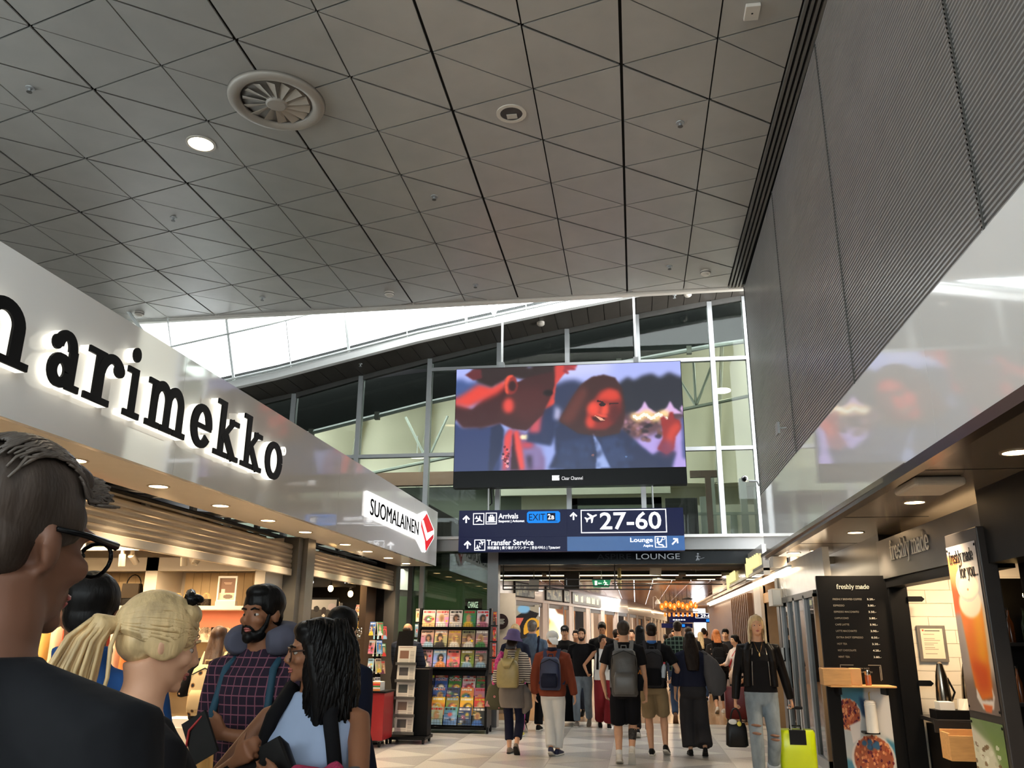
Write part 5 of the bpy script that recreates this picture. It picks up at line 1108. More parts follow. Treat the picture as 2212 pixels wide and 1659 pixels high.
for a, b in (((0, 0, 0), (.5, .02, .22)), ((0, .24, 0), (.5, .26, .26)), ((0, .02, 0), (.02, .24, .24)), ((.48, .02, 0), (.5, .24, .24)), ((0, 0, -.01), (.5, .26, 0))): MB().box(a, b).build('plank', wood, t)
for x in (.16, .33): MB().box((x, .02, 0), (x + .012, .24, .2)).build('divider', wood, t)
for i in range(2):
    t = thing('banana', f'yellow banana at the foot of the kiosk counter, {"left" if i == 0 else "right"} one', 'banana', (3.0 + .16 * i, 8.85, .335), group='bananas by the poster totem'); MB().tube([(-.09, 0, .02), (-.05, 0, .0), (0, 0, -.008), (.05, 0, 0), (.09, 0, .025)], [.008, .017, .02, .017, .007], 8).build('peel', mat('banana', (226, 186, 40), .5, noise=.1), t, True); MB().tube([(.088, 0, .024), (.105, 0, .035)], .005, 6).build('stem', mat('stem_brown', (90, 70, 30), .7), t)
MB().box((2.92, 8.7, .26), (3.6, 9.05, .315)).build('low_shelf', bsd, kw)
t = thing('bottle_shelf', 'dim shelf of bottles inside the kiosk behind the totem', 'shelf', (3.25, 8.2, 0)); MB().box((0, 0, 1.0), (.9, .3, 1.03)).build('board', kiosk, t); MB().box((0, 0, 1.5), (.9, .3, 1.53)).build('board', kiosk, t); MB().box((0, .3, 0), (.9, .33, 2.1)).build('back', bsd, t)
for i in range(8):
    z = 1.03 if i < 4 else 1.53; b = thing('bottle', f'{["amber", "green", "dark", "clear"][i % 4]} bottle on the {"lower" if i < 4 else "upper"} kiosk shelf, {ORD[i % 4]} from the left', 'bottle', (3.33 + (i % 4) * .13, 8.32, z), group='kiosk shelf bottles'); MB().lathe([(0, 0), (.035, 0), (.035, .16), (.012, .22), (.012, .28), (0, .28)], n=12).build('glass', mat('bottle_' + str(i % 4), [(70, 40, 20), (30, 44, 30), (24, 20, 18), (90, 84, 74)][i % 4], .15, noise=.05), b, True); MB().lathe([(0, .28), (.014, .28), (.014, .3), (0, .3)], n=10).build('cap', black, b)
t = thing('pendant_bulb', 'small bright bulb inside the dim kiosk behind the totem', 'lamp', (3.42, 8.1, 1.93)); MB().ell((0, 0, 0), (.03, .03, .035), n=12, k=8).build('bulb', bulb, t, True); MB().tube([(0, 0, .03), (0, 0, .3)], .006, 6).build('cord', black, t)
t = thing('access_box', 'white rounded wireless box on the right soffit', 'box', (2.33, 6.9, ZB)); bevel(MB().box((-.19, -.27, -.07), (.19, .27, .0)).build('housing', offw, t), .03, 3); MB().box((-.16, -.24, -.0), (.16, .24, .005)).build('mount', dark, t)
t = thing('security_camera', 'small chrome camera on an arm at the far corner of the right wall', 'camera', (2.0, 13.72, 3.95)); MB().tube([(.06, 0, -.06), (.03, .02, .02), (-.1, .04, .03)], .02, 8).build('arm', alu, t, True); MB().ell((-.16, .04, .07), (.055, .07, .055), n=14, k=10).build('housing', mat('chrome', (200, 200, 200), .12, 1, noise=0), t, True); MB().ell((-.17, -.01, .05), (.035, .04, .035), n=12, k=8).build('lens', black, t, True)
t = thing('wall_lamp', 'small flat grey floodlight on the ribbed wall', 'lamp', (1.98, 10.6, 4.05)); MB().box((-.12, -.05, -.03), (-.09, .12, .12)).build('head', alu, t); MB().tube([(0, 0, .05), (-.1, .03, .05)], .012, 6).build('arm', alu, t)

# sliding glass doors
dr = struct('door_1')
for y0, y1 in ((11.35, 11.42), (12.0, 12.09), (12.74, 12.86), (13.3, 13.36), (13.88, 13.98)): MB().box((2.26, y0, 0), (2.34, y1, 2.1)).build('stile', mat('post_brown', (140, 116, 90), .4, .3, noise=.05) if y0 < 11.4 else alu, dr)
MB().box((2.26, 11.35, 2.06), (2.34, 13.98, 2.14)).build('head', alu_dark, dr); MB().box((2.25, 11.35, 0), (2.35, 13.98, .12)).build('bottom_rail', alu, dr)
dg = glass('door_glass', (150, 160, 152), 0, .03, (60, 64, 60))
for y0, y1 in ((11.42, 12.0), (12.09, 12.74), (12.86, 13.3), (13.36, 13.88)): MB().box((2.295, y0, .12), (2.305, y1, 2.06)).build('pane', dg, dr)
MB().box((2.28, 10.7, 2.14), (2.36, 14.0, 2.62)).build('over_panel', mat('over_panel', (186, 182, 174), .25, .5, noise=.04), dr)
MB().box((4.6, 10.8, 0), (4.7, 17, 2.74)).build('room_wall', mat('room_wall', (52, 50, 48), .6), dr)
t = thing('door_operator', 'beige box housing above the far end of the glass doors', 'box', (2.12, 13.75, 2.02)); bevel(MB().box((0, 0, 0), (.16, .4, .26)).build('housing', offw, t)); MB().box((.01, -.004, .02), (.13, 0, .24)).build('cover', white, t)
t = thing('card_reader', 'small black and white card reader on the door post', 'reader', (2.24, 13.86, 1.2)); MB().box((-.03, -.02, 0), (.02, .1, .2)).build('housing', black, t); MB().box((-.035, -.026, .02), (.0, -.02, .2)).build('keypad', white, t)

# ================================================================ CORRIDOR BEHIND
cr = struct('wall_corridor')
MB().box((-8, 15.8, 2.99), (9, 23, 3.0)).build('dark_ceiling', mat('corr_dark', (44, 40, 36), .5, noise=.1), cr)
wceil = mat('wood_ceiling', (150, 104, 70), .22, noise=.12, scale=3, stretch=(.4, 6, 1))
for i in range(26): MB().box((-5 + i * .5, 23, 2.95), (-4.985 + i * .5 + .47, 70, 2.99)).build('ceiling_plank', wceil, cr)
MB().box((-9, 70, 0), (10, 70.2, 3)).build('end_wall', mat('corr_end', (60, 46, 34), .6), cr)
lamp_line = emat('lamp_line', (255, 236, 190), 2.5)
for i, (y, x0, x1) in enumerate(((17.6, -2.9, -1.9), (17.6, -1.8, .9), (17.6, 1.05, 1.75), (19.0, -3.1, -.9), (19.0, -.7, .9), (19.0, 1.05, 1.75))):
    t = thing('linear_lamp', f'thin glowing line lamp across the passage ceiling, {"front" if y < 18 else "rear"} row, {ORD[i % 3]} from the left', 'lamp', (x0, y, 2.74), group='line lamps in the passage'); MB().box((0, -.03, 0), (x1 - x0, .03, .012)).build('diffuser', lamp_line, t); MB().box((0, -.035, .012), (x1 - x0, .035, .06)).build('housing', dark, t); MB().tube([(.2, 0, .06), (.2, 0, .25)], .006, 5).build('hanger', alu, t)
area('passage_lamp', (-.5, 17.66, 2.72), (0, 0, 0), 4.5, .05, 26, (1, .9, .72)); area('passage_lamp', (-.3, 20.5, 2.9), (0, 0, 0), 4.5, .1, 40, (1, .93, .82)); area('corridor_lamp', (-.6, 29, 2.93), (0, 0, 0), .08, 12, 110, (1, .93, .84)); area('corridor_lamp', (1.2, 30, 2.93), (0, 0, 0), .08, 12, 60, (1, .72, .42)); area('corridor_lamp', (2.3, 52, 2.93), (0, 0, 0), .1, 24, 160, (1, .75, .46))
for y, z, r_ in ((16.4, 2.86, .06), (16.9, 2.9, .09), (18.3, 2.84, .05)): MB().tube([(-5, y, z), (2.6, y, z)], r_, 8).build('duct_pipe', alu_dark, cr)
rail_m = mat('rail_dark', (56, 50, 46), .4, .5)
for z in (2.58, 2.46, 2.395): MB().tube([(-2.5, 16.2, z), (.35, 16.2, z)], .012, 6).build('hung_rail', rail_m, cr)
for z in (2.60, 2.5): MB().tube([(-.4, 16.2, z), (2.0, 20, z + .2)], .014, 6).build('hung_rail', rail_m, cr)
for x in (-2.5, -1.6, -.36): MB().tube([(x, 16.2, 2.39), (x, 16.2, 2.98)], .012, 6).build('rail_hanger', rail_m, cr)
MB().tube([(-.28, 16.6, 2.42), (-.28, 16.6, 2.99)], .035, 8).build('brass_post', mat('brass', (190, 170, 120), .3, .8), cr)
t = thing('exit_sign', 'green emergency exit sign with running figure and left arrow', 'sign', (-.66, 17.5, 2.50)); M = FN((0, -.026, 0))
MB().prism([(-.17, 0), (.15, 0), (.19, .17), (-.2, .17)], -.05, 0, FN((0, -.025, 0))).build('panel', mat('exit_green', (14, 96, 60), .35, noise=.02, emit=(14, 110, 66), estr=.5), t)
m = MB(); m.prism(rc(-.14, .03, -.09, .13), 0, .002, M); m.prism(rib([(.0, .08), (-.06, .08)], .012), 0, .002, M); m.prism([(-.075, .08), (-.05, .1), (-.05, .06)], 0, .002, M); m.prism(disc(.06, .128, .013), 0, .002, M); m.prism(rib([(.065, .11), (.085, .07), (.06, .045), (.045, .02)], .02), 0, .002, M); m.prism(rib([(.085, .07), (.11, .05), (.135, .045)], .016), 0, .002, M); m.prism(rib([(.035, .085), (.06, .105), (.085, .1), (.11, .085)], .012), 0, .002, M); m.build('pictogram', emat('exit_white', (206, 240, 200), .9), t)
MB().tube([(0, -.05, .17), (0, -.05, .48)], .008, 6).build('hanger', alu, t)
for p, w_, l in (((-2.0, 17.0, 2.52), .2, 'tilted white flat antenna panel hanging left in the passage'), ((.42, 16.6, 2.80), .22, 'tilted white flat antenna panel hanging near the lounge band')):
    t = thing('antenna_panel', l, 'antenna', p); o = MB().box((-w_ / 2, -.015, -.12), (w_ / 2, .015, .11)).build('panel', offw, t); o.rotation_euler = (.2, .06, .2); MB().tube([(0, .03, .1), (0, .03, .3)], .01, 6).build('arm', alu_dark, t)
t = thing('projector_box', 'dark hanging equipment box beside the exit sign', 'box', (-1.25, 17.0, 2.45)); MB().box((-.14, 0, 0), (.16, .25, .32)).build('housing', mat('equip_dark', (62, 54, 46), .5), t); MB().box((-.1, -.01, .05), (-.08, 0, .2)).build('vent', alu, t); MB().box((-.1, -.01, .04), (.1, 0, .055)).build('vent', alu, t)
# curving row of shops on the left
path = [(-4.9, 16.3), (-3.75, 19.0), (-3.15, 21.4), (-2.55, 24.0), (-2.0, 26.5), (-1.2, 31), (-.3, 36), (.8, 44), (2.0, 56)]
cw = struct('wall_curved_shops')
band_m = mat('band_white', (216, 214, 210), .2, noise=.02, coat=.2)
for i, (a, b) in enumerate(zip(path[:-1], path[1:])):
    M = frame((a[0], a[1], 0), (b[0] - a[0], b[1] - a[1], 0), (0, 0, 1)); L_ = math.dist(a, b)
    MB().box((0.004, 2.42, -.3), (L_ - .004, 2.98, 0), M=M).build('band_panel', band_m, cw)
    nb = max(1, round(L_ / 2.6))
    for k in range(nb):
        x0 = L_ * k / nb
        MB().box((x0, 0, -.12), (x0 + .45, 2.42, -.02), M=M).build('pilaster', mat('pilaster_beige', (200, 188, 178), .5, noise=.03), cw)
        MB().box((x0 + .45, 0, -.12), (x0 + .5, 2.42, -.0), M=M).build('pilaster_edge', white, cw)
        MB().box((x0 + .5, 2.3, -.12), (L_ * (k + 1) / nb, 2.42, -.04), M=M).build('shop_header', alu_dark, cw)
        MB().box((x0 + .5, 0, -1.1), (L_ * (k + 1) / nb, 2.42, -1.0), M=M).build('shop_inside', [mat('inside_warm', (200, 150, 90), .6), mat('inside_dark', (30, 27, 25), .6), mat('inside_cream', (214, 196, 170), .6)][(i * 2 + k) % 3], cw)
Mb = [frame((a[0], a[1], 0), (b[0] - a[0], b[1] - a[1], 0), (0, 0, 1)) for a, b in zip(path[:-1], path[1:])]
sig = [(2, .3, 1.5, 'first'), (3, .1, 1.5, 'second'), (3, 1.8, .6, 'third')]
for s, x, w_, o_ in sig:
    t = thing('shop_picture', f'glass fronted picture panel on the curved white shop band, {o_} from the left', 'picture', M=Mb[s]); MB().box((x, 2.5, .0), (x + w_, 2.88, .05)).build('frame', dark, t)
    C = Canvas(40, 14, (150, 160, 150))
    for _ in range(26): C.rect(*(lambda u, v: (u, v, u + .1, v + .35))(rr_.random(), rr_.random() * .8), rr_.choice([(206, 210, 186), (96, 108, 108), (176, 186, 176), (226, 222, 190), (70, 80, 84)]), .03, .7)
    C.build('print', Matrix.Translation((x + .04, 2.53, .052)), w_ - .08, .32, PM, t)
t = thing('shop_board', 'long dark sign board with glowing pale letter blocks on the curved band', 'sign', M=Mb[4]); MB().box((.2, 2.5, 0), (4.3, 2.86, .05)).build('board', mat('board_grey', (96, 98, 94), .4), t)
m = MB()
for g in range(5):
    for k in range([4, 3, 6, 5, 3][g]): x = .5 + g * .78 + k * .095; m.box((x, 2.58, .05), (x + .06, 2.58 + .17 + .03 * ((k * 7 + g) % 3 == 0), .056))
m.build('letter_blocks', emat('pale_glow', (250, 240, 190), .7), t)
sh2 = thing('shop_sign', 'coloured capital letters on the white band behind the antenna panel', 'sign', M=Mb[1]); m = MB()
for k in range(22): MB().box((-.3 + k * .075, 2.72, .004), (-.25 + k * .075, 2.86, .02)).build('letter_block', [black, mat('sign_red', (190, 40, 40), .5), mat('sign_teal', (40, 130, 140), .5)][0 if k < 10 else (1 if k < 16 else 2)], sh2)
t = thing('light_poster', 'bright backlit portrait poster between beige shop pillars', 'poster', (-2.74, 25.85, 1.15)); MB().box((0, 0, 0), (.62, .05, 1.25)).build('case', alu, t)
C = Canvas(60, 110, (255, 246, 214)); C.poly([(.5, 0), (1, 0), (1, .2), (.7, .16)], (110, 66, 44), .02); C.ell((.28, .5), (.3, .2), (255, 206, 130), .05); C.poly([(0, .3), (.2, .26), (.3, .36), (.12, .5), (.1, .9), (0, 1)], (150, 84, 44), .03); C.ell((.5, .62), (.3, .16), (255, 224, 160), .05); C.rect(.3, .74, .8, .765, (240, 160, 90), .02)
C.build('picture', FN((.03, -.003, .03)), .56, 1.19, vcol_mat('poster_glow', .8), t)
t = thing('shop_display', 'colourful window display of dark leaves and orange discs in the first shop opening', 'display', (-3.46, 23.4, 1.2)); C = Canvas(60, 76, (176, 160, 134)); C.poly([(0, .4), (.6, .1), (1, .2), (.3, .9)], (30, 28, 30), .01); C.poly([(.2, .3), (.5, .3), (.3, .6)], (226, 110, 90), .01); C.ell((.8, .6), (.3, .3), (236, 170, 50), .01); C.ell((.5, .1), (.2, .1), (140, 190, 220), .02); C.poly([(0, .9), (1, .5), (1, .56), (0, 1)], (30, 28, 30), .01)
MB().box((0, .004, 0), (.85, .05, 1.15)).build('panel', white, t); C.build('print', FN((0, 0, 0)), .85, 1.15, vcol_mat('display_glow', .35), t)
t = thing('round_notice', 'dark round notice on the beige shop wall beside the column', 'notice', M=FN((-2.85, 18.2, 1.83))); 
MB().lathe([(0, .0), (.16, 0), (.16, .012), (0, .012)], n=24).build('disc', mat('notice_dark', (48, 36, 40), .5), t)
MB().box((-4, 18.25, 0), (-2.55, 18.3, 2.42)).build('beige_wall', MATS['pilaster_beige'], cr)
m = MB(); [m.box((-.08, .04 - k * .03, .012), (.08 - .02 * (k % 2), .05 - k * .03, .014)) for k in range(4)]; m.build('text_lines', white, t)
# far direction sign, chandelier, bright window
t = thing('far_sign', 'distant dark blue hanging direction sign with gates 29-60', 'sign', (1.3, 34, 2.05)); MB().box((0, 0, 0), (1.75, .1, .36)).build('panel', navy, t); Mf = FN((0, -.005, 0)); m = MB()
for a in (rc(1.0, .17, 1.7, .18), rc(1.0, .34, 1.7, .35), rc(1.0, .17, 1.01, .35), rc(1.69, .17, 1.7, .35)): m.prism(a, 0, .003, Mf)
m.build('gate_box', wl, t); text('lettering', '29-60', .46, .12, wl, t, FN((1.2, -.006, .2)), 0, bold=.015)
m = MB(); m.prism(plane(1.09, .26, .055, .42), 0, .003, Mf); [m.prism(rc(.14 + k * .1, .24, .21 + k * .1, .29), 0, .003, Mf) for k in range(7)]; [m.prism(rc(.14 + k * .1, .08, .21 + k * .1, .12), 0, .003, Mf) for k in range(5)]; m.build('text_blocks', wl, t)
MB().box((1.4, -.004, .03), (1.7, 0, .13)).build('blue_panel', ex, t); MB().box((-.3, .3, -.2), (.9, .35, -.03)).build('lower_panel', navy, t); MB().box((.45, .29, -.16), (.6, .3, -.06)).build('blue_panel', ex, t)
for x in (.3, 1.5): MB().tube([(x, .05, .36), (x, .05, .9)], .012, 5).build('hanger', alu, t)
ch = thing('chandelier', 'row of glowing amber glass shades hanging over the far bar', 'lamp', (.9, 29.5, 2.2)); amber = emat('amber', (255, 132, 44), .55); amber2 = emat('amber_core', (255, 200, 110), .8)
for k in range(9): MB().ell((.0 + k * .14, .12 * (k % 2), .3 + .04 * ((k * 5) % 3)), (.075, .075, .12), n=12, k=8).build('shade', amber, ch, True); MB().ell((.0 + k * .14, .12 * (k % 2) - .06, .3 + .04 * ((k * 5) % 3)), (.03, .03, .05), n=8, k=6).build('core', amber2, ch); MB().tube([(k * .14, .12 * (k % 2), .42), (k * .14, .12 * (k % 2), .76)], .005, 4).build('cord', black, ch)
for k in range(8): MB().lathe([(.0, .08), (.03, .08), (.045, .0), (.03, -.05), (.02, -.05), (.035, 0)], (.1 + k * .15, .2, .03), n=10).build('drop_shade', mat('amber_glass', (190, 110, 50), .2, noise=.1, emit=(255, 150, 60), estr=.4), ch, True)
MB().box((.0, -.02, .12), (1.2, .2, .15)).build('bar', mat('brown_bar', (104, 66, 40), .5), ch)
t = thing('pendant_lamp', 'white dome pendant lamp at the end of the curved shops', 'lamp', (.75, 29, 2.62)); MB().lathe([(0, .1), (.03, .1), (.09, .0), (.085, -.05), (0, -.05)], n=16).build('shade', white, t, True); MB().tube([(0, 0, .1), (-.06, 0, .2), (-.14, 0, .18), (-.15, 0, -.2)], .008, 6).build('stem', white, t)
t = thing('pendant_lamp', 'dark flat saucer pendant lamp under the wood ceiling', 'lamp', (1.55, 26, 2.62)); MB().lathe([(0, .05), (.03, .05), (.16, .0), (.15, -.02), (0, -.02)], n=18).build('shade', dark, t, True); MB().tube([(0, 0, .05), (0, 0, .35)], .006, 5).build('stem', black, t)
t = thing('bright_window', 'glaring white window panel at the end of the passage', 'window', (2.6, 42, .6)); MB().box((.15, 0, .9), (.72, .06, 2.2)).build('panel', emat('white_window', (246, 250, 255), 4), t); MB().box((.1, -.02, .85), (.15, .08, 2.25)).build('frame', alu, t); MB().box((.72, -.02, .85), (.77, .08, 2.25)).build('frame', alu, t)
# right hand side of the passage
rc_ = struct('wall_passage_right')
ln = mat('bronze_band', (116, 102, 90), .25, .5, noise=.05)
MB().box((2.02, 13.75, 2.49), (2.12, 16.0, 2.97)).build('white_band', white_gloss, rc_); MB().box((2.03, 16.0, 2.49), (2.12, 23, 2.95)).build('bronze_band', ln, rc_)
MB().box((2.0, 13.75, 2.56), (5, 30, 2.6)).build('soffit', mat('passage_soffit', (206, 190, 170), .4), rc_)
MB().box((2.3, 16.3, 0), (2.4, 17.2, 2.46)).build('beige_wall', MATS['pilaster_beige'], rc_); MB().box((2.25, 14.0, 0), (2.4, 14.25, 2.46)).build('jamb', alu_dark, rc_)
MB().box((2.35, 14.3, 2.15), (2.9, 16.3, 2.32)).build('wood_header', wood, rc_); MB().box((2.75, 15.7, .0), (3.0, 16.0, 2.15)).build('glow_column', emat('glow_column', (255, 214, 150), .6), rc_); MB().box((2.36, 16.3, 0), (5, 16.4, 2.55)).build('dim_wall', mat('dim_wall', (120, 100, 80), .6), rc_)  # column glows by its own material in place of a lit interior
for k in range(10): MB().box((2.4, 19 + k * .35, 0), (2.5, 19.1 + k * .35, 2.46)).build('wood_slat', mat('dark_wood', (96, 66, 44), .5, noise=.1), rc_)
MB().box((2.5, 17.2, 0), (2.6, 30, 2.46)).build('slat_wall', MATS['dark_wood'], rc_); MB().box((3.6, 30, 0), (3.7, 70, 3)).build('far_wall', mat('far_wall', (110, 84, 62), .6), rc_); MB().box((2.5, 30, 0), (3.7, 30.1, 3)).build('far_return', MATS['far_wall'], rc_)
t = thing('info_screen', 'pale blue lit screen beside the sliding doors', 'screen', (2.3, 14.05, 1.15)); MB().box((0, .0, 0), (.05, .18, .95)).build('case', black, t); MB().box((-.004, .02, .03), (0, .16, .4)).build('display', emat('screen_pale', (196, 206, 250), .45), t); MB().box((-.004, .02, .5), (0, .16, .92)).build('display', MATS['screen_pale'], t)
tube_e = emat('tube_light', (255, 232, 196), 3.5)
for i, (x, y0, y1) in enumerate(((2.22, 12.6, 27), (2.37, 12.45, 28), (2.62, 12.0, 15.2))):
    t = thing('tube_lamp', f'glowing tube lamp line above the passage doors, {ORD[i]} from the left', 'lamp', (x, y0, 2.5), group='tube lamps above the doors'); MB().tube([(0, 0, 0), (0, y1 - y0, 0)], .024, 8).build('tube', tube_e, t, True); MB().box((-.03, 0, .024), (.03, y1 - y0, .05)).build('housing', white, t)
area('tube_glow', (1.6, 18, 2.5), (0, 0, 0), 1.2, 8, 7, (1, .88, .68))
for k, (y, z, l, s_) in enumerate(((14.0, 2.66, 'glowing yellow white shop letters on the white band above the doors', .26), (17.3, 2.62, 'smaller glowing yellow shop letters on the bronze band further on', .26))):
    t = thing('shop_sign', l, 'sign', (2.01, y, z)); Ms_ = Matrix.Translation((0, 1.6, 0)) @ FR((0, 0, 0)); gl = emat('yellow_glow', (255, 240, 160), .55); m = MB()
    m.prism([(0, -.08), (.12, -.1), (.34, -.02), (.34, .16), (.14, .24), (.1, .16), (.06, .26), (0, .2)], 0, .03, Ms_)
    m.build('emblem_light', gl, t); m = MB()
    for j in range(13): x_ = .42 + j * .085; m.prism(rc(x_, .02, x_ + .034, .17 + .03 * (j % 3 == 0)), 0, .03, Ms_)
    m.build('letter_blocks', gl, t)
t = thing('speaker_box', 'grey box on the right soffit edge above the tube lamps', 'box', (2.1, 12.9, 2.55)); MB().box((-.06, 0, 0), (.14, .3, .15)).build('housing', offw, t); MB().box((.2, .05, .05), (.9, .2, .15)).build('arm', alu_dark, t)
# ================================================================ PEOPLE
def skin(name, c): return mat(name, c, .5, noise=.05, scale=14, spec=.35)
SK = {'pale': skin('skin_pale', (222, 178, 150)), 'fair': skin('skin_fair', (208, 158, 126)), 'tan': skin('skin_tan', (186, 134, 100)), 'brown': skin('skin_brown', (140, 92, 64)), 'shade': skin('skin_shaded', (112, 76, 58)), 'asian': skin('skin_warm', (210, 164, 128))}  # 'shade' tone has the near man's shading put into the skin colour
def cloth(name, c, noise=.1, rough=.85, scale=9, bump=.35, bscale=7, stretch=(1, 1, .45)):
    return mat('fabric_' + name, c, rough, noise=noise, scale=scale, bump=bump, bscale=bscale, stretch=stretch, spec=.25)
def hairm(name, c, var=.35): return mat('hair_' + name, c, .42, noise=var, scale=26, bump=.5, stretch=(1, 1, .22), spec=.4)
HR = {'black': hairm('black', (16, 14, 13)), 'dark': hairm('dark', (36, 27, 22)), 'brown': hairm('brown', (78, 54, 38)), 'blonde': hairm('blonde', (206, 176, 128)), 'grey': hairm('grey', (104, 97, 90)), 'ginger': hairm('ginger', (178, 104, 50)), 'greybrown': hairm('greybrown', (60, 51, 45))}
lipm = mat('lips', (170, 92, 84), .45, noise=.05); eyew = mat('eye_white', (190, 180, 170), .25, noise=0); irism = mat('iris', (44, 32, 24), .2, noise=0)
soles = mat('sole_white', (206, 202, 194), .6, noise=.06); blk_shoe = mat('shoe_black', (22, 21, 22), .55, noise=.15)
def remeshed(name, mb, m, parent, vox, smooth=4, disp=0.):
    o = mb.build(name, m, parent)
    r = o.modifiers.new('remesh', 'REMESH'); r.mode = 'VOXEL'; r.voxel_size = vox; r.use_smooth_shade = True
    s = o.modifiers.new('smooth', 'SMOOTH'); s.factor = .5; s.iterations = smooth
    return o
def q_(nm): return 1 if nm == 'R' else -1
def ik(a, c, l1, l2, pole):
    d = c - a; L = min(d.length, (l1 + l2) * .998); n = d.normalized(); c = a + n * L
    x = (l1 * l1 - l2 * l2 + L * L) / (2 * L); h = math.sqrt(max(0, l1 * l1 - x * x)); p = V(pole); p = p - n * p.dot(n)
    if p.length < 1e-5: p = n.orthogonal()
    return a + n * x + p.normalized() * h, c
def hand(mb, W, d, s, n, k, curl=25, spread=.0, thumb=1., finger_r=1.):
    """palm with four unequal bent fingers and a side thumb; s thumb side, n palm side"""
    mb.loft([(W - d * .01 * k, s * .024 * k, n * .018 * k), (W + d * .02 * k, s * .032 * k, n * .017 * k), (W + d * .06 * k, s * .042 * k, n * .015 * k), (W + d * .088 * k, s * .041 * k, n * .012 * k)], 12, 2.6)
    for i, (o, l) in enumerate(((.031, .070), (.0105, .079), (-.010, .073), (-.0295, .056))):
        b = W + d * (.078 - .004 * abs(i - 1)) * k + s * o * k; q = [b - d * .02 * k]; ang = 0
        dd = (d + s * (spread * (1.5 - i) / 1.5)).normalized()
        for j, f in enumerate((.42, .33, .25)):
            ang += R(curl * (1 + .15 * i)) * (.6 if j == 0 else 1.0); q.append(q[-1] + (dd * math.cos(ang) + n * math.sin(ang)) * (l * f + (.02 if j == 0 else 0)) * k)
        mb.tube(q, [.0092 * k * finger_r, .0090 * k * finger_r, .0082 * k * finger_r, .0066 * k * finger_r], 8); mb.ell(q[-1], (.0066 * k,) * 3, n=8, k=6)
    t0 = W + d * .018 * k + s * .022 * k; t1 = t0 + (d * .62 + s * .72 * thumb + n * .25).normalized() * .042 * k; t2 = t1 + (d * .85 + s * .3 * thumb + n * .4).normalized() * .034 * k
    mb.tube([t0, t1, t2], [.0145 * k, .0105 * k, .0078 * k], 8); mb.ell(t2, (.0078 * k,) * 3, n=8, k=6)
MALE = [(.455, .050, .050, 0), (.475, .088, .064, -.004), (.52, .097, .068, -.006), (.57, .091, .063, -.002), (.62, .084, .058, .002), (.68, .090, .063, .002), (.74, .101, .068, .002), (.785, .096, .060, -.002), (.815, .072, .046, -.006), (.84, .048, .038, -.008), (.86, .036, .033, -.008)]
FEM = [(.455, .050, .052, 0), (.475, .092, .066, -.006), (.52, .101, .070, -.010), (.57, .088, .060, -.002), (.62, .071, .051, .002), (.68, .078, .055, .004), (.72, .086, .068, .012), (.76, .087, .060, .006), (.79, .083, .050, -.002), (.815, .064, .042, -.006), (.84, .040, .033, -.008), (.86, .031, .028, -.008)]
eye_me = {}
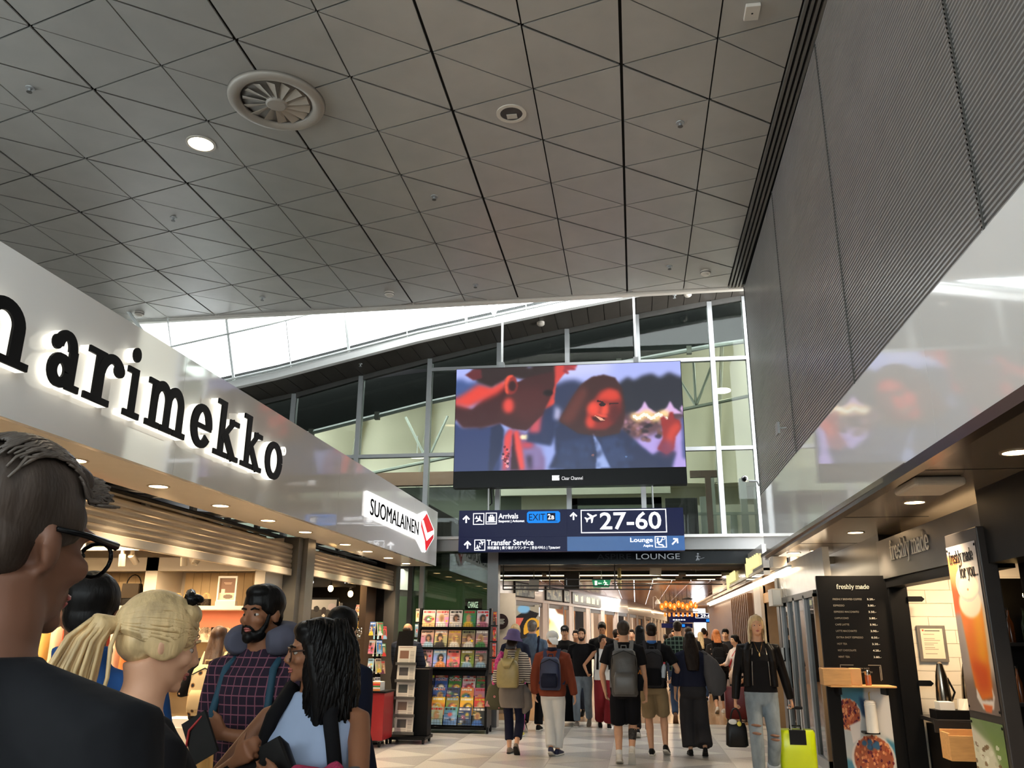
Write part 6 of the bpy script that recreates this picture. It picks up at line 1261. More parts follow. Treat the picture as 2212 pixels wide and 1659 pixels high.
def person(label, x, y, rz=0, h=1.75, fem=False, sk='fair', fat=1., lean=2, hd=(0, 0, 0), RA=None, LA=None, RL=(.09, .12, 0, 0), LL=(-.09, -.16, 24, 0), hair=('short', 'dark'), top=None, legs=None, shoes=(blk_shoe, soles), vox=.012, beard=None, face=True, eyes=True, layers=(), z=0, hips=0., group=None, shoe_kind='shoe', armr=1., eyd=0.):
    rt = thing('person', label, 'person', (x, y, z), R(rz), group)
    k = h / 1.75; Wm = Matrix.Translation((x, y, z)) @ Matrix.Rotation(R(rz), 4, 'Z')
    prof = FEM if fem else MALE; hipz = .51 * h + hips
    T = Matrix.Translation((0, 0, hipz)) @ Matrix.Rotation(-R(lean), 4, 'X') @ Matrix.Translation((0, 0, -.51 * h))
    B = MB(); sx = .105 if fem else .118
    B.loft([(T @ V((0, cy * h, zf * h)), (rx * h * (fat * .955 if zf < .8 else 1), 0, 0), (0, ry * h * fat * .95, 0)) for zf, rx, ry, cy in prof], 18, 2.3)
    J = {'T': T, 'W': Wm, 'k': k, 'h': h, 'root': rt, 'fat': fat, 'prof': prof, 'fem': fem}
    # neck, head
    s = .134 * h / .235 * (1.0 if not fem else .97)
    hc = T @ V((0, .012 * h, 0)); hc.z = 0; top_z = h
    N0 = T @ V((0, -.006 * h, .835 * h)); Hc = T @ V((0, .010 * h, h - .118 * s))
    Mh = Matrix.Translation(Hc) @ Matrix.Rotation(R(hd[0]), 4, 'Z') @ Matrix.Rotation(-R(hd[1] + lean), 4, 'X') @ Matrix.Rotation(R(hd[2]), 4, 'Y') @ Matrix.Scale(s, 4)
    J['Mh'] = Mh; J['s'] = s
    nr_ = .036 * h * (.84 if fem else 1)
    B.tube([N0, N0.lerp(Hc, .45), Mh @ V((0, -.02, -.045))], [nr_ * 1.12, nr_, nr_ * .98], 14)
    E = lambda c, r, nn=14, kk=10: B.ell(c, r, Mh, nn, kk)
    E((0, -.012, .034), (.074, .095, .084)); E((0, .022, -.018), (.060, .071, .082)); E((0, .030, -.070), (.047, .054, .040)); E((0, .078, -.094), (.021, .018, .017))
    B.tube([(0, .090, .018), (0, .103, -.012), (0, .113, -.030)], [.008, .010, .0125], 8, M=Mh); E((0, .100, -.034), (.017, .016, .009), 10, 8)
    for q in (-1, 1):
        E((q * .028, .078, .024), (.026, .014, .009), 10, 6); E((q * .040, .064, -.026), (.022, .024, .020), 10, 8)
        B.ell((0, 0, 0), (.009, .020, .032), Mh @ Matrix.Translation((q * .076, -.008, -.012)) @ Matrix.Rotation(q * .35, 4, 'Z') @ Matrix.Rotation(.15, 4, 'X'), 10, 8)
    E((0, .084, -.062), (.022, .014, .016), 10, 6)
    # arms
    L1, L2 = .172 * h, .150 * h; ar = (.84 if fem else 1) * k * (fat ** .5) * armr
    for q, A, nm in ((1, RA, 'R'), (-1, LA, 'L')):
        A = A or {}; S = T @ V((q * sx * h, -.004 * h, .793 * h)); tgt = A.get('to')
        C = V(tgt) if tgt is not None else T @ V((q * (.148 + .012 * (not fem)) * h, .03 * h + A.get('sw', 0), .488 * h))
        Eb, Wr = ik(S, C, L1, L2, A.get('pole', (q * .35, -1, -.1)))
        B.tube([T @ V((q * .040 * h, -.008 * h, .826 * h)), S, S.lerp(Eb, .3), S.lerp(Eb, .75), Eb], [.030 * ar, .052 * ar, .047 * ar, .040 * ar, .036 * ar], 12)
        B.tube([Eb, Eb.lerp(Wr, .25), Eb.lerp(Wr, .7), Wr], [.036 * ar, .039 * ar, .030 * ar, .0245 * ar], 12)
        B.ell(Eb, (.037 * ar,) * 3, n=10, k=8)
        d = V(A['hd']).normalized() if 'hd' in A else (Wr - Eb).normalized(); ths = V(A.get('ts', (0, 1, .15))); ths = (ths - d * ths.dot(d)).normalized(); n = d.cross(ths) * (-q)
        hand(B, Wr, d, ths, n, k * (.93 if fem else 1), A.get('curl', 22), A.get('spread', .06))
        J['S' + nm], J['E' + nm], J['W' + nm], J['d' + nm], J['n' + nm] = S, Eb, Wr, d, n
    # legs, feet
    lr = k * (fat ** .5) * (.96 if fem else 1)
    for q, Lg, nm in ((1, RL, 'R'), (-1, LL, 'L')):
        fx, fy, pit, yaw = Lg; Mf = Matrix.Translation((fx * k, fy * k, 0)) @ Matrix.Rotation(-R(yaw), 4, 'Z') @ Matrix.Translation((0, .12 * k, 0)) @ Matrix.Rotation(-R(pit), 4, 'X') @ Matrix.Translation((0, -.12 * k, 0))
        An = Mf @ V((0, -.012 * k, .085 * k)); Hp = V((q * .052 * h, -.003 * h, hipz - .012 * h))
        Kn, An2 = ik(Hp, An, .245 * h, .225 * h, (q * .06, 1, 0))
        B.tube([Hp, Hp.lerp(Kn, .35), Hp.lerp(Kn, .8), Kn], [.079 * lr, .073 * lr, .058 * lr, .054 * lr], 14)
        cb = V((0, -.012 * k, 0)); B.tube([Kn, Kn.lerp(An2, .3) + cb, Kn.lerp(An2, .65) + cb * .4, An2], [.052 * lr, .056 * lr, .044 * lr, .034 * lr], 12)
        B.loft([(Mf @ V((0, -.055 * k, .04 * k)), (.022 * k, 0, 0), (0, 0, .03 * k)), (An2 - V((0, 0, .02 * k)), (.03 * k, 0, 0), (0, .02 * k, .035 * k)), (Mf @ V((0, .1 * k, .028 * k)), (.03 * k, 0, 0), (0, 0, .018 * k)), (Mf @ V((0, .15 * k, .022 * k)), (.022 * k, 0, 0), (0, 0, .012 * k))], 10)
        J['H' + nm], J['K' + nm], J['A' + nm], J['F' + nm] = Hp, Kn, An2, Mf
        if shoes:
            kk = k * (.93 if fem else 1); m = MB(); rows = ((-.078, .018, .060), (-.066, .032, .080), (-.02, .037, .096), (.03, .039, .082), (.08, .045, .062), (.13, .047, .050), (.17, .039, .040), (.188, .018, .026))
            m.loft([((0, yy * kk, hh * kk / 2 + .008), (ww * kk, 0, 0), (0, 0, hh * kk / 2)) for yy, ww, hh in rows], 12, 2.6, M=Mf)
            so = m.build(shoe_kind, shoes[0], rt, 'all')
            m = MB(); m.loft([((0, yy * kk * 1.03, .012 * kk), (ww * kk * 1.08, 0, 0), (0, 0, .012 * kk)) for yy, ww, hh in rows], 12, 4, M=Mf); m.build('sole', shoes[1], so, 'all')
    remeshed('body', B, SK[sk], rt, vox, 5 if vox < .008 else 3)
    # face features
    if eyes:
        key = round(s, 2)
        for q in (-1, 1):
            m = MB(); m.ell((q * .029, .0728 - eyd, -.002), (.0130, .0112, .0072), Mh, 10, 8); e = m.build('eye', eyew, rt, 'all')
            m = MB(); m.ell((q * .029, .0808 - eyd, -.002), (.0062, .0045, .0058), Mh, 8, 6); m.build('iris', irism, e, 'all')
            m = MB(); m.tube([(q * .012, .090, .020), (q * .03, .091, .026), (q * .047, .078, .020)], [.004, .0048, .003], 6, M=Mh); m.build('eyebrow', HR[hair[1]] if hair[1] in HR else HR['dark'], rt, 'all')
        m = MB(); m.tube([(-.021, .088, -.062), (-.008, .0975, -.059), (.008, .0975, -.059), (.021, .088, -.062)], [.002, .0048, .0048, .002], 6, M=Mh); m.tube([(-.018, .088, -.068), (0, .0965, -.070), (.018, .088, -.068)], [.002, .0058, .002], 6, M=Mh); m.build('lips', lipm, rt, 'all')
    if beard:
        m = MB(); m.ell((0, .040, -.088), (.052, .054, .034), Mh, 14, 10); m.ell((0, .086, -.098), (.028, .018, .026), Mh, 12, 8); m.tube([(-.03, .083, -.07), (-.018, .097, -.052), (0, .103, -.049), (.018, .097, -.052), (.03, .083, -.07)], [.007] * 5, 8, M=Mh)
        for q in (-1, 1): m.tube([(q * .06, .022, .005), (q * .056, .038, -.045), (q * .042, .06, -.085)], [.009, .013, .014], 8, M=Mh)
        remeshed('beard', m, HR[beard], rt, max(.006, vox * .7), 2)
    # hair
    if hair:
        st, c = hair[0], HR[hair[1]]; m = MB(); L = hair[2] if len(hair) > 2 else .3
        if st in ('short', 'thick'):
            g = .006 if st == 'thick' else 0
            m.ell((0, -.020, .046), (.080 + g, .097 + g, .083 + g), Mh, 18, 12); m.ell((0, -.050, -.012), (.070, .056, .062), Mh, 14, 10)
            m.ell((0, .030, .092), (.062, .052, .032 + g), Mh, 14, 8)
            for q in (-1, 1): m.ell((q * .064, .0, .030), (.017, .05, .04), Mh, 10, 8)
        elif st == 'bald':
            m.ell((0, -.045, -.006), (.079, .062, .040), Mh, 16, 10)
        elif st in ('long', 'wavy', 'pony', 'bun'):
            m.ell((0, -.020, .044), (.083, .100, .086), Mh, 18, 12); m.ell((0, .034, .082), (.066, .050, .038), Mh, 14, 8)
            for q in (-1, 1): m.ell((q * .068, -.006, .012), (.018, .060, .060), Mh, 10, 8)
            if st in ('long', 'wavy'):
                b = T @ V((0, -.03 * h, .82 * h)); up_ = (Mh @ V((0, -.06, -.01))); ww = .100 if st == 'wavy' else .090
                bz = up_.z - L; rows = [(Mh @ V((0, -.045, .03)), .080, .055)]
                for f in (.25, .5, .75, 1): p = up_.lerp(V((up_.x * .6, min(up_.y, -.075 * h + T.translation.y * 0) - .035, bz)), f); rows.append((p, ww * (1.15 if st == 'wavy' and f < .8 else 1) * (1 - .25 * max(0, f - .6)), .040 + (.02 if st == 'wavy' else 0)))
                yx = Mh.to_3x3() @ V((1, 0, 0)); yx.normalize(); yy = V((-yx.y, yx.x, 0)).normalized()
                m.loft([(p, yx * a * s, yy * d_ * s) for p, a, d_ in rows], 16, 2.4)
                if st == 'wavy' or len(hair) > 3:
                    for q in (-1, 1): m.tube([Mh @ V((q * .070, .02, .03)), Mh @ V((q * .083, .012, -.05)), Mh @ V((q * .088, .0, -.11)), V(((Mh @ V((q * .09, -.01, -.13))).x, (Mh @ V((q * .09, -.01, -.13))).y, bz + .05))], [.028 * s, .026 * s, .03 * s, .018 * s], 10)
            if st == 'bun': m.ell((0, -.105, .055), (.038, .034, .036), Mh, 12, 8); m.ell((0, -.05, -.01), (.066, .055, .055), Mh)
            if st == 'pony':
                m.ell((0, -.045, -.01), (.07, .062, .055), Mh); m.tube([Mh @ V((0, -.105, .02)), Mh @ V((0, -.15, .01)), Mh @ V((0, -.165, -.06)), Mh @ V((0, -.15, -.06 - L))], [.018 * s, .034 * s, .036 * s, .012 * s], 12)
        remeshed('hair', m, c, rt, max(.006, vox * .75), 3)
    # clothes
    def torso(g, grow):
        m = MB(); z0 = g.get('z0', .50); pr = [q for q in prof if q[0] > z0 + .01 and q[0] < .835]; ls = g.get('loose', .012); fl = g.get('flare', 0)
        def at_(zf):
            zs = [q[0] for q in prof]; return [float(np.interp(zf, zs, [q[i] for q in prof])) for i in (1, 2, 3)]
        zs = sorted({z0} | {q[0] for q in pr} | {.83}); out = []
        hipw = at_(.53)
        for zf in zs:
            rx, ry, cy = at_(zf)
            if g.get('straight', 1) and .54 < zf < .72: rx = max(rx, at_(.53)[0] * .93, ); ry = max(ry, at_(.53)[1] * .93)
            e = ls * (1 if zf < .80 else .6) + grow + (fl * max(0, .62 - zf) if fl else 0)
            out.append((T @ V((0, cy * h, zf * h)), (rx * h * (fat if zf < .8 else 1) + e, 0, 0), (0, ry * h * fat + e, 0)))
        out.append((T @ V((0, -.010 * h, .850 * h)), (.046 * h, 0, 0), (0, .040 * h, 0)) if not g.get('vneck') else (T @ V((0, -.012 * h, .846 * h)), (.052 * h, 0, 0), (0, .036 * h, 0)))
        if g.get('collar'): out.append((T @ V((0, -.004 * h, .880 * h)), (.050 * h, 0, 0), (0, .046 * h, 0)))
        if g.get('low'): out[-1] = (T @ V((0, -.012 * h, .838 * h)), (.055 * h, 0, 0), (0, .036 * h, 0))
        if g.get('scoop'): out = out[:-3] + [(T @ V((0, -.02 * h, .835 * h)), (.062 * h, 0, 0), (0, .024 * h, 0))]
        m.loft(out, 20, 2.4); sl = g.get('sl', .5); sr = g.get('slr', .012) + grow
        for nm in 'RL':
            S, Eb, Wr = J['S' + nm], J['E' + nm], J['W' + nm]
            if sl <= 0: continue
            pts = [T @ V((q_(nm) * .042 * h, -.008 * h, .824 * h)), S]; rad = [.030 * ar + sr, .054 * ar + sr]
            if sl <= 1: pts += [S.lerp(Eb, sl * .5), S.lerp(Eb, sl)]; rad += [.052 * ar + sr, .050 * ar + sr * 1.25]
            else: pts += [S.lerp(Eb, .4), S.lerp(Eb, .8), Eb, Eb.lerp(Wr, .35), Eb.lerp(Wr, min(1, sl - 1))]; rad += [.050 * ar + sr, .044 * ar + sr, .042 * ar + sr, .042 * ar + sr, .032 * ar + sr]
            m.tube(pts, rad, 12)
        return m
    gi = 0
    if legs:
        g = legs; m = MB(); z1 = g.get('z1', .585); zs = [q for q in prof if .47 < q[0] < z1]; e = g.get('loose', .010)
        rows = [(V((0, cy * h, zf * h + hips)), (rx * h * fat + e, 0, 0), (0, ry * h * fat + e, 0)) for zf, rx, ry, cy in zs]
        i1 = [float(np.interp(z1, [q[0] for q in prof], [q[i] for q in prof])) for i in (1, 2, 3)]
        rows.append((V((0, i1[2] * h, z1 * h + hips)), (i1[0] * h * fat + e, 0, 0), (0, i1[1] * h * fat + e, 0)))
        rows.insert(0, (V((0, -.004 * h, .455 * h + hips)), (.075 * h, 0, 0), (0, .062 * h * fat, 0))); m.loft(rows, 20, 2.4)
        rt_, rk, rh = g.get('r', (.094, .068, .060)); to = g.get('to', 1.95)
        for nm in 'RL':
            Hp, Kn, An = J['H' + nm], J['K' + nm], J['A' + nm]; lk = k * fat ** .5
            pts = [Hp, Hp.lerp(Kn, .3), Kn.lerp(Hp, .12) if to > 1 else Hp.lerp(Kn, max(.5, to))]; rad = [.092 * lk, rt_ * lk, (rk if to > 1 else rh) * lk]
            if to > 1: pts += [Kn.lerp(An, .12), Kn.lerp(An, .5 * min(1, to - 1) + .08), Kn.lerp(An, min(1.06, to - 1))]; rad += [rk * lk, (rk * .5 + rh * .5) * lk, rh * lk]
            m.tube(pts, rad, 14)
        remeshed(g.get('name', 'trousers'), m, g['m'], rt, max(.0125, vox * 1.15), 3)
    tops = ([top] if top else []) + list(layers)
    for g in tops:
        remeshed(g.get('name', 't_shirt'), torso(g, gi * .006), g['m'], rt, max(.009, vox * 1.15), 3); gi += 1
    return J
def sub(J, name, mb, m, smooth=True): return mb.build(name, m, J['root'], smooth)
def backpack(J, label, m, m2, w_=.30, hh=.44, d=.17, zf=.655, strap=None, off=0., flap=False, group=None, tilt=0., gap=.012):
    """worn pack: body, front pocket, two straps over the shoulders and a grab handle"""
    h, T, k = J['h'], J['T'], J['k']; ry = .068 * h * J['fat'] + gap
    M = J['W'] @ T @ Matrix.Translation((off, -ry - d / 2 - .004, zf * h)) @ Matrix.Rotation(R(tilt), 4, 'Y')
    t = thing('backpack', label, 'backpack', M=M, group=group)
    a, b = w_ / 2, d / 2; z0, z1 = -hh / 2, hh / 2
    rows = [(0, 0, z0, a * .86, b * .7), (0, 0, z0 + .03, a * .98, b * .96), (0, -.004, z0 + hh * .4, a, b), (0, 0, z0 + hh * .75, a * .96, b * .94), (0, .01, z1 - .04, a * .84, b * .75), (0, .02, z1, a * .55, b * .4)]
    MB().stack(rows, 22, 3.2).build('pack_body', m, t, 'all')
    if flap:
        MB().loft([((0, -.02, z1 - .02), (a * .62, 0, 0), (0, b * .8, .02)), ((0, -b * .5, z1 + .005), (a * .66, 0, 0), (0, b * .7, 0)), ((0, -b * 1.02, z1 - hh * .12), (a * .5, 0, 0), (0, .012, .02)), ((0, -b * 1.08, z1 - hh * .32), (a * .28, 0, 0), (0, .008, .01))], 14).build('flap', m2, t, 'all')
    else: MB().stack([(0, -b, z0 + .03, a * .7, .03), (0, -b - .012, z0 + .06, a * .8, .036), (0, -b - .012, z0 + hh * .38, a * .8, .034), (0, -b, z0 + hh * .5, a * .66, .02)], 18, 3.4).build('front_pocket', m2, t, 'all')
    if not flap:
        MB().tube([(-a * .9, -b * .55, z0 + hh * .5), (-a * .86, -b * .75, z1 - .09), (0, -b * .62, z1 - .03), (a * .86, -b * .75, z1 - .09), (a * .9, -b * .55, z0 + hh * .5)], .005, 6).build('zip_line', mat('zip_dark', (20, 20, 22), .4, noise=0), t, 'all')
    MB().tube([(-.035, .03, z1 - .02), (-.03, .035, z1 + .035), (.03, .035, z1 + .035), (.035, .03, z1 - .02)], .009, 6).build('grab_handle', strap or m2, t, 'all')
    Ti = (J['W'] @ T).inverted(); toL = M.inverted() @ (J['W'] @ T)
    fx = .056 * h * (.9 if J['fem'] else 1)
    for q in (-1, 1):
        pts = [(q * .05 * h - off * 0, -ry - .02, zf * h + hh * .40), (q * fx, -ry * .75, .815 * h), (q * fx * 1.05, -.012 * h, .852 * h + gap), (q * fx * 1.2, .05 * h, .80 * h), (q * .075 * h, ry * .98 + .008, .72 * h), (q * .098 * h, .045 * h, .64 * h), (q * .095 * h, -ry * .7, zf * h - hh * .32)]
        pts = [toL @ V(p) for p in pts]; mm = MB(); mm.tube(pts, .028, 8, flat=.22 if False else 1)
        # flat band: squash the tube across the shoulder normal
        mm = MB(); rs = []
        for i, p in enumerate(pts):
            tt = (pts[min(i + 1, 6)] - pts[max(i - 1, 0)]).normalized(); sd = V((1, 0, 0)); sd = (sd - tt * sd.dot(tt)).normalized(); nn = tt.cross(sd)
            rs.append([p + sd * a_ * .027 + nn * b_ * .006 for a_, b_ in ((-1, -1), (1, -1), (1, 1), (-1, 1))])
        mm.rings(rs); mm.build('strap', strap or m, t, True)
    return t
def suitcase(label, x, y, rz, w_, hh, d, m, handle=.0, ribs=True, name='suitcase', chrome=None):
    t = thing(name, label, 'suitcase', (x, y, 0), R(rz)); ch = mat('case_trim', (24, 24, 26), .4, noise=0); al = mat('case_alu', (186, 186, 184), .3, .7, noise=0)
    MB().stack([(0, 0, .05, w_ / 2 * .93, d / 2 * .85), (0, 0, .075, w_ / 2, d / 2), (0, 0, .05 + hh * .5, w_ / 2, d / 2), (0, 0, .05 + hh - .03, w_ / 2, d / 2), (0, 0, .05 + hh, w_ / 2 * .93, d / 2 * .82)], 28, 6).build('shell', m, t, True)
    if ribs:
        for i in range(6): xx = -w_ / 2 * .72 + i * w_ * .72 / 5; MB().tube([(xx, -d / 2 - .001, .10), (xx, -d / 2 - .001, hh - .02)], .008, 6).build('rib', m, t, 'all')
    MB().loft([((0, .0, .05), (w_ / 2 * .94, 0, 0), (0, .004, 0)), ((0, 0, .05 + hh * .5), (w_ / 2 * 1.015, 0, 0), (0, .006, 0)), ((0, 0, .052 + hh), (w_ / 2 * .95, 0, 0), (0, .004, 0))], 20, 8).build('zip_band', ch, t)
    for a in (-1, 1):
        for b in (-1, 1): MB().lathe([(0, -.01), (.025, -.01), (.025, .01), (0, .01)], n=12, M=Matrix.Translation((a * w_ * .4, b * d * .32, .026)) @ Matrix.Rotation(PI / 2, 4, 'Y')).build('wheel', ch, t, True)
    MB().tube([(-.06, -d * .1, .05 + hh), (-.055, -d * .1, .085 + hh), (.055, -d * .1, .085 + hh), (.06, -d * .1, .05 + hh)], .009, 6).build('top_handle', ch, t, True)
    if handle:
        MB().box((-.09, d * .2, hh * .80), (.09, d * .52, .052 + hh)).build('handle_well', ch, t)
        for q in (-.06, .06): MB().tube([(q, d * .35, hh - .1), (q, d * .35, .05 + hh + handle)], .008, 6).build('handle_tube', al, t, True)
        bevel(MB().box((-.085, d * .35 - .016, .05 + hh + handle), (.085, d * .35 + .016, .085 + hh + handle)).build('grip', ch, t), .01); MB().box((.05, d * .35 - .017, .058 + hh + handle), (.086, d * .35 + .017, .08 + hh + handle)).build('grip_end', al, t)
    return t
# ---------------------------------------------------------------- cast
tee_black = cloth('black', (22, 21, 23)); navyc = cloth('navy', (28, 32, 48)); denim = cloth('denim', (82, 98, 118), .25, scale=20); jeans_l = cloth('jeans_light', (120, 132, 142), .22, scale=12); jeans_d = cloth('jeans_dark', (48, 66, 96), .2)
whitec = cloth('white', (220, 218, 214), .03); greyc = cloth('grey', (92, 92, 94)); dgrey = cloth('dark_grey', (48, 47, 50)); rust = cloth('rust', (124, 58, 38), .12); khaki = cloth('khaki', (142, 122, 92)); paleblue = cloth('pale_blue', (162, 178, 206), .06, bump=.2)
redp = cloth('dark_red', (120, 28, 34)); pinkp = cloth('pink', (226, 84, 168)); blackt = cloth('black_trousers', (18, 18, 22))
def stripes(name, c1, c2, f, axis=2, wid=.5):
    m = cloth(name, c1, 0, bump=.25); nt = m.node_tree; P = nt.nodes['Principled BSDF']
    tc = nt.nodes.new('ShaderNodeTexCoord'); sp_ = nt.nodes.new('ShaderNodeSeparateXYZ'); nt.links.new(tc.outputs['Object'], sp_.inputs[0])
    def wave(ax, f):
        mu = nt.nodes.new('ShaderNodeMath'); mu.operation = 'MULTIPLY'; mu.inputs[1].default_value = f; nt.links.new(sp_.outputs[ax], mu.inputs[0])
        fr = nt.nodes.new('ShaderNodeMath'); fr.operation = 'FRACT'; nt.links.new(mu.outputs[0], fr.inputs[0])
        g = nt.nodes.new('ShaderNodeMath'); g.operation = 'LESS_THAN'; g.inputs[1].default_value = wid; nt.links.new(fr.outputs[0], g.inputs[0]); return g.outputs[0]
    fac = wave(axis, f) if axis != 'plaid' else None
    if axis == 'plaid':
        a, b = wave(2, f), wave(0, f); mx = nt.nodes.new('ShaderNodeMath'); mx.operation = 'MAXIMUM'; nt.links.new(a, mx.inputs[0]); nt.links.new(b, mx.inputs[1]); fac = mx.outputs[0]
    mi = nt.nodes.new('ShaderNodeMix'); mi.data_type = 'RGBA'; mi.inputs['A'].default_value = (*lin(c1), 1); mi.inputs['B'].default_value = (*lin(c2), 1); nt.links.new(fac, mi.inputs['Factor']); nt.links.new(mi.outputs['Result'], P.inputs['Base Color'])
    return m
plaid_p = stripes('plaid_purple', (44, 34, 46), (122, 76, 90), 26, 'plaid', .13)
plaid_g = stripes('plaid_green', (24, 34, 34), (86, 108, 98), 13, 'plaid', .22)
bretton = stripes('striped', (216, 206, 190), (72, 60, 58), 34, 2, .5)
def spots(name, c1, c2, c3, f):
    m = cloth(name, c1, 0, bump=.15); nt = m.node_tree; P = nt.nodes['Principled BSDF']
    tc = nt.nodes.new('ShaderNodeTexCoord'); vo = nt.nodes.new('ShaderNodeTexVoronoi'); vo.inputs['Scale'].default_value = f; nt.links.new(tc.outputs['Object'], vo.inputs['Vector'])
    rp = nt.nodes.new('ShaderNodeValToRGB'); rp.color_ramp.interpolation = 'CONSTANT'; e = rp.color_ramp.elements; e[0].color = (*lin(c2), 1); e[1].position = .24; e[1].color = (*lin(c1), 1); e2 = e.new(.16); e2.color = (*lin(c3), 1)
    nt.links.new(vo.outputs['Distance'], rp.inputs[0]); nt.links.new(rp.outputs[0], P.inputs['Base Color']); return m
shoe_grey = mat('shoe_grey', (120, 108, 96), .7, noise=.1); shoe_navy = mat('shoe_navy', (34, 34, 66), .6, noise=.2); shoe_brown = mat('shoe_brown', (110, 74, 46), .55, noise=.12); shoe_white = mat('shoe_white', (206, 200, 190), .6, noise=.05); dsole = mat('sole_dark', (34, 32, 32), .6, noise=.05); ysho = mat('shoe_yellow', (210, 200, 90), .6, noise=.1)

def locks(J, name, m, n, fn, seed=1, r=.006):
    """hair built as many tapering locks; fn(rng) -> list of head-local points"""
    rg = random.Random(seed); mb = MB(); Mh = J['Mh']
    for _ in range(n):
        p = fn(rg); k = len(p); mb.tube([Mh @ V(a) for a in p], [r * J['s'] * (.6 + .6 * math.sin(PI * (.12 + .8 * i / (k - 1)))) for i in range(k)], 5)
    return mb.build(name, m, J['root'], 'all')

# 1 - large man close on the left, seen from behind, looking to the right
J = person('man close at the left edge with grey brown hair and black framed glasses', -.845, 1.0, -6, 1.81, sk='shade', hd=(-6, 4, 0), hair=('short', 'greybrown'), top={'m': mat('jacket_charcoal', (19, 20, 23), .8, noise=.1, bump=.3, bscale=9, stretch=(1, 1, .45)), 'sl': 1.95, 'loose': .022, 'slr': .018, 'name': 'jacket', 'collar': 0}, legs={'m': blackt}, vox=.008, fat=1.12, eyd=.005)
def top_hair(rg):
    x = rg.uniform(-.066, .066); y0 = rg.uniform(-.09, .06); z = lambda xx, yy: .046 + .086 * math.sqrt(max(.02, 1 - (xx / .082) ** 2 - ((yy + .02) / .10) ** 2)); q = []
    for i in range(5): t = i / 4; yy = y0 + t * .038; xx = x + t * rg.uniform(-.004, .004); q.append((xx, yy, z(xx, min(.052, yy)) + .003 + .006 * t))
    return q
locks(J, 'hair_tuft', hairm('tuft', (82, 73, 66)), 600, top_hair, 3, .0022)
lens_m = bpy.data.materials.new('lens_clear'); lens_m.use_nodes = True; _n = lens_m.node_tree; _n.nodes.remove(_n.nodes['Principled BSDF']); _t = _n.nodes.new('ShaderNodeBsdfTransparent'); _t.inputs[0].default_value = (.93, .93, .9, 1); _n.links.new(_t.outputs[0], _n.nodes['Material Output'].inputs[0])
gm = mat('glasses_black', (12, 12, 13), .25, noise=0); Mh = J['Mh']; m = MB()
for sd in (-1, 1):
    m.tube([Mh @ V(p) for p in ((sd * .082, -.012, .012), (sd * .080, .04, .014), (sd * .072, .100, .012))], [.0035, .0045, .0065], 6)
    m.tube([Mh @ V((sd * .036 + .031 * math.cos(a), .104 - .004 * abs(math.cos(a)), -.006 + .024 * math.sin(a))) for a in np.linspace(0, 2 * PI, 17)], .0032, 6)
m.tube([Mh @ V(p) for p in ((-.006, .108, .002), (.006, .108, .002))], .004, 6); gl_ = m.build('glasses', gm, J['root'], 'all')
for sd in (-1, 1): MB().ell((sd * .036, .103, -.006), (.030, .0015, .023), Mh, 14, 8).build('lens', lens_m, gl_, 'all')

# 2 - dark haired man behind him
J = person('man with thick black hair and blue collar between the large man and the blonde woman', -1.66, 2.42, 25, 1.735, sk='brown', hd=(0, 6, 0), hair=('thick', 'black'), top={'m': cloth('blue_shirt', (36, 74, 128)), 'sl': 1.9, 'name': 'shirt', 'collar': 1}, legs={'m': jeans_d}, vox=.010)

# 3 - blonde woman with a low ponytail
J = person('blonde woman with a low ponytail and black t-shirt beside the large man', -1.155, 1.90, -40, 1.655, True, sk='fair', fat=1.14, hd=(-4, 12, 0), hair=('pony', 'blonde', .12), top={'m': tee_black, 'sl': .6, 'loose': .014, 'slr': .014, 'low': 1}, legs={'m': blackt}, vox=.0075)
def pony(rg):
    # from the hairline over the skull to the tie at the back of the head
    a = rg.uniform(-1.25, 1.25); b = rg.uniform(-.3, 1.0); st = V((.083 * math.sin(a), .02 + .07 * math.cos(a) * (1 - b * .4), .02 + .09 * max(0, b))); en = V((.0, -.112, .018)); q = []
    for i in range(8):
        t = i / 7; p = st.lerp(en, t); d = p - V((0, -.018, .03)); sc_ = math.sqrt((d.x / .086) ** 2 + (d.y / .104) ** 2 + (d.z / .090) ** 2); w_ = 1 - abs(2 * t - 1) ** 4
        q.append(tuple(V((0, -.018, .03)) + d * (1 / max(sc_, .3)) * 1.0 if t < .93 else en))
    return q
locks(J, 'hair_strands', HR['blonde'], 420, pony, 5, .0048)
def tail(rg):
    u, v_ = rg.gauss(0, .011), rg.gauss(0, .011); return [(u * .3, -.112, .018 + v_ * .3), (u, -.150 + v_, .014), (u * 1.6, -.172 + v_ * 1.5, -.04), (u * 2.0, -.172 + v_ * 2, -.11), (u * 1.5, -.155 + v_ * 1.8, -.19)]
locks(J, 'ponytail', HR['blonde'], 150, tail, 6, .005)
MB().lathe([(.013, -.008), (.021, -.004), (.021, .004), (.013, .008)], n=14, M=J['Mh'] @ Matrix.Translation((0, -.114, .018)) @ Matrix.Rotation(PI / 2, 4, 'X')).build('hair_tie', black, J['root'], True)
m = MB(); m.tube([J['Mh'] @ V(p) for p in ((-.055, .055, .105), (0, .035, .137), (.055, .03, .115))], .013, 8); m.ell((-.035, .055, .118), (.028, .02, .012), J['Mh']); m.ell((.03, .045, .126), (.028, .02, .012), J['Mh']); m.build('sunglasses', gm, J['root'], 'all')

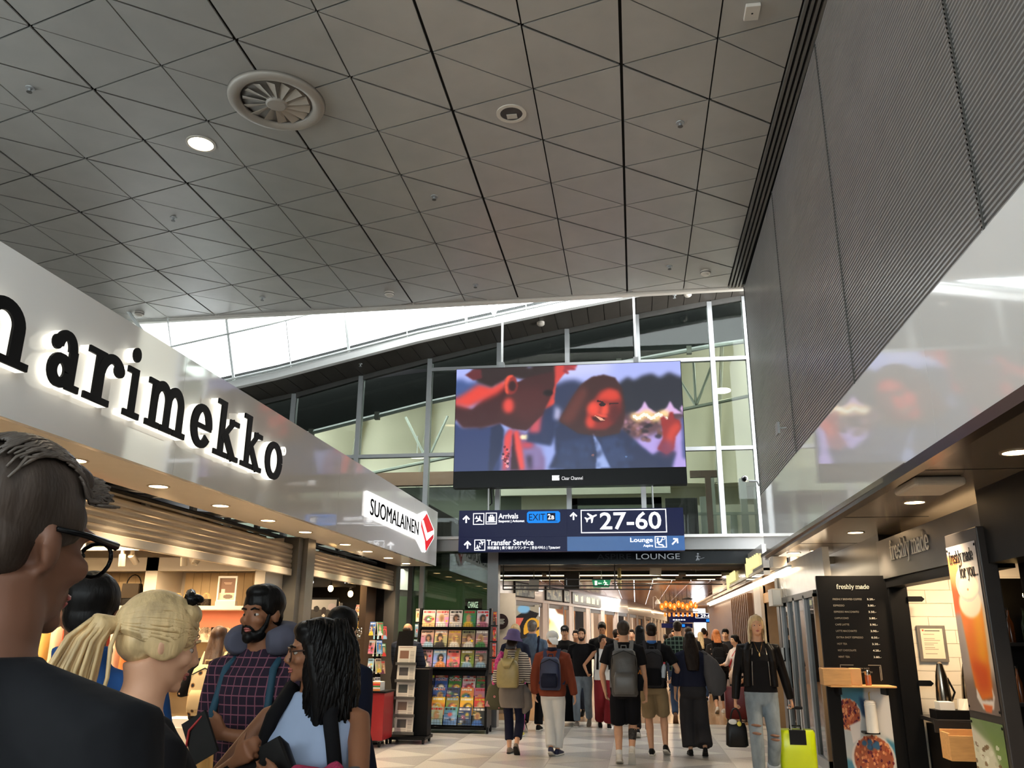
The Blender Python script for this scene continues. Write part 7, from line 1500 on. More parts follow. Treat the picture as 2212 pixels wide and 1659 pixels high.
# 4 - man with a neck pillow
J = person('bearded dark haired man with grey neck pillow and purple plaid shirt', -1.66, 3.72, 170, 1.77, sk='brown', hd=(-4, 0, 0), hair=('thick', 'black'), beard='black', top={'m': plaid_p, 'sl': 1.3, 'loose': .018, 'slr': .016, 'name': 'plaid_shirt', 'z0': .47}, legs={'m': jeans_d}, RA={'to': (.20, .20, 1.06), 'pole': (.5, -1, -.2), 'ts': (-.3, .2, 1), 'curl': 50}, LA={'to': (-.02, .26, 1.17), 'pole': (-1, -.4, -.6), 'ts': (0, .2, 1), 'curl': 55, 'hd': (.5, .7, .3)}, vox=.008)
Tn = J['T']; m = MB(); pts = [Tn @ V((.115 * math.sin(a), -.012 + .105 * -math.cos(a), 1.555 - .03 * (1 - math.cos(a)) * .5)) for a in np.linspace(-2.45, 2.45, 15)]
m.tube(pts, [.048, .062] + [.068] * 11 + [.062, .048], 16); remeshed('neck_pillow', m, cloth('pillow_grey', (84, 84, 98), bump=.2), J['root'], .009, 5)
for sd in (-1, 1):
    m = MB(); m.tube([Tn @ V(p) for p in ((sd * .10, -.11, 1.25), (sd * .105, -.02, 1.50), (sd * .12, .08, 1.42), (sd * .135, .13, 1.25), (sd * .16, .06, 1.08))], .018, 6); m.build('backpack_strap', mat('strap_teal', (26, 66, 84), .7, noise=.1), J['root'], 'all')
Wl = J['W'] @ J['WL']
t = thing('boarding_pass', 'dark folded travel wallet with a red cord in the plaid shirt man\'s hand', 'wallet', M=J['W'] @ Matrix.Translation(V(J['WL']) + V((.07, .075, .015))) @ Matrix.Rotation(.5, 4, 'Y')); MB().box((-.06, -.006, -.11), (.06, .006, .06)).build('wallet', dark, t); MB().tube([(-.05, .0, .05), (.03, .012, .02), (.08, .015, -.06)], .005, 6).build('red_cord', mat('cord_red', (176, 40, 36), .5), t, True)
# 5 - girl with patterned backpack in the shop doorway
J = person('long brown haired woman in black with cream patterned backpack at the clothing shop', -3.86, 7.6, 6, 1.62, True, sk='asian', hair=('long', 'brown', .36), top={'m': tee_black, 'sl': 1.9, 'loose': .02, 'name': 'black_top'}, legs={'m': cloth('beige_trousers', (176, 146, 96)), 'r': (.105, .088, .082), 'loose': .014}, LL=(-.08, 0, 0, 0), RL=(.08, .02, 0, 0), RA={'to': (.16, .25, 1.12), 'pole': (.6, -1, -.4)}, LA={'to': (-.18, .22, 1.08), 'pole': (-.6, -1, -.4)}, vox=.0115)
backpack(J, 'cream canvas backpack with cartoonish dark and brown patches on the woman at the clothing shop'.replace('cartoonish ', ''), spots('pack_print', (212, 188, 146), (40, 38, 44), (150, 106, 62), 11), spots('pack_print2', (206, 178, 134), (60, 44, 44), (128, 92, 56), 16), .27, .43, .14, .66)
# 6 - woman with long black hair and a pale blue top
J = person('woman with long wavy black hair, glasses and pale blue top carrying jackets', -1.12, 2.98, 175, 1.615, True, sk='brown', fat=1.16, hd=(-58, 2, 0), hair=('wavy', 'black', .30, 1), top={'m': paleblue, 'sl': 0, 'loose': .010, 'name': 'tank_top', 'straight': 0, 'z0': .52}, legs={'m': jeans_d}, RA={'to': (.13, .27, 1.18), 'pole': (.9, -.4, -.7), 'hd': (-.6, .35, .4), 'ts': (-.2, .3, 1), 'curl': 62}, LA={'to': (-.05, .30, 1.13), 'pole': (-1, -.25, -.55), 'hd': (.93, .25, .08), 'ts': (0, .35, 1), 'curl': 40, 'spread': .2}, vox=.007)
Mh = J['Mh']; m = MB()
for sd in (-1, 1):
    m.tube([Mh @ V((sd * .035 + .031 * math.cos(a), .100 - .004 * abs(math.cos(a)), -.006 + .026 * math.sin(a))) for a in np.linspace(0, 2 * PI, 17)], .0028, 6); m.tube([Mh @ V(p) for p in ((sd * .080, -.01, .008), (sd * .066, .092, .006))], .003, 6)
m.build('glasses', mat('glasses_brown', (60, 40, 32), .3, noise=0), J['root'], 'all')
def wavy(rg):
    a = rg.uniform(-2.7, 2.7); rr = .092; st = (rr * math.sin(a) * .9, -.02 - .085 * math.cos(a) * (1 if abs(a) < 1.6 else .7), .06 + rg.uniform(-.02, .06)); q = []; ph = rg.uniform(0, 6); ln = rg.uniform(.22, .36)
    for i in range(9): t = i / 8; sp2 = 1 + .42 * math.sin(min(1, t * 1.3) * PI * .7); q.append((st[0] * sp2 + .012 * math.sin(ph + t * 9), st[1] * sp2 - .01 + .012 * math.cos(ph + t * 8), st[2] - ln * t))
    return q
locks(J, 'hair_waves', HR['black'], 620, wavy, 8, .0062)
Tn = J['T']
for sd in (-1, 1):
    m = MB(); m.tube([Tn @ V(p) for p in ((sd * .085, -.10, 1.15), (sd * .088, -.06, 1.355), (sd * .09, .0, 1.385), (sd * .105, .09, 1.30), (sd * .15, .12, 1.12), (sd * .17, .05, .98))], .026, 8); m.build('shoulder_strap', cloth('strap_black', (20, 19, 21)), J['root'], 'all')
WL = V(J['WL']); 
t = thing('bottle', 'dark bottle with a round pale cap in the hand of the pale blue top woman', 'bottle', M=J['W'] @ Matrix.Translation(WL + V((.075, .055, -.012))) @ Matrix.Rotation(1.15, 4, 'X')); MB().lathe([(0, .06), (.026, .06), (.028, .05), (.028, -.14), (0, -.14)], n=16).build('bottle_body', dark, t, True); MB().lathe([(.0, -.165), (.024, -.165), (.026, -.14), (0, -.14)], n=18).build('cap', mat('cap_grey', (170, 168, 166), .5, noise=0), t, True)
t = thing('leather_case', 'black leather case tucked under the hand of the pale blue top woman', 'case', M=J['W'] @ Matrix.Translation(V((.10, .24, 1.14))) @ Matrix.Rotation(.5, 4, 'Y')); MB().loft([((0, 0, -.22), (.15, 0, 0), (0, .02, 0)), ((0, 0, .02), (.15, 0, 0), (0, .03, 0)), ((0, 0, .05), (.14, 0, 0), (0, .012, 0))], 16, 6).build('case_body', leather, t, True); MB().loft([((0, .025, -.07), (.151, 0, 0), (0, .008, 0)), ((0, .02, .05), (.15, 0, 0), (0, .012, 0))], 14, 6).build('flap', leather, t, True)
def draped(label, cat, mm, pts, w0, drop, seed, name, M, th=.03):
    """garment hung over the forearm: folded sheet falling on both sides"""
    t = thing(name, label, cat, M=M); rg = random.Random(seed); rows = []; n = 22; m = MB()
    for i in range(9):
        u = i / 8; x = (u - .5) * w0; ph = rg.uniform(-.02, .02); rs = []
        for j in range(n):
            a = 2 * PI * j / n; yy = (.055 + .018 * math.sin(u * 11 + seed)) * math.cos(a) * (1.3 if math.sin(a) < 0 else 1); zz = (.055 * math.sin(a)) if math.sin(a) > 0 else drop * (.86 + .14 * math.sin(u * 7 + seed)) * math.sin(a)
            rs.append(V((x + .012 * math.sin(zz * 30 + seed), yy + .014 * math.sin(u * 17 + zz * 14), zz + ph)))
        rows.append(rs)
    m.rings(rows); o = m.build('cloth', mm, t); r = o.modifiers.new('remesh', 'REMESH'); r.mode = 'VOXEL'; r.voxel_size = .011; r.use_smooth_shade = True; s = o.modifiers.new('smooth', 'SMOOTH'); s.iterations = 6
    return t
Ea = V(J['EL']); mid = Ea.lerp(WL, .55)
Mx = frame((0, 0, 0), tuple((WL - Ea).normalized()), (0, 0, 1))   # x along the forearm
Mdr = J['W'] @ Matrix.Translation(mid) @ frame((0, 0, 0), ((WL - Ea).x, (WL - Ea).y, 0), (-(WL - Ea).y, (WL - Ea).x, 0))
fluff = mat('fluffy_pink', (186, 52, 92), .95, noise=.16, scale=30, bump=.8, bscale=60); fleece = cloth('fleece_print', (58, 28, 30), 0, bump=.2); _n = fleece.node_tree; _v = _n.nodes.new('ShaderNodeTexVoronoi'); _v.feature = 'DISTANCE_TO_EDGE'; _v.inputs['Scale'].default_value = 13; _tc = _n.nodes.new('ShaderNodeTexCoord'); _n.links.new(_tc.outputs['Object'], _v.inputs['Vector'])
_r = _n.nodes.new('ShaderNodeValToRGB'); _r.color_ramp.interpolation = 'CONSTANT'; _r.color_ramp.elements[0].color = (*lin((226, 208, 160)), 1); _r.color_ramp.elements[1].position = .13; _r.color_ramp.elements[1].color = (*lin((52, 24, 26)), 1); _n.links.new(_v.outputs['Distance'], _r.inputs[0]); _n.links.new(_r.outputs[0], _n.nodes['Principled BSDF'].inputs['Base Color'])
draped('bright pink fluffy jacket draped over the forearm of the pale blue top woman', 'jacket', fluff, None, .18, .34, 1, 'draped_jacket', Mdr @ Matrix.Translation((-.0, 0, .01)))
draped('brown and cream spotted cloth draped beside the pink jacket over the wrist', 'cloth', fleece, None, .10, .30, 2, 'draped_cloth', Mdr @ Matrix.Translation((.11, .01, -.02)))
draped('grey jacket draped over the elbow next to the pink jacket', 'jacket', greyc, None, .17, .36, 4, 'draped_jacket', Mdr @ Matrix.Translation((-.16, -.01, -.01)))
# 7 - man with black backpack behind her
J = person('black haired man in dark jacket with black backpack behind the black haired woman', -1.64, 4.6, -28, 1.70, sk='fair', hd=(10, 8, 0), hair=('thick', 'black'), top={'m': navyc, 'sl': 1.95, 'loose': .022, 'slr': .018, 'name': 'jacket', 'collar': 1}, legs={'m': blackt}, vox=.0115)
backpack(J, 'plain black backpack on the dark jacketed man beside the bookshop', tee_black, blackt, .31, .47, .18, .64)
# 8 - bald man in quilted jacket
quilt = stripes('quilted_navy', (40, 46, 60), (22, 26, 36), 15, 2, .16)
J = person('bald man in dark quilted jacket browsing between the newspaper and magazine racks', -3.78, 14.0, -12, 1.73, sk='tan', hd=(0, 26, 0), hair=('bald', 'greybrown'), top={'m': quilt, 'sl': 1.95, 'loose': .035, 'slr': .026, 'name': 'quilted_jacket', 'z0': .49}, legs={'m': greyc}, RL=(.1, .0, 0, 8), LL=(-.1, 0, 0, -8), RA={'to': (.16, .30, 1.05), 'pole': (.7, -1, -.4)}, LA={'to': (-.1, .32, 1.08), 'pole': (-.7, -1, -.4)}, vox=.013)
# 9 - woman with a purple hat
J = person('woman in purple bucket hat and striped top with beige rucksack', -1.74, 12.2, -4, 1.60, True, sk='fair', fat=1.05, hair=('long', 'dark', .12), top={'m': bretton, 'sl': 1.35, 'loose': .02, 'slr': .02, 'name': 'striped_top', 'z0': .56}, legs={'m': cloth('navy_leggings', (26, 28, 46)), 'to': 1.74, 'r': (.082, .071, .067), 'loose': .009}, shoes=(shoe_grey, dsole), RL=(.10, -.22, 38, 0), LL=(-.05, .06, 0, 0), RA={'to': (.24, .10, .79), 'pole': (.5, -1, 0), 'curl': 30}, vox=.0115)
Mh = J['Mh']; hat = cloth('hat_purple', (100, 88, 130), .08); m = MB(); m.lathe([(0, .162), (.055, .158), (.094, .132), (.110, .076), (.114, .036), (.162, -.016), (.164, -.024), (.110, .022), (0, .03)], n=28, M=Mh @ Matrix.Translation((0, -.012, .012)) @ Matrix.Rotation(.12, 4, 'Y')); m.build('hat', hat, J['root'], 'all')
m = MB(); h9 = 1.60; rows = []
m.stack([(0, -.01, .56 * h9, .175, .135), (0, -.01, .50 * h9, .19, .15), (.02, -.02, .42 * h9, .20, .155), (.03, -.03, .375 * h9, .185, .15)], 22, 2.2); remeshed('wrap_skirt', m, cloth('wrap_grey', (112, 104, 98), .08), J['root'], .012)
m = MB(); m.tube([(.16, .02, .9), (.21, -.02, .78), (.22, -.03, .62), (.17, -.05, .52)], [.03, .07, .08, .02], 12); remeshed('tied_sleeve', m, MATS['fabric_wrap_grey'], J['root'], .012)
gold = mat('rucksack_gold', (156, 140, 92), .42, noise=.1, scale=10, bump=.5)
backpack(J, 'beige shiny drawstring rucksack with flap on the purple hat woman', gold, mat('rucksack_flap', (176, 160, 108), .4, noise=.06, bump=.3), .31, .38, .17, .655, gold, -.02, True)
t = thing('scarf', 'pink sequined scarf hanging from the left shoulder of the hat woman', 'scarf', M=J['W'] @ Matrix.Translation((-.19, .0, 1.0))); m = MB(); m.tube([(.06, -.06, .33), (.0, -.05, .22), (-.03, -.02, .05), (-.07, 0, -.1), (-.1, .02, -.22)], [.035, .05, .05, .035, .02], 10); m.build('cloth', mat('scarf_pink', (190, 60, 130), .35, noise=.5, scale=40), t, 'all')
t = thing('folded_jacket', 'olive and pink patterned jacket over the left arm of the hat woman', 'jacket', M=J['W'] @ Matrix.Translation((-.24, .05, .86))); m = MB(); m.stack([(0, 0, -.30, .12, .06), (-.02, 0, -.22, .15, .08), (0, 0, .0, .12, .09), (.02, 0, .12, .06, .06)], 16, 2.4); m.build('cloth', spots('olive_print', (78, 76, 58), (186, 120, 120), (60, 62, 46), 9), t, 'all'); m = MB(); m.stack([(-.1, -.05, -.26, .05, .02), (-.08, -.05, -.1, .03, .02)], 10); m.build('pink_lining', mat('lining_pink', (206, 140, 150), .6), t, 'all')
# 10 - blonde woman in navy tee and pink trousers ahead of her
J = person('woman with fair hair in navy t-shirt and pink trousers ahead of the purple hat woman', -1.97, 14.1, 0, 1.73, True, hair=('bun', 'blonde'), top={'m': navyc, 'sl': .6}, legs={'m': pinkp, 'r': (.085, .062, .055)}, shoes=(ysho, soles), vox=.013)
# 11 - denim shirt
J = person('tall grey haired man in blue denim shirt walking away', -1.80, 15.0, -6, 1.80, hair=('thick', 'grey'), top={'m': denim, 'sl': 1.9, 'loose': .02, 'name': 'denim_shirt', 'collar': 1, 'z0': .48}, legs={'m': blackt, 'r': (.096, .078, .075)}, shoes=(blk_shoe, soles), RL=(.09, .1, 0, 0), LL=(-.09, -.25, 40, 0), vox=.013)
MB().tube([J['T'] @ V(p) for p in ((.12, -.13, 1.2), (.13, -.08, 1.46), (.12, .0, 1.53), (.1, .1, 1.4), (.02, .14, 1.2))], .022, 8).build('bag_strap', navyc, J['root'], 'all')
# 12 - rust jacket
J = person('person in white backward cap, rust brown jacket and pale trousers', -1.165, 12.1, -3, 1.60, sk='fair', fat=1.08, hair=('short', 'ginger'), hd=(-12, 4, 0), top={'m': rust, 'sl': 1.95, 'loose': .026, 'slr': .022, 'name': 'rust_jacket', 'z0': .475}, legs={'m': whitec, 'r': (.100, .080, .072), 'loose': .014}, shoes=(shoe_navy, soles), RL=(.06, .08, 0, 12), LL=(-.02, -.10, 18, 0), RA={'to': (.30, .06, .74), 'pole': (.6, -1, 0)}, vox=.0115)
Mh = J['Mh']; m = MB(); m.ell((0, -.016, .058), (.096, .116, .090), Mh, 20, 12); remeshed('cap', m, cloth('cap_white', (226, 224, 220), .02, bump=.2), J['root'], .009); m = MB(); m.loft([(Mh @ V((.03, -.105, .045)), Mh.to_3x3() @ V((.055, .03, 0)), Mh.to_3x3() @ V((0, .004, .006))), (Mh @ V((.075, -.15, -.02)), Mh.to_3x3() @ V((.06, .045, 0)), Mh.to_3x3() @ V((0, .003, .006))), (Mh @ V((.105, -.17, -.075)), Mh.to_3x3() @ V((.035, .028, 0)), Mh.to_3x3() @ V((0, .003, .005)))], 14); m.build('cap_brim', MATS['fabric_cap_white'], J['root'], 'all')
m = MB(); m.stack([(0, -.005, 1.33, .07, .065), (0, -.005, 1.40, .066, .064)], 16); m.build('collar', navyc, J['root'], 'all')
backpack(J, 'navy blue backpack with pale label on the rust jacketed person', mat('pack_navy', (32, 40, 72), .5, noise=.12, bump=.3), mat('pack_navy2', (20, 24, 44), .55, noise=.12), .29, .43, .16, .66, mat('strap_navy', (36, 46, 78), .7))
# 13 - boy in black cap facing
J = person('young man in black cap and black printed t-shirt facing the viewer', -1.42, 17.4, 180, 1.73, hair=('short', 'dark'), top={'m': tee_black, 'sl': .7, 'loose': .02}, legs={'m': blackt}, vox=.014)
Mh = J['Mh']; m = MB(); m.ell((0, -.012, .066), (.086, .104, .078), Mh, 18, 12); m.loft([(Mh @ V((0, .085, .055)), (.07, 0, 0), (0, .01, .008)), (Mh @ V((0, .15, .045)), (.05, 0, 0), (0, .01, .006))], 12); m.build('cap', tee_black, J['root'], 'all'); MB().box((-.03, .1, .075), (.03, .108, .1), M=Mh).build('cap_patch', whitec, J['root'])
MB().ell((0, .13, 1.22), (.09, .02, .08), J['T']).build('shirt_print', greyc, J['root'], 'all')
suitcase('tall black suitcase beside the young man in the black cap', -1.28, 16.4, 175, .40, .62, .24, blackt, 0, False)
# 14 - bearded man
J = person('dark bearded man in black t-shirt and light jeans walking toward the viewer', -.99, 16.0, 176, 1.69, sk='fair', hair=('short', 'dark'), beard='dark', top={'m': tee_black, 'sl': .65, 'loose': .018, 'low': 1}, legs={'m': jeans_l, 'r': (.096, .074, .064)}, shoes=(shoe_grey, soles), RL=(.1, .12, 0, 0), LL=(-.1, -.14, 22, 0), vox=.0115)
J = person('dark haired person half hidden behind the bearded man', -1.22, 17.9, 170, 1.66, hair=('short', 'dark'), top={'m': dgrey, 'sl': 1.9}, legs={'m': jeans_d}, vox=.016)
# 16 - woman in white top
J = person('woman in white blouse and dark red trousers with hair pulled back', -.61, 15.85, 186, 1.575, True, sk='tan', hd=(24, 0, 0), hair=('bun', 'dark'), top={'m': whitec, 'sl': 0, 'loose': .014, 'name': 'blouse', 'vneck': 1}, legs={'m': redp, 'r': (.105, .10, .10), 'loose': .012, 'z1': .62}, shoes=(blk_shoe, soles), RA={'to': (.30, .22, .92), 'pole': (.8, -1, 0), 'curl': 40}, RL=(.08, -.12, 20, 0), LL=(-.08, .14, 0, 0), vox=.0115)
for sd in (-1, 1): MB().tube([J['T'] @ V(p) for p in ((sd * .12, -.10, 1.0), (sd * .11, -.06, 1.3), (sd * .09, .0, 1.335), (sd * .095, .10, 1.22), (sd * .11, .13, .98))], .022, 8).build('dark_vest_edge', tee_black, J['root'], 'all')
# 17-18 behind
J = person('tall man in black shirt looking down behind the white bloused woman', -.66, 17.2, 178, 1.81, sk='tan', hd=(0, 28, 0), hair=('short', 'dark'), top={'m': tee_black, 'sl': 1.9}, legs={'m': jeans_d}, vox=.015)
J = person('dark haired person in profile right of the tall man looking down', -.42, 18.3, -80, 1.68, hair=('thick', 'dark'), top={'m': dgrey, 'sl': 1.9}, legs={'m': blackt}, vox=.016)
J = person('auburn haired woman low behind the man with the grey backpack', -.30, 16.5, 150, 1.52, True, hair=('long', 'ginger', .25), top={'m': greyc, 'sl': 1.2}, legs={'m': jeans_d}, vox=.016)
# 19 - man in black shorts with a large grey backpack
J = person('man in black t-shirt and long black shorts with tattooed calf', -.165, 11.5, 0, 1.745, sk='fair', fat=1.06, hair=('thick', 'greybrown'), top={'m': tee_black, 'sl': .62, 'loose': .018, 'slr': .016, 'z0': .48}, legs={'m': blackt, 'to': .98, 'r': (.108, .095, .098), 'loose': .016}, shoes=(shoe_white, soles), LL=(-.10, -.02, 14, 0), RL=(.06, -.10, 50, 0), RA={'to': (.27, .08, .80), 'pole': (.7, -1, 0), 'curl': 45}, LA={'to': (-.26, .10, .86), 'pole': (-.9, -1, 0)}, vox=.010)
tatt = mat('tattoo', (62, 60, 58), .55, noise=.5, scale=40); Kn, An = J['KR'], J['AR']; m = MB(); cb = V((0, -.012, 0))
m.tube([Kn.lerp(An, .16) + cb * .6, Kn.lerp(An, .3) + cb, Kn.lerp(An, .5) + cb * .8, Kn.lerp(An, .66) + cb * .4], [.050, .0565, .0515, .043], 14); m.build('tattoo', tatt, J['root'], 'all')
for nm in 'RL': MB().tube([J['A' + nm].lerp(J['K' + nm], -.05), J['A' + nm].lerp(J['K' + nm], .14)], [.040, .042], 12).build('sock', whitec, J['root'], 'all')
packg = mat('pack_grey', (66, 64, 62), .5, noise=.12, scale=12, bump=.4); b19 = backpack(J, 'large dark grey laptop backpack on the man in black shorts', packg, mat('pack_grey2', (84, 82, 80), .42, noise=.15, bump=.3), .34, .58, .24, .635, mat('strap_grey', (118, 116, 114), .7, noise=.05))
MB().tube([(.175, -.02, -.02), (.2, -.02, .03), (.21, -.03, -.03), (.19, -.03, -.08)], .007, 6).build('orange_clip', mat('clip_orange', (226, 130, 40), .4), b19, True)
MB().stack([(.19, 0, -.22, .035, .05), (.2, 0, -.1, .045, .06), (.19, 0, -.02, .03, .05)], 12).build('side_pocket', blackt, b19, 'all')
# 20
J = person('woman with long straight black hair between the two backpack men', .065, 14.5, 0, 1.72, True, hair=('long', 'black', .42), top={'m': dgrey, 'sl': 1.9}, legs={'m': blackt}, vox=.014)
# 21 - khaki shorts
J = person('man in black t-shirt, blue collar and khaki shorts', .215, 12.4, -2, 1.735, sk='fair', hair=('short', 'dark'), top={'m': tee_black, 'sl': .7, 'loose': .022, 'slr': .02}, legs={'m': khaki, 'to': .92, 'r': (.104, .092, .095), 'loose': .014}, shoes=(blk_shoe, soles), LL=(-.06, .02, 0, 0), RL=(.13, .02, 20, 8), RA={'to': (.26, .20, .98), 'pole': (.8, -1, -.2)}, vox=.0115)
m = MB(); m.stack([(0, -.012, 1.455, .072, .065), (0, -.012, 1.50, .066, .062)], 16); m.build('blue_collar', cloth('collar_blue', (62, 110, 176)), J['root'], 'all')
b21 = backpack(J, 'dark grey backpack with water bottle on the man in khaki shorts', dgrey, blackt, .30, .50, .18, .65, dgrey)
t = thing('water_bottle', 'clear water bottle with red cap in the side of the dark grey backpack', 'bottle', M=b21.matrix_world @ Matrix.Translation((.135, -.075, -.12)) @ Matrix.Rotation(.15, 4, 'Y')); MB().lathe([(0, 0), (.03, 0), (.032, .04), (.03, .14), (.012, .18), (0, .18)], n=14).build('bottle_body', mat('clear_plastic', (176, 186, 196), .12, noise=.05), t, True); MB().lathe([(0, .18), (.015, .18), (.015, .205), (0, .205)], n=12).build('cap', mat('cap_red', (206, 70, 80), .4), t)
# 22 - plaid shirt
J = person('tall man in green plaid shirt and blue jeans with brown shoes', .80, 17.0, 0, 1.83, hair=('thick', 'dark'), top={'m': plaid_g, 'sl': 1.9, 'loose': .02, 'name': 'plaid_shirt'}, legs={'m': jeans_d}, shoes=(shoe_brown, shoe_brown), LL=(-.12, -.26, 40, 0), RL=(.1, .1, 0, 0), vox=.013)
# 23 - dark clad woman
J = person('woman with long dark hair in navy top and wide dark trousers', .755, 12.5, 4, 1.62, True, sk='fair', fat=1.05, hair=('wavy', 'dark', .40), top={'m': cloth('navy_blouse', (34, 36, 52)), 'sl': 1.5, 'loose': .03, 'slr': .03, 'name': 'blouse', 'z0': .55}, legs={'m': cloth('wide_charcoal', (50, 48, 50)), 'r': (.112, .112, .118), 'to': 1.92, 'loose': .016, 'z1': .62}, shoes=(blk_shoe, dsole), LL=(-.07, .05, 0, 0), RL=(.12, -.12, 18, 6), RA={'to': (.22, .12, .98), 'pole': (.6, -1, -.2)}, vox=.0115)
t = thing('shoulder_bag', 'large soft grey shoulder bag on the right side of the dark haired woman', 'bag', M=J['W'] @ Matrix.Translation((.27, -.08, .98))); MB().stack([(.05, 0, -.20, .05, .06), (.05, 0, -.12, .13, .09), (.03, 0, .08, .15, .10), (-.02, 0, .26, .09, .07), (-.08, 0, .36, .03, .03)], 20, 2.4).build('bag_body', cloth('bag_grey', (82, 80, 82)), t, 'all'); MB().tube([(-.06, -.03, .34), (-.12, -.02, .38), (-.13, .06, .37), (-.08, .08, .2)], .018, 8).build('strap', MATS['fabric_bag_grey'], t, 'all')
# 24 - ginger woman
J = person('ginger haired woman in patterned jacket with black backpack further ahead', 1.72, 19.2, 4, 1.70, True, hair=('long', 'ginger', .16, 1), top={'m': spots('floral', (40, 36, 36), (190, 170, 150), (90, 60, 50), 16), 'sl': 1.6, 'loose': .022, 'name': 'floral_top'}, legs={'m': blackt, 'to': 1.6, 'r': (.082, .066, .062)}, shoes=(shoe_white, soles), vox=.014)
backpack(J, 'black backpack on the ginger haired woman', tee_black, blackt, .28, .42, .16, .66)
# 25 - couple by the right wall
J = person('black haired man facing the viewer beside the ginger haired woman', 2.02, 20.2, 165, 1.72, sk='asian', hair=('thick', 'black'), top={'m': dgrey, 'sl': 1.9}, legs={'m': blackt}, vox=.015)
J = person('black haired woman in pale top with a red strap at the right wall', 2.0, 18.0, 120, 1.59, True, sk='asian', hair=('long', 'black', .15), top={'m': cloth('pale_top', (206, 190, 182)), 'sl': 1.4}, legs={'m': blackt}, RA={'to': (.2, .28, 1.0), 'pole': (.6, -1, -.3)}, vox=.014)
MB().tube([J['T'] @ V(p) for p in ((-.1, -.08, 1.25), (-.08, .0, 1.36), (-.03, .11, 1.2), (.08, .14, .98))], .018, 8).build('red_strap', mat('strap_red', (180, 30, 36), .6), J['root'], 'all')
suitcase('dark red suitcase standing by the woman with the red strap', 1.86, 17.5, 175, .42, .58, .24, mat('case_red', (92, 20, 30), .4, noise=.05))
t = thing('shopping_bag', 'pale shopping bag on top of the dark red suitcase', 'bag', (1.88, 17.5, .675)); MB().loft([((0, 0, 0), (.11, 0, 0), (0, .06, 0)), ((0, 0, .18), (.12, 0, 0), (0, .07, 0)), ((0, 0, .3), (.05, 0, 0), (0, .03, 0))], 14, 3).build('bag_body', mat('bag_pale', (196, 170, 150), .6, noise=.2, scale=14), t, 'all'); MB().tube([(-.05, 0, .29), (0, 0, .4), (.05, 0, .29)], .006, 6).build('handle', white, t)
# 26 - blonde woman with yellow suitcase
J = person('blonde woman in black leather jacket and ripped light jeans facing the viewer', 1.40, 10.45, 178, 1.80, True, sk='fair', hd=(0, -8, 0), hair=('long', 'blonde', .20), top={'m': tee_black, 'sl': 0, 'loose': .014, 'z0': .53, 'name': 'black_top', 'low': 1}, legs={'m': jeans_l, 'r': (.090, .074, .066), 'to': 1.86, 'loose': .010, 'z1': .60}, shoes=(blk_shoe, dsole), RL=(.09, .14, 0, 0), LL=(-.08, -.10, 20, 0), RA={'to': (.29, -.02, .86), 'pole': (.6, -1, 0), 'curl': 70}, LA={'to': (-.34, -.06, .83), 'pole': (-.5, -1, 0), 'curl': 70}, vox=.008)
def straight(rg):
    a = rg.choice((-1, 1)); u = rg.uniform(.2, 1.3); st = (a * .082 * math.sin(u), .03 - .09 * (1 - math.cos(u)) - .02, .046 + .084 * math.cos(u) * .9); e_ = rg.uniform(.012, .03); ln = rg.uniform(.15, .2)
    return [(a * .006, st[1] + .02, .132), (st[0] * .7, st[1] + .01, .112), (st[0] * 1.04, st[1], .06), (a * .088, st[1] - .005, .0), (a * (.082 + e_ * .5), st[1] - .004, -.06), (a * (.08 + e_ * .6), st[1] + .0, -.06 - ln * .6), (a * (.078 + e_ * .6), st[1] + .005, -.06 - ln)]
locks(J, 'hair_strands', hairm('blonde_pale', (222, 200, 160)), 160, straight, 9, .006)
lj = mat('leather_jacket', (19, 17, 17), .42, noise=.12, bump=.35, bscale=9, stretch=(1, 1, .5)); Tn = J['T']; hh = 1.80; m = MB()
# open jacket: back, sleeves and two front panels
for nm in 'RL':
    S, Eb, Wr = J['S' + nm], J['E' + nm], J['W' + nm]; sd = 1 if nm == 'R' else -1; m.tube([S.lerp(Tn @ V((0, 0, .80 * hh)), .4), S + V((0, 0, .008)), S.lerp(Eb, .4), S.lerp(Eb, .85), Eb, Eb.lerp(Wr, .4), Eb.lerp(Wr, .96)], [.058, .066, .060, .054, .053, .052, .044], 14)
    m.loft([(Tn @ V((sd * .150, .035, .565 * hh)), (sd * .045, 0, 0), (0, .09, 0)), (Tn @ V((sd * .142, .04, .64 * hh)), (sd * .045, 0, 0), (0, .09, 0)), (Tn @ V((sd * .135, .045, .72 * hh)), (sd * .050, 0, 0), (0, .105, 0)), (Tn @ V((sd * .12, .025, .79 * hh)), (sd * .055, 0, 0), (0, .085, 0)), (Tn @ V((sd * .085, .0, .835 * hh)), (sd * .04, 0, 0), (0, .05, 0))], 14, 2.6)
m.loft([(Tn @ V((0, -.065, .565 * hh)), (.165, 0, 0), (0, .055, 0)), (Tn @ V((0, -.055, .70 * hh)), (.165, 0, 0), (0, .06, 0)), (Tn @ V((0, -.05, .80 * hh)), (.15, 0, 0), (0, .05, 0)), (Tn @ V((0, -.04, .845 * hh)), (.08, 0, 0), (0, .035, 0))], 16, 2.6)
remeshed('leather_jacket', m, lj, J['root'], .009, 4)
for sd in (-1, 1): MB().tube([Tn @ V(p) for p in ((sd * .098, .135, .575 * hh), (sd * .092, .148, .70 * hh), (sd * .075, .10, .80 * hh))], .004, 6).build('zip', mat('zip_silver', (150, 146, 140), .3, .8, noise=0), J['root'], 'all')
m = MB(); m.tube([Tn @ V(p) for p in ((-.05, .045, 1.515), (-.02, .115, 1.42), (0, .135, 1.385), (.02, .115, 1.42), (.05, .045, 1.515))], .002, 5); m.ell((0, .142, 1.37), (.010, .006, .022), Tn); m.build('necklace', mat('necklace_gold', (226, 190, 130), .2, 1, noise=0), J['root'], 'all')
ripm = SK['fair']
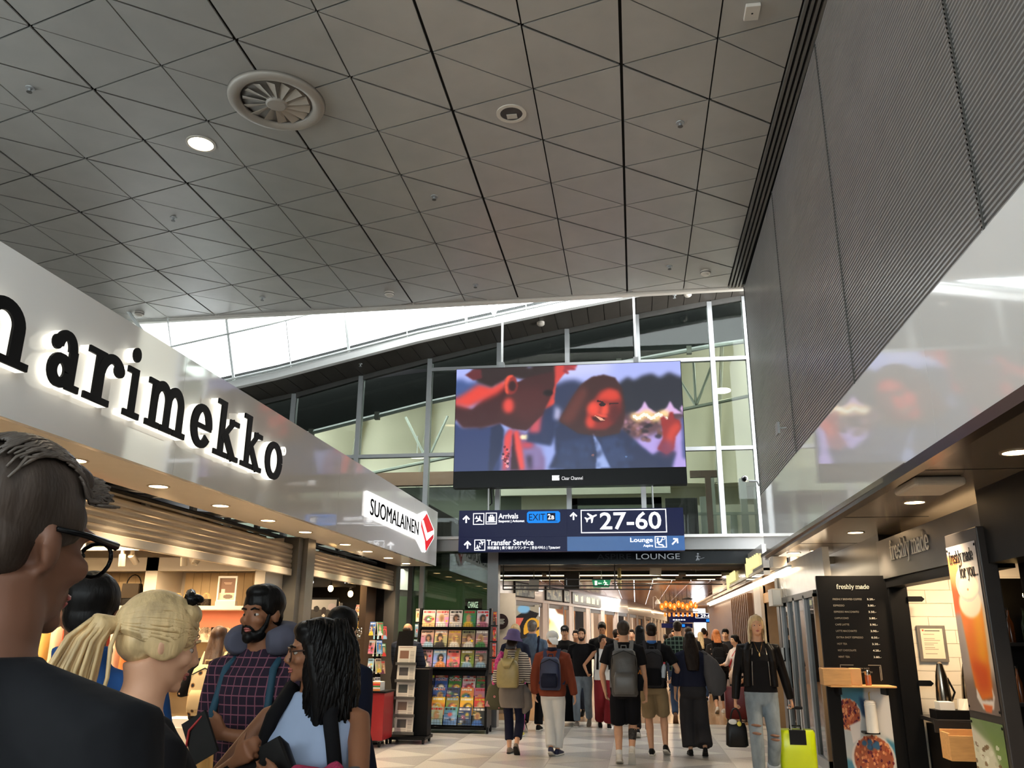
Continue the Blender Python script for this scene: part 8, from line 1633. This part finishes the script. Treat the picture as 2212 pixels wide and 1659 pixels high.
for nm, fs in (('R', (.70, .90)), ('L', (.92, 1.02))):
    for f in fs:
        Kn, Hp, An = J['K' + nm], J['H' + nm], J['A' + nm]; c = Hp.lerp(Kn, f) if f <= 1 else Kn.lerp(An, f - 1); m = MB(); rr = .074 if f > .85 else .082
        m.tube([c + V((rr * math.sin(a), rr * math.cos(a) * 1.02 + .004, .004 * math.sin(a * 3))) for a in np.linspace(-.75, .75, 7)], [.003, .011, .014, .015, .014, .011, .003], 8); m.build('torn_patch', mat('torn_shadow', (120, 88, 72), .7, noise=.2, scale=40), J['root'], 'all')
for nm in 'RL': c = J['K' + nm].lerp(J['A' + nm], .84); MB().tube([c + V((0, 0, .02)), c - V((0, 0, .03))], [.073, .075], 14).build('jeans_cuff', cloth('jeans_cuff', (176, 188, 202), .1), J['root'], 'all')
wr = J['W'] @ (V(J['WR']) + V(J['dR']) * .10)
t = thing('handbag', 'small black handbag with white tag held by the blonde woman in leather jacket', 'bag', (wr.x, wr.y, wr.z - .40)); MB().stack([(0, 0, 0, .10, .05), (0, 0, .02, .125, .065), (0, 0, .20, .115, .055), (0, 0, .26, .095, .03)], 20, 4).build('bag_body', leather, t, True)
for sd in (-.02, .02): MB().tube([(.06 * math.cos(PI * i / 8), sd, .25 + .16 * math.sin(PI * i / 8)) for i in range(9)], .008, 6).build('handle', leather, t, True)
MB().ell((-.04, -.06, .27), (.05, .015, .03), n=10, k=6).build('white_bow', white, t, 'all'); MB().ell((.03, -.065, .25), (.025, .01, .028), n=10, k=6).build('yellow_tag', mat('tag_yellow', (216, 200, 80), .5), t, 'all')
wl_ = J['W'] @ (V(J['WL']) + V(J['dL']) * .085)
suitcase('bright yellow green hard shell suitcase with raised handle beside the blonde woman', wl_.x + .02, wl_.y + .085, 178, .40, .50, .26, mat('case_lime', (206, 226, 20), .28, noise=.02), wl_.z - .50 - .068)
# distant crowd
for i, (x, y, h_, fem, hr, tp, rz_, lb) in enumerate(((.86, 26, 1.60, 0, ('short', 'dark'), tee_black, 0, 'smallest distant dark haired figure, nearest to the khaki shorts man'), (1.1, 28, 1.62, 1, ('long', 'brown', .25), dgrey, 0, 'distant brown haired figure just left of the plaid shirt man'), (1.22, 29, 1.74, 0, ('short', 'black'), navyc, 170, 'taller distant dark figure left of the plaid shirt man'), (1.2, 20.4, 1.76, 0, ('thick', 'dark'), tee_black, 0, 'dark haired figure right behind the plaid shirt man'), (1.62, 22.5, 1.66, 1, ('long', 'blonde', .3), tee_black, 0, 'distant woman with long fair hair left of the ginger woman'), (1.9, 25, 1.78, 0, ('short', 'dark'), dgrey, 0, 'distant tall dark figure beyond the ginger woman'), (.45, 24, 1.58, 0, ('short', 'brown'), dgrey, 160, 'distant figure between the black hair woman and khaki shorts man'), (1.45, 31, 1.7, 0, ('short', 'black'), tee_black, 0, 'farthest dark figure under the distant gate sign'), (-.1, 21, 1.7, 0, ('short', 'dark'), tee_black, 175, 'dark figure far behind the man with the large grey backpack'), (2.1, 27, 1.72, 1, ('bun', 'dark'), navyc, 0, 'distant figure in navy near the wooden slat wall'))):
    person(lb, x, y, rz_, h_, bool(fem), hair=hr, top={'m': tp, 'sl': 1.9, 'loose': .02}, legs={'m': blackt if i % 2 else jeans_d}, vox=.022, eyes=rz_ > 90)
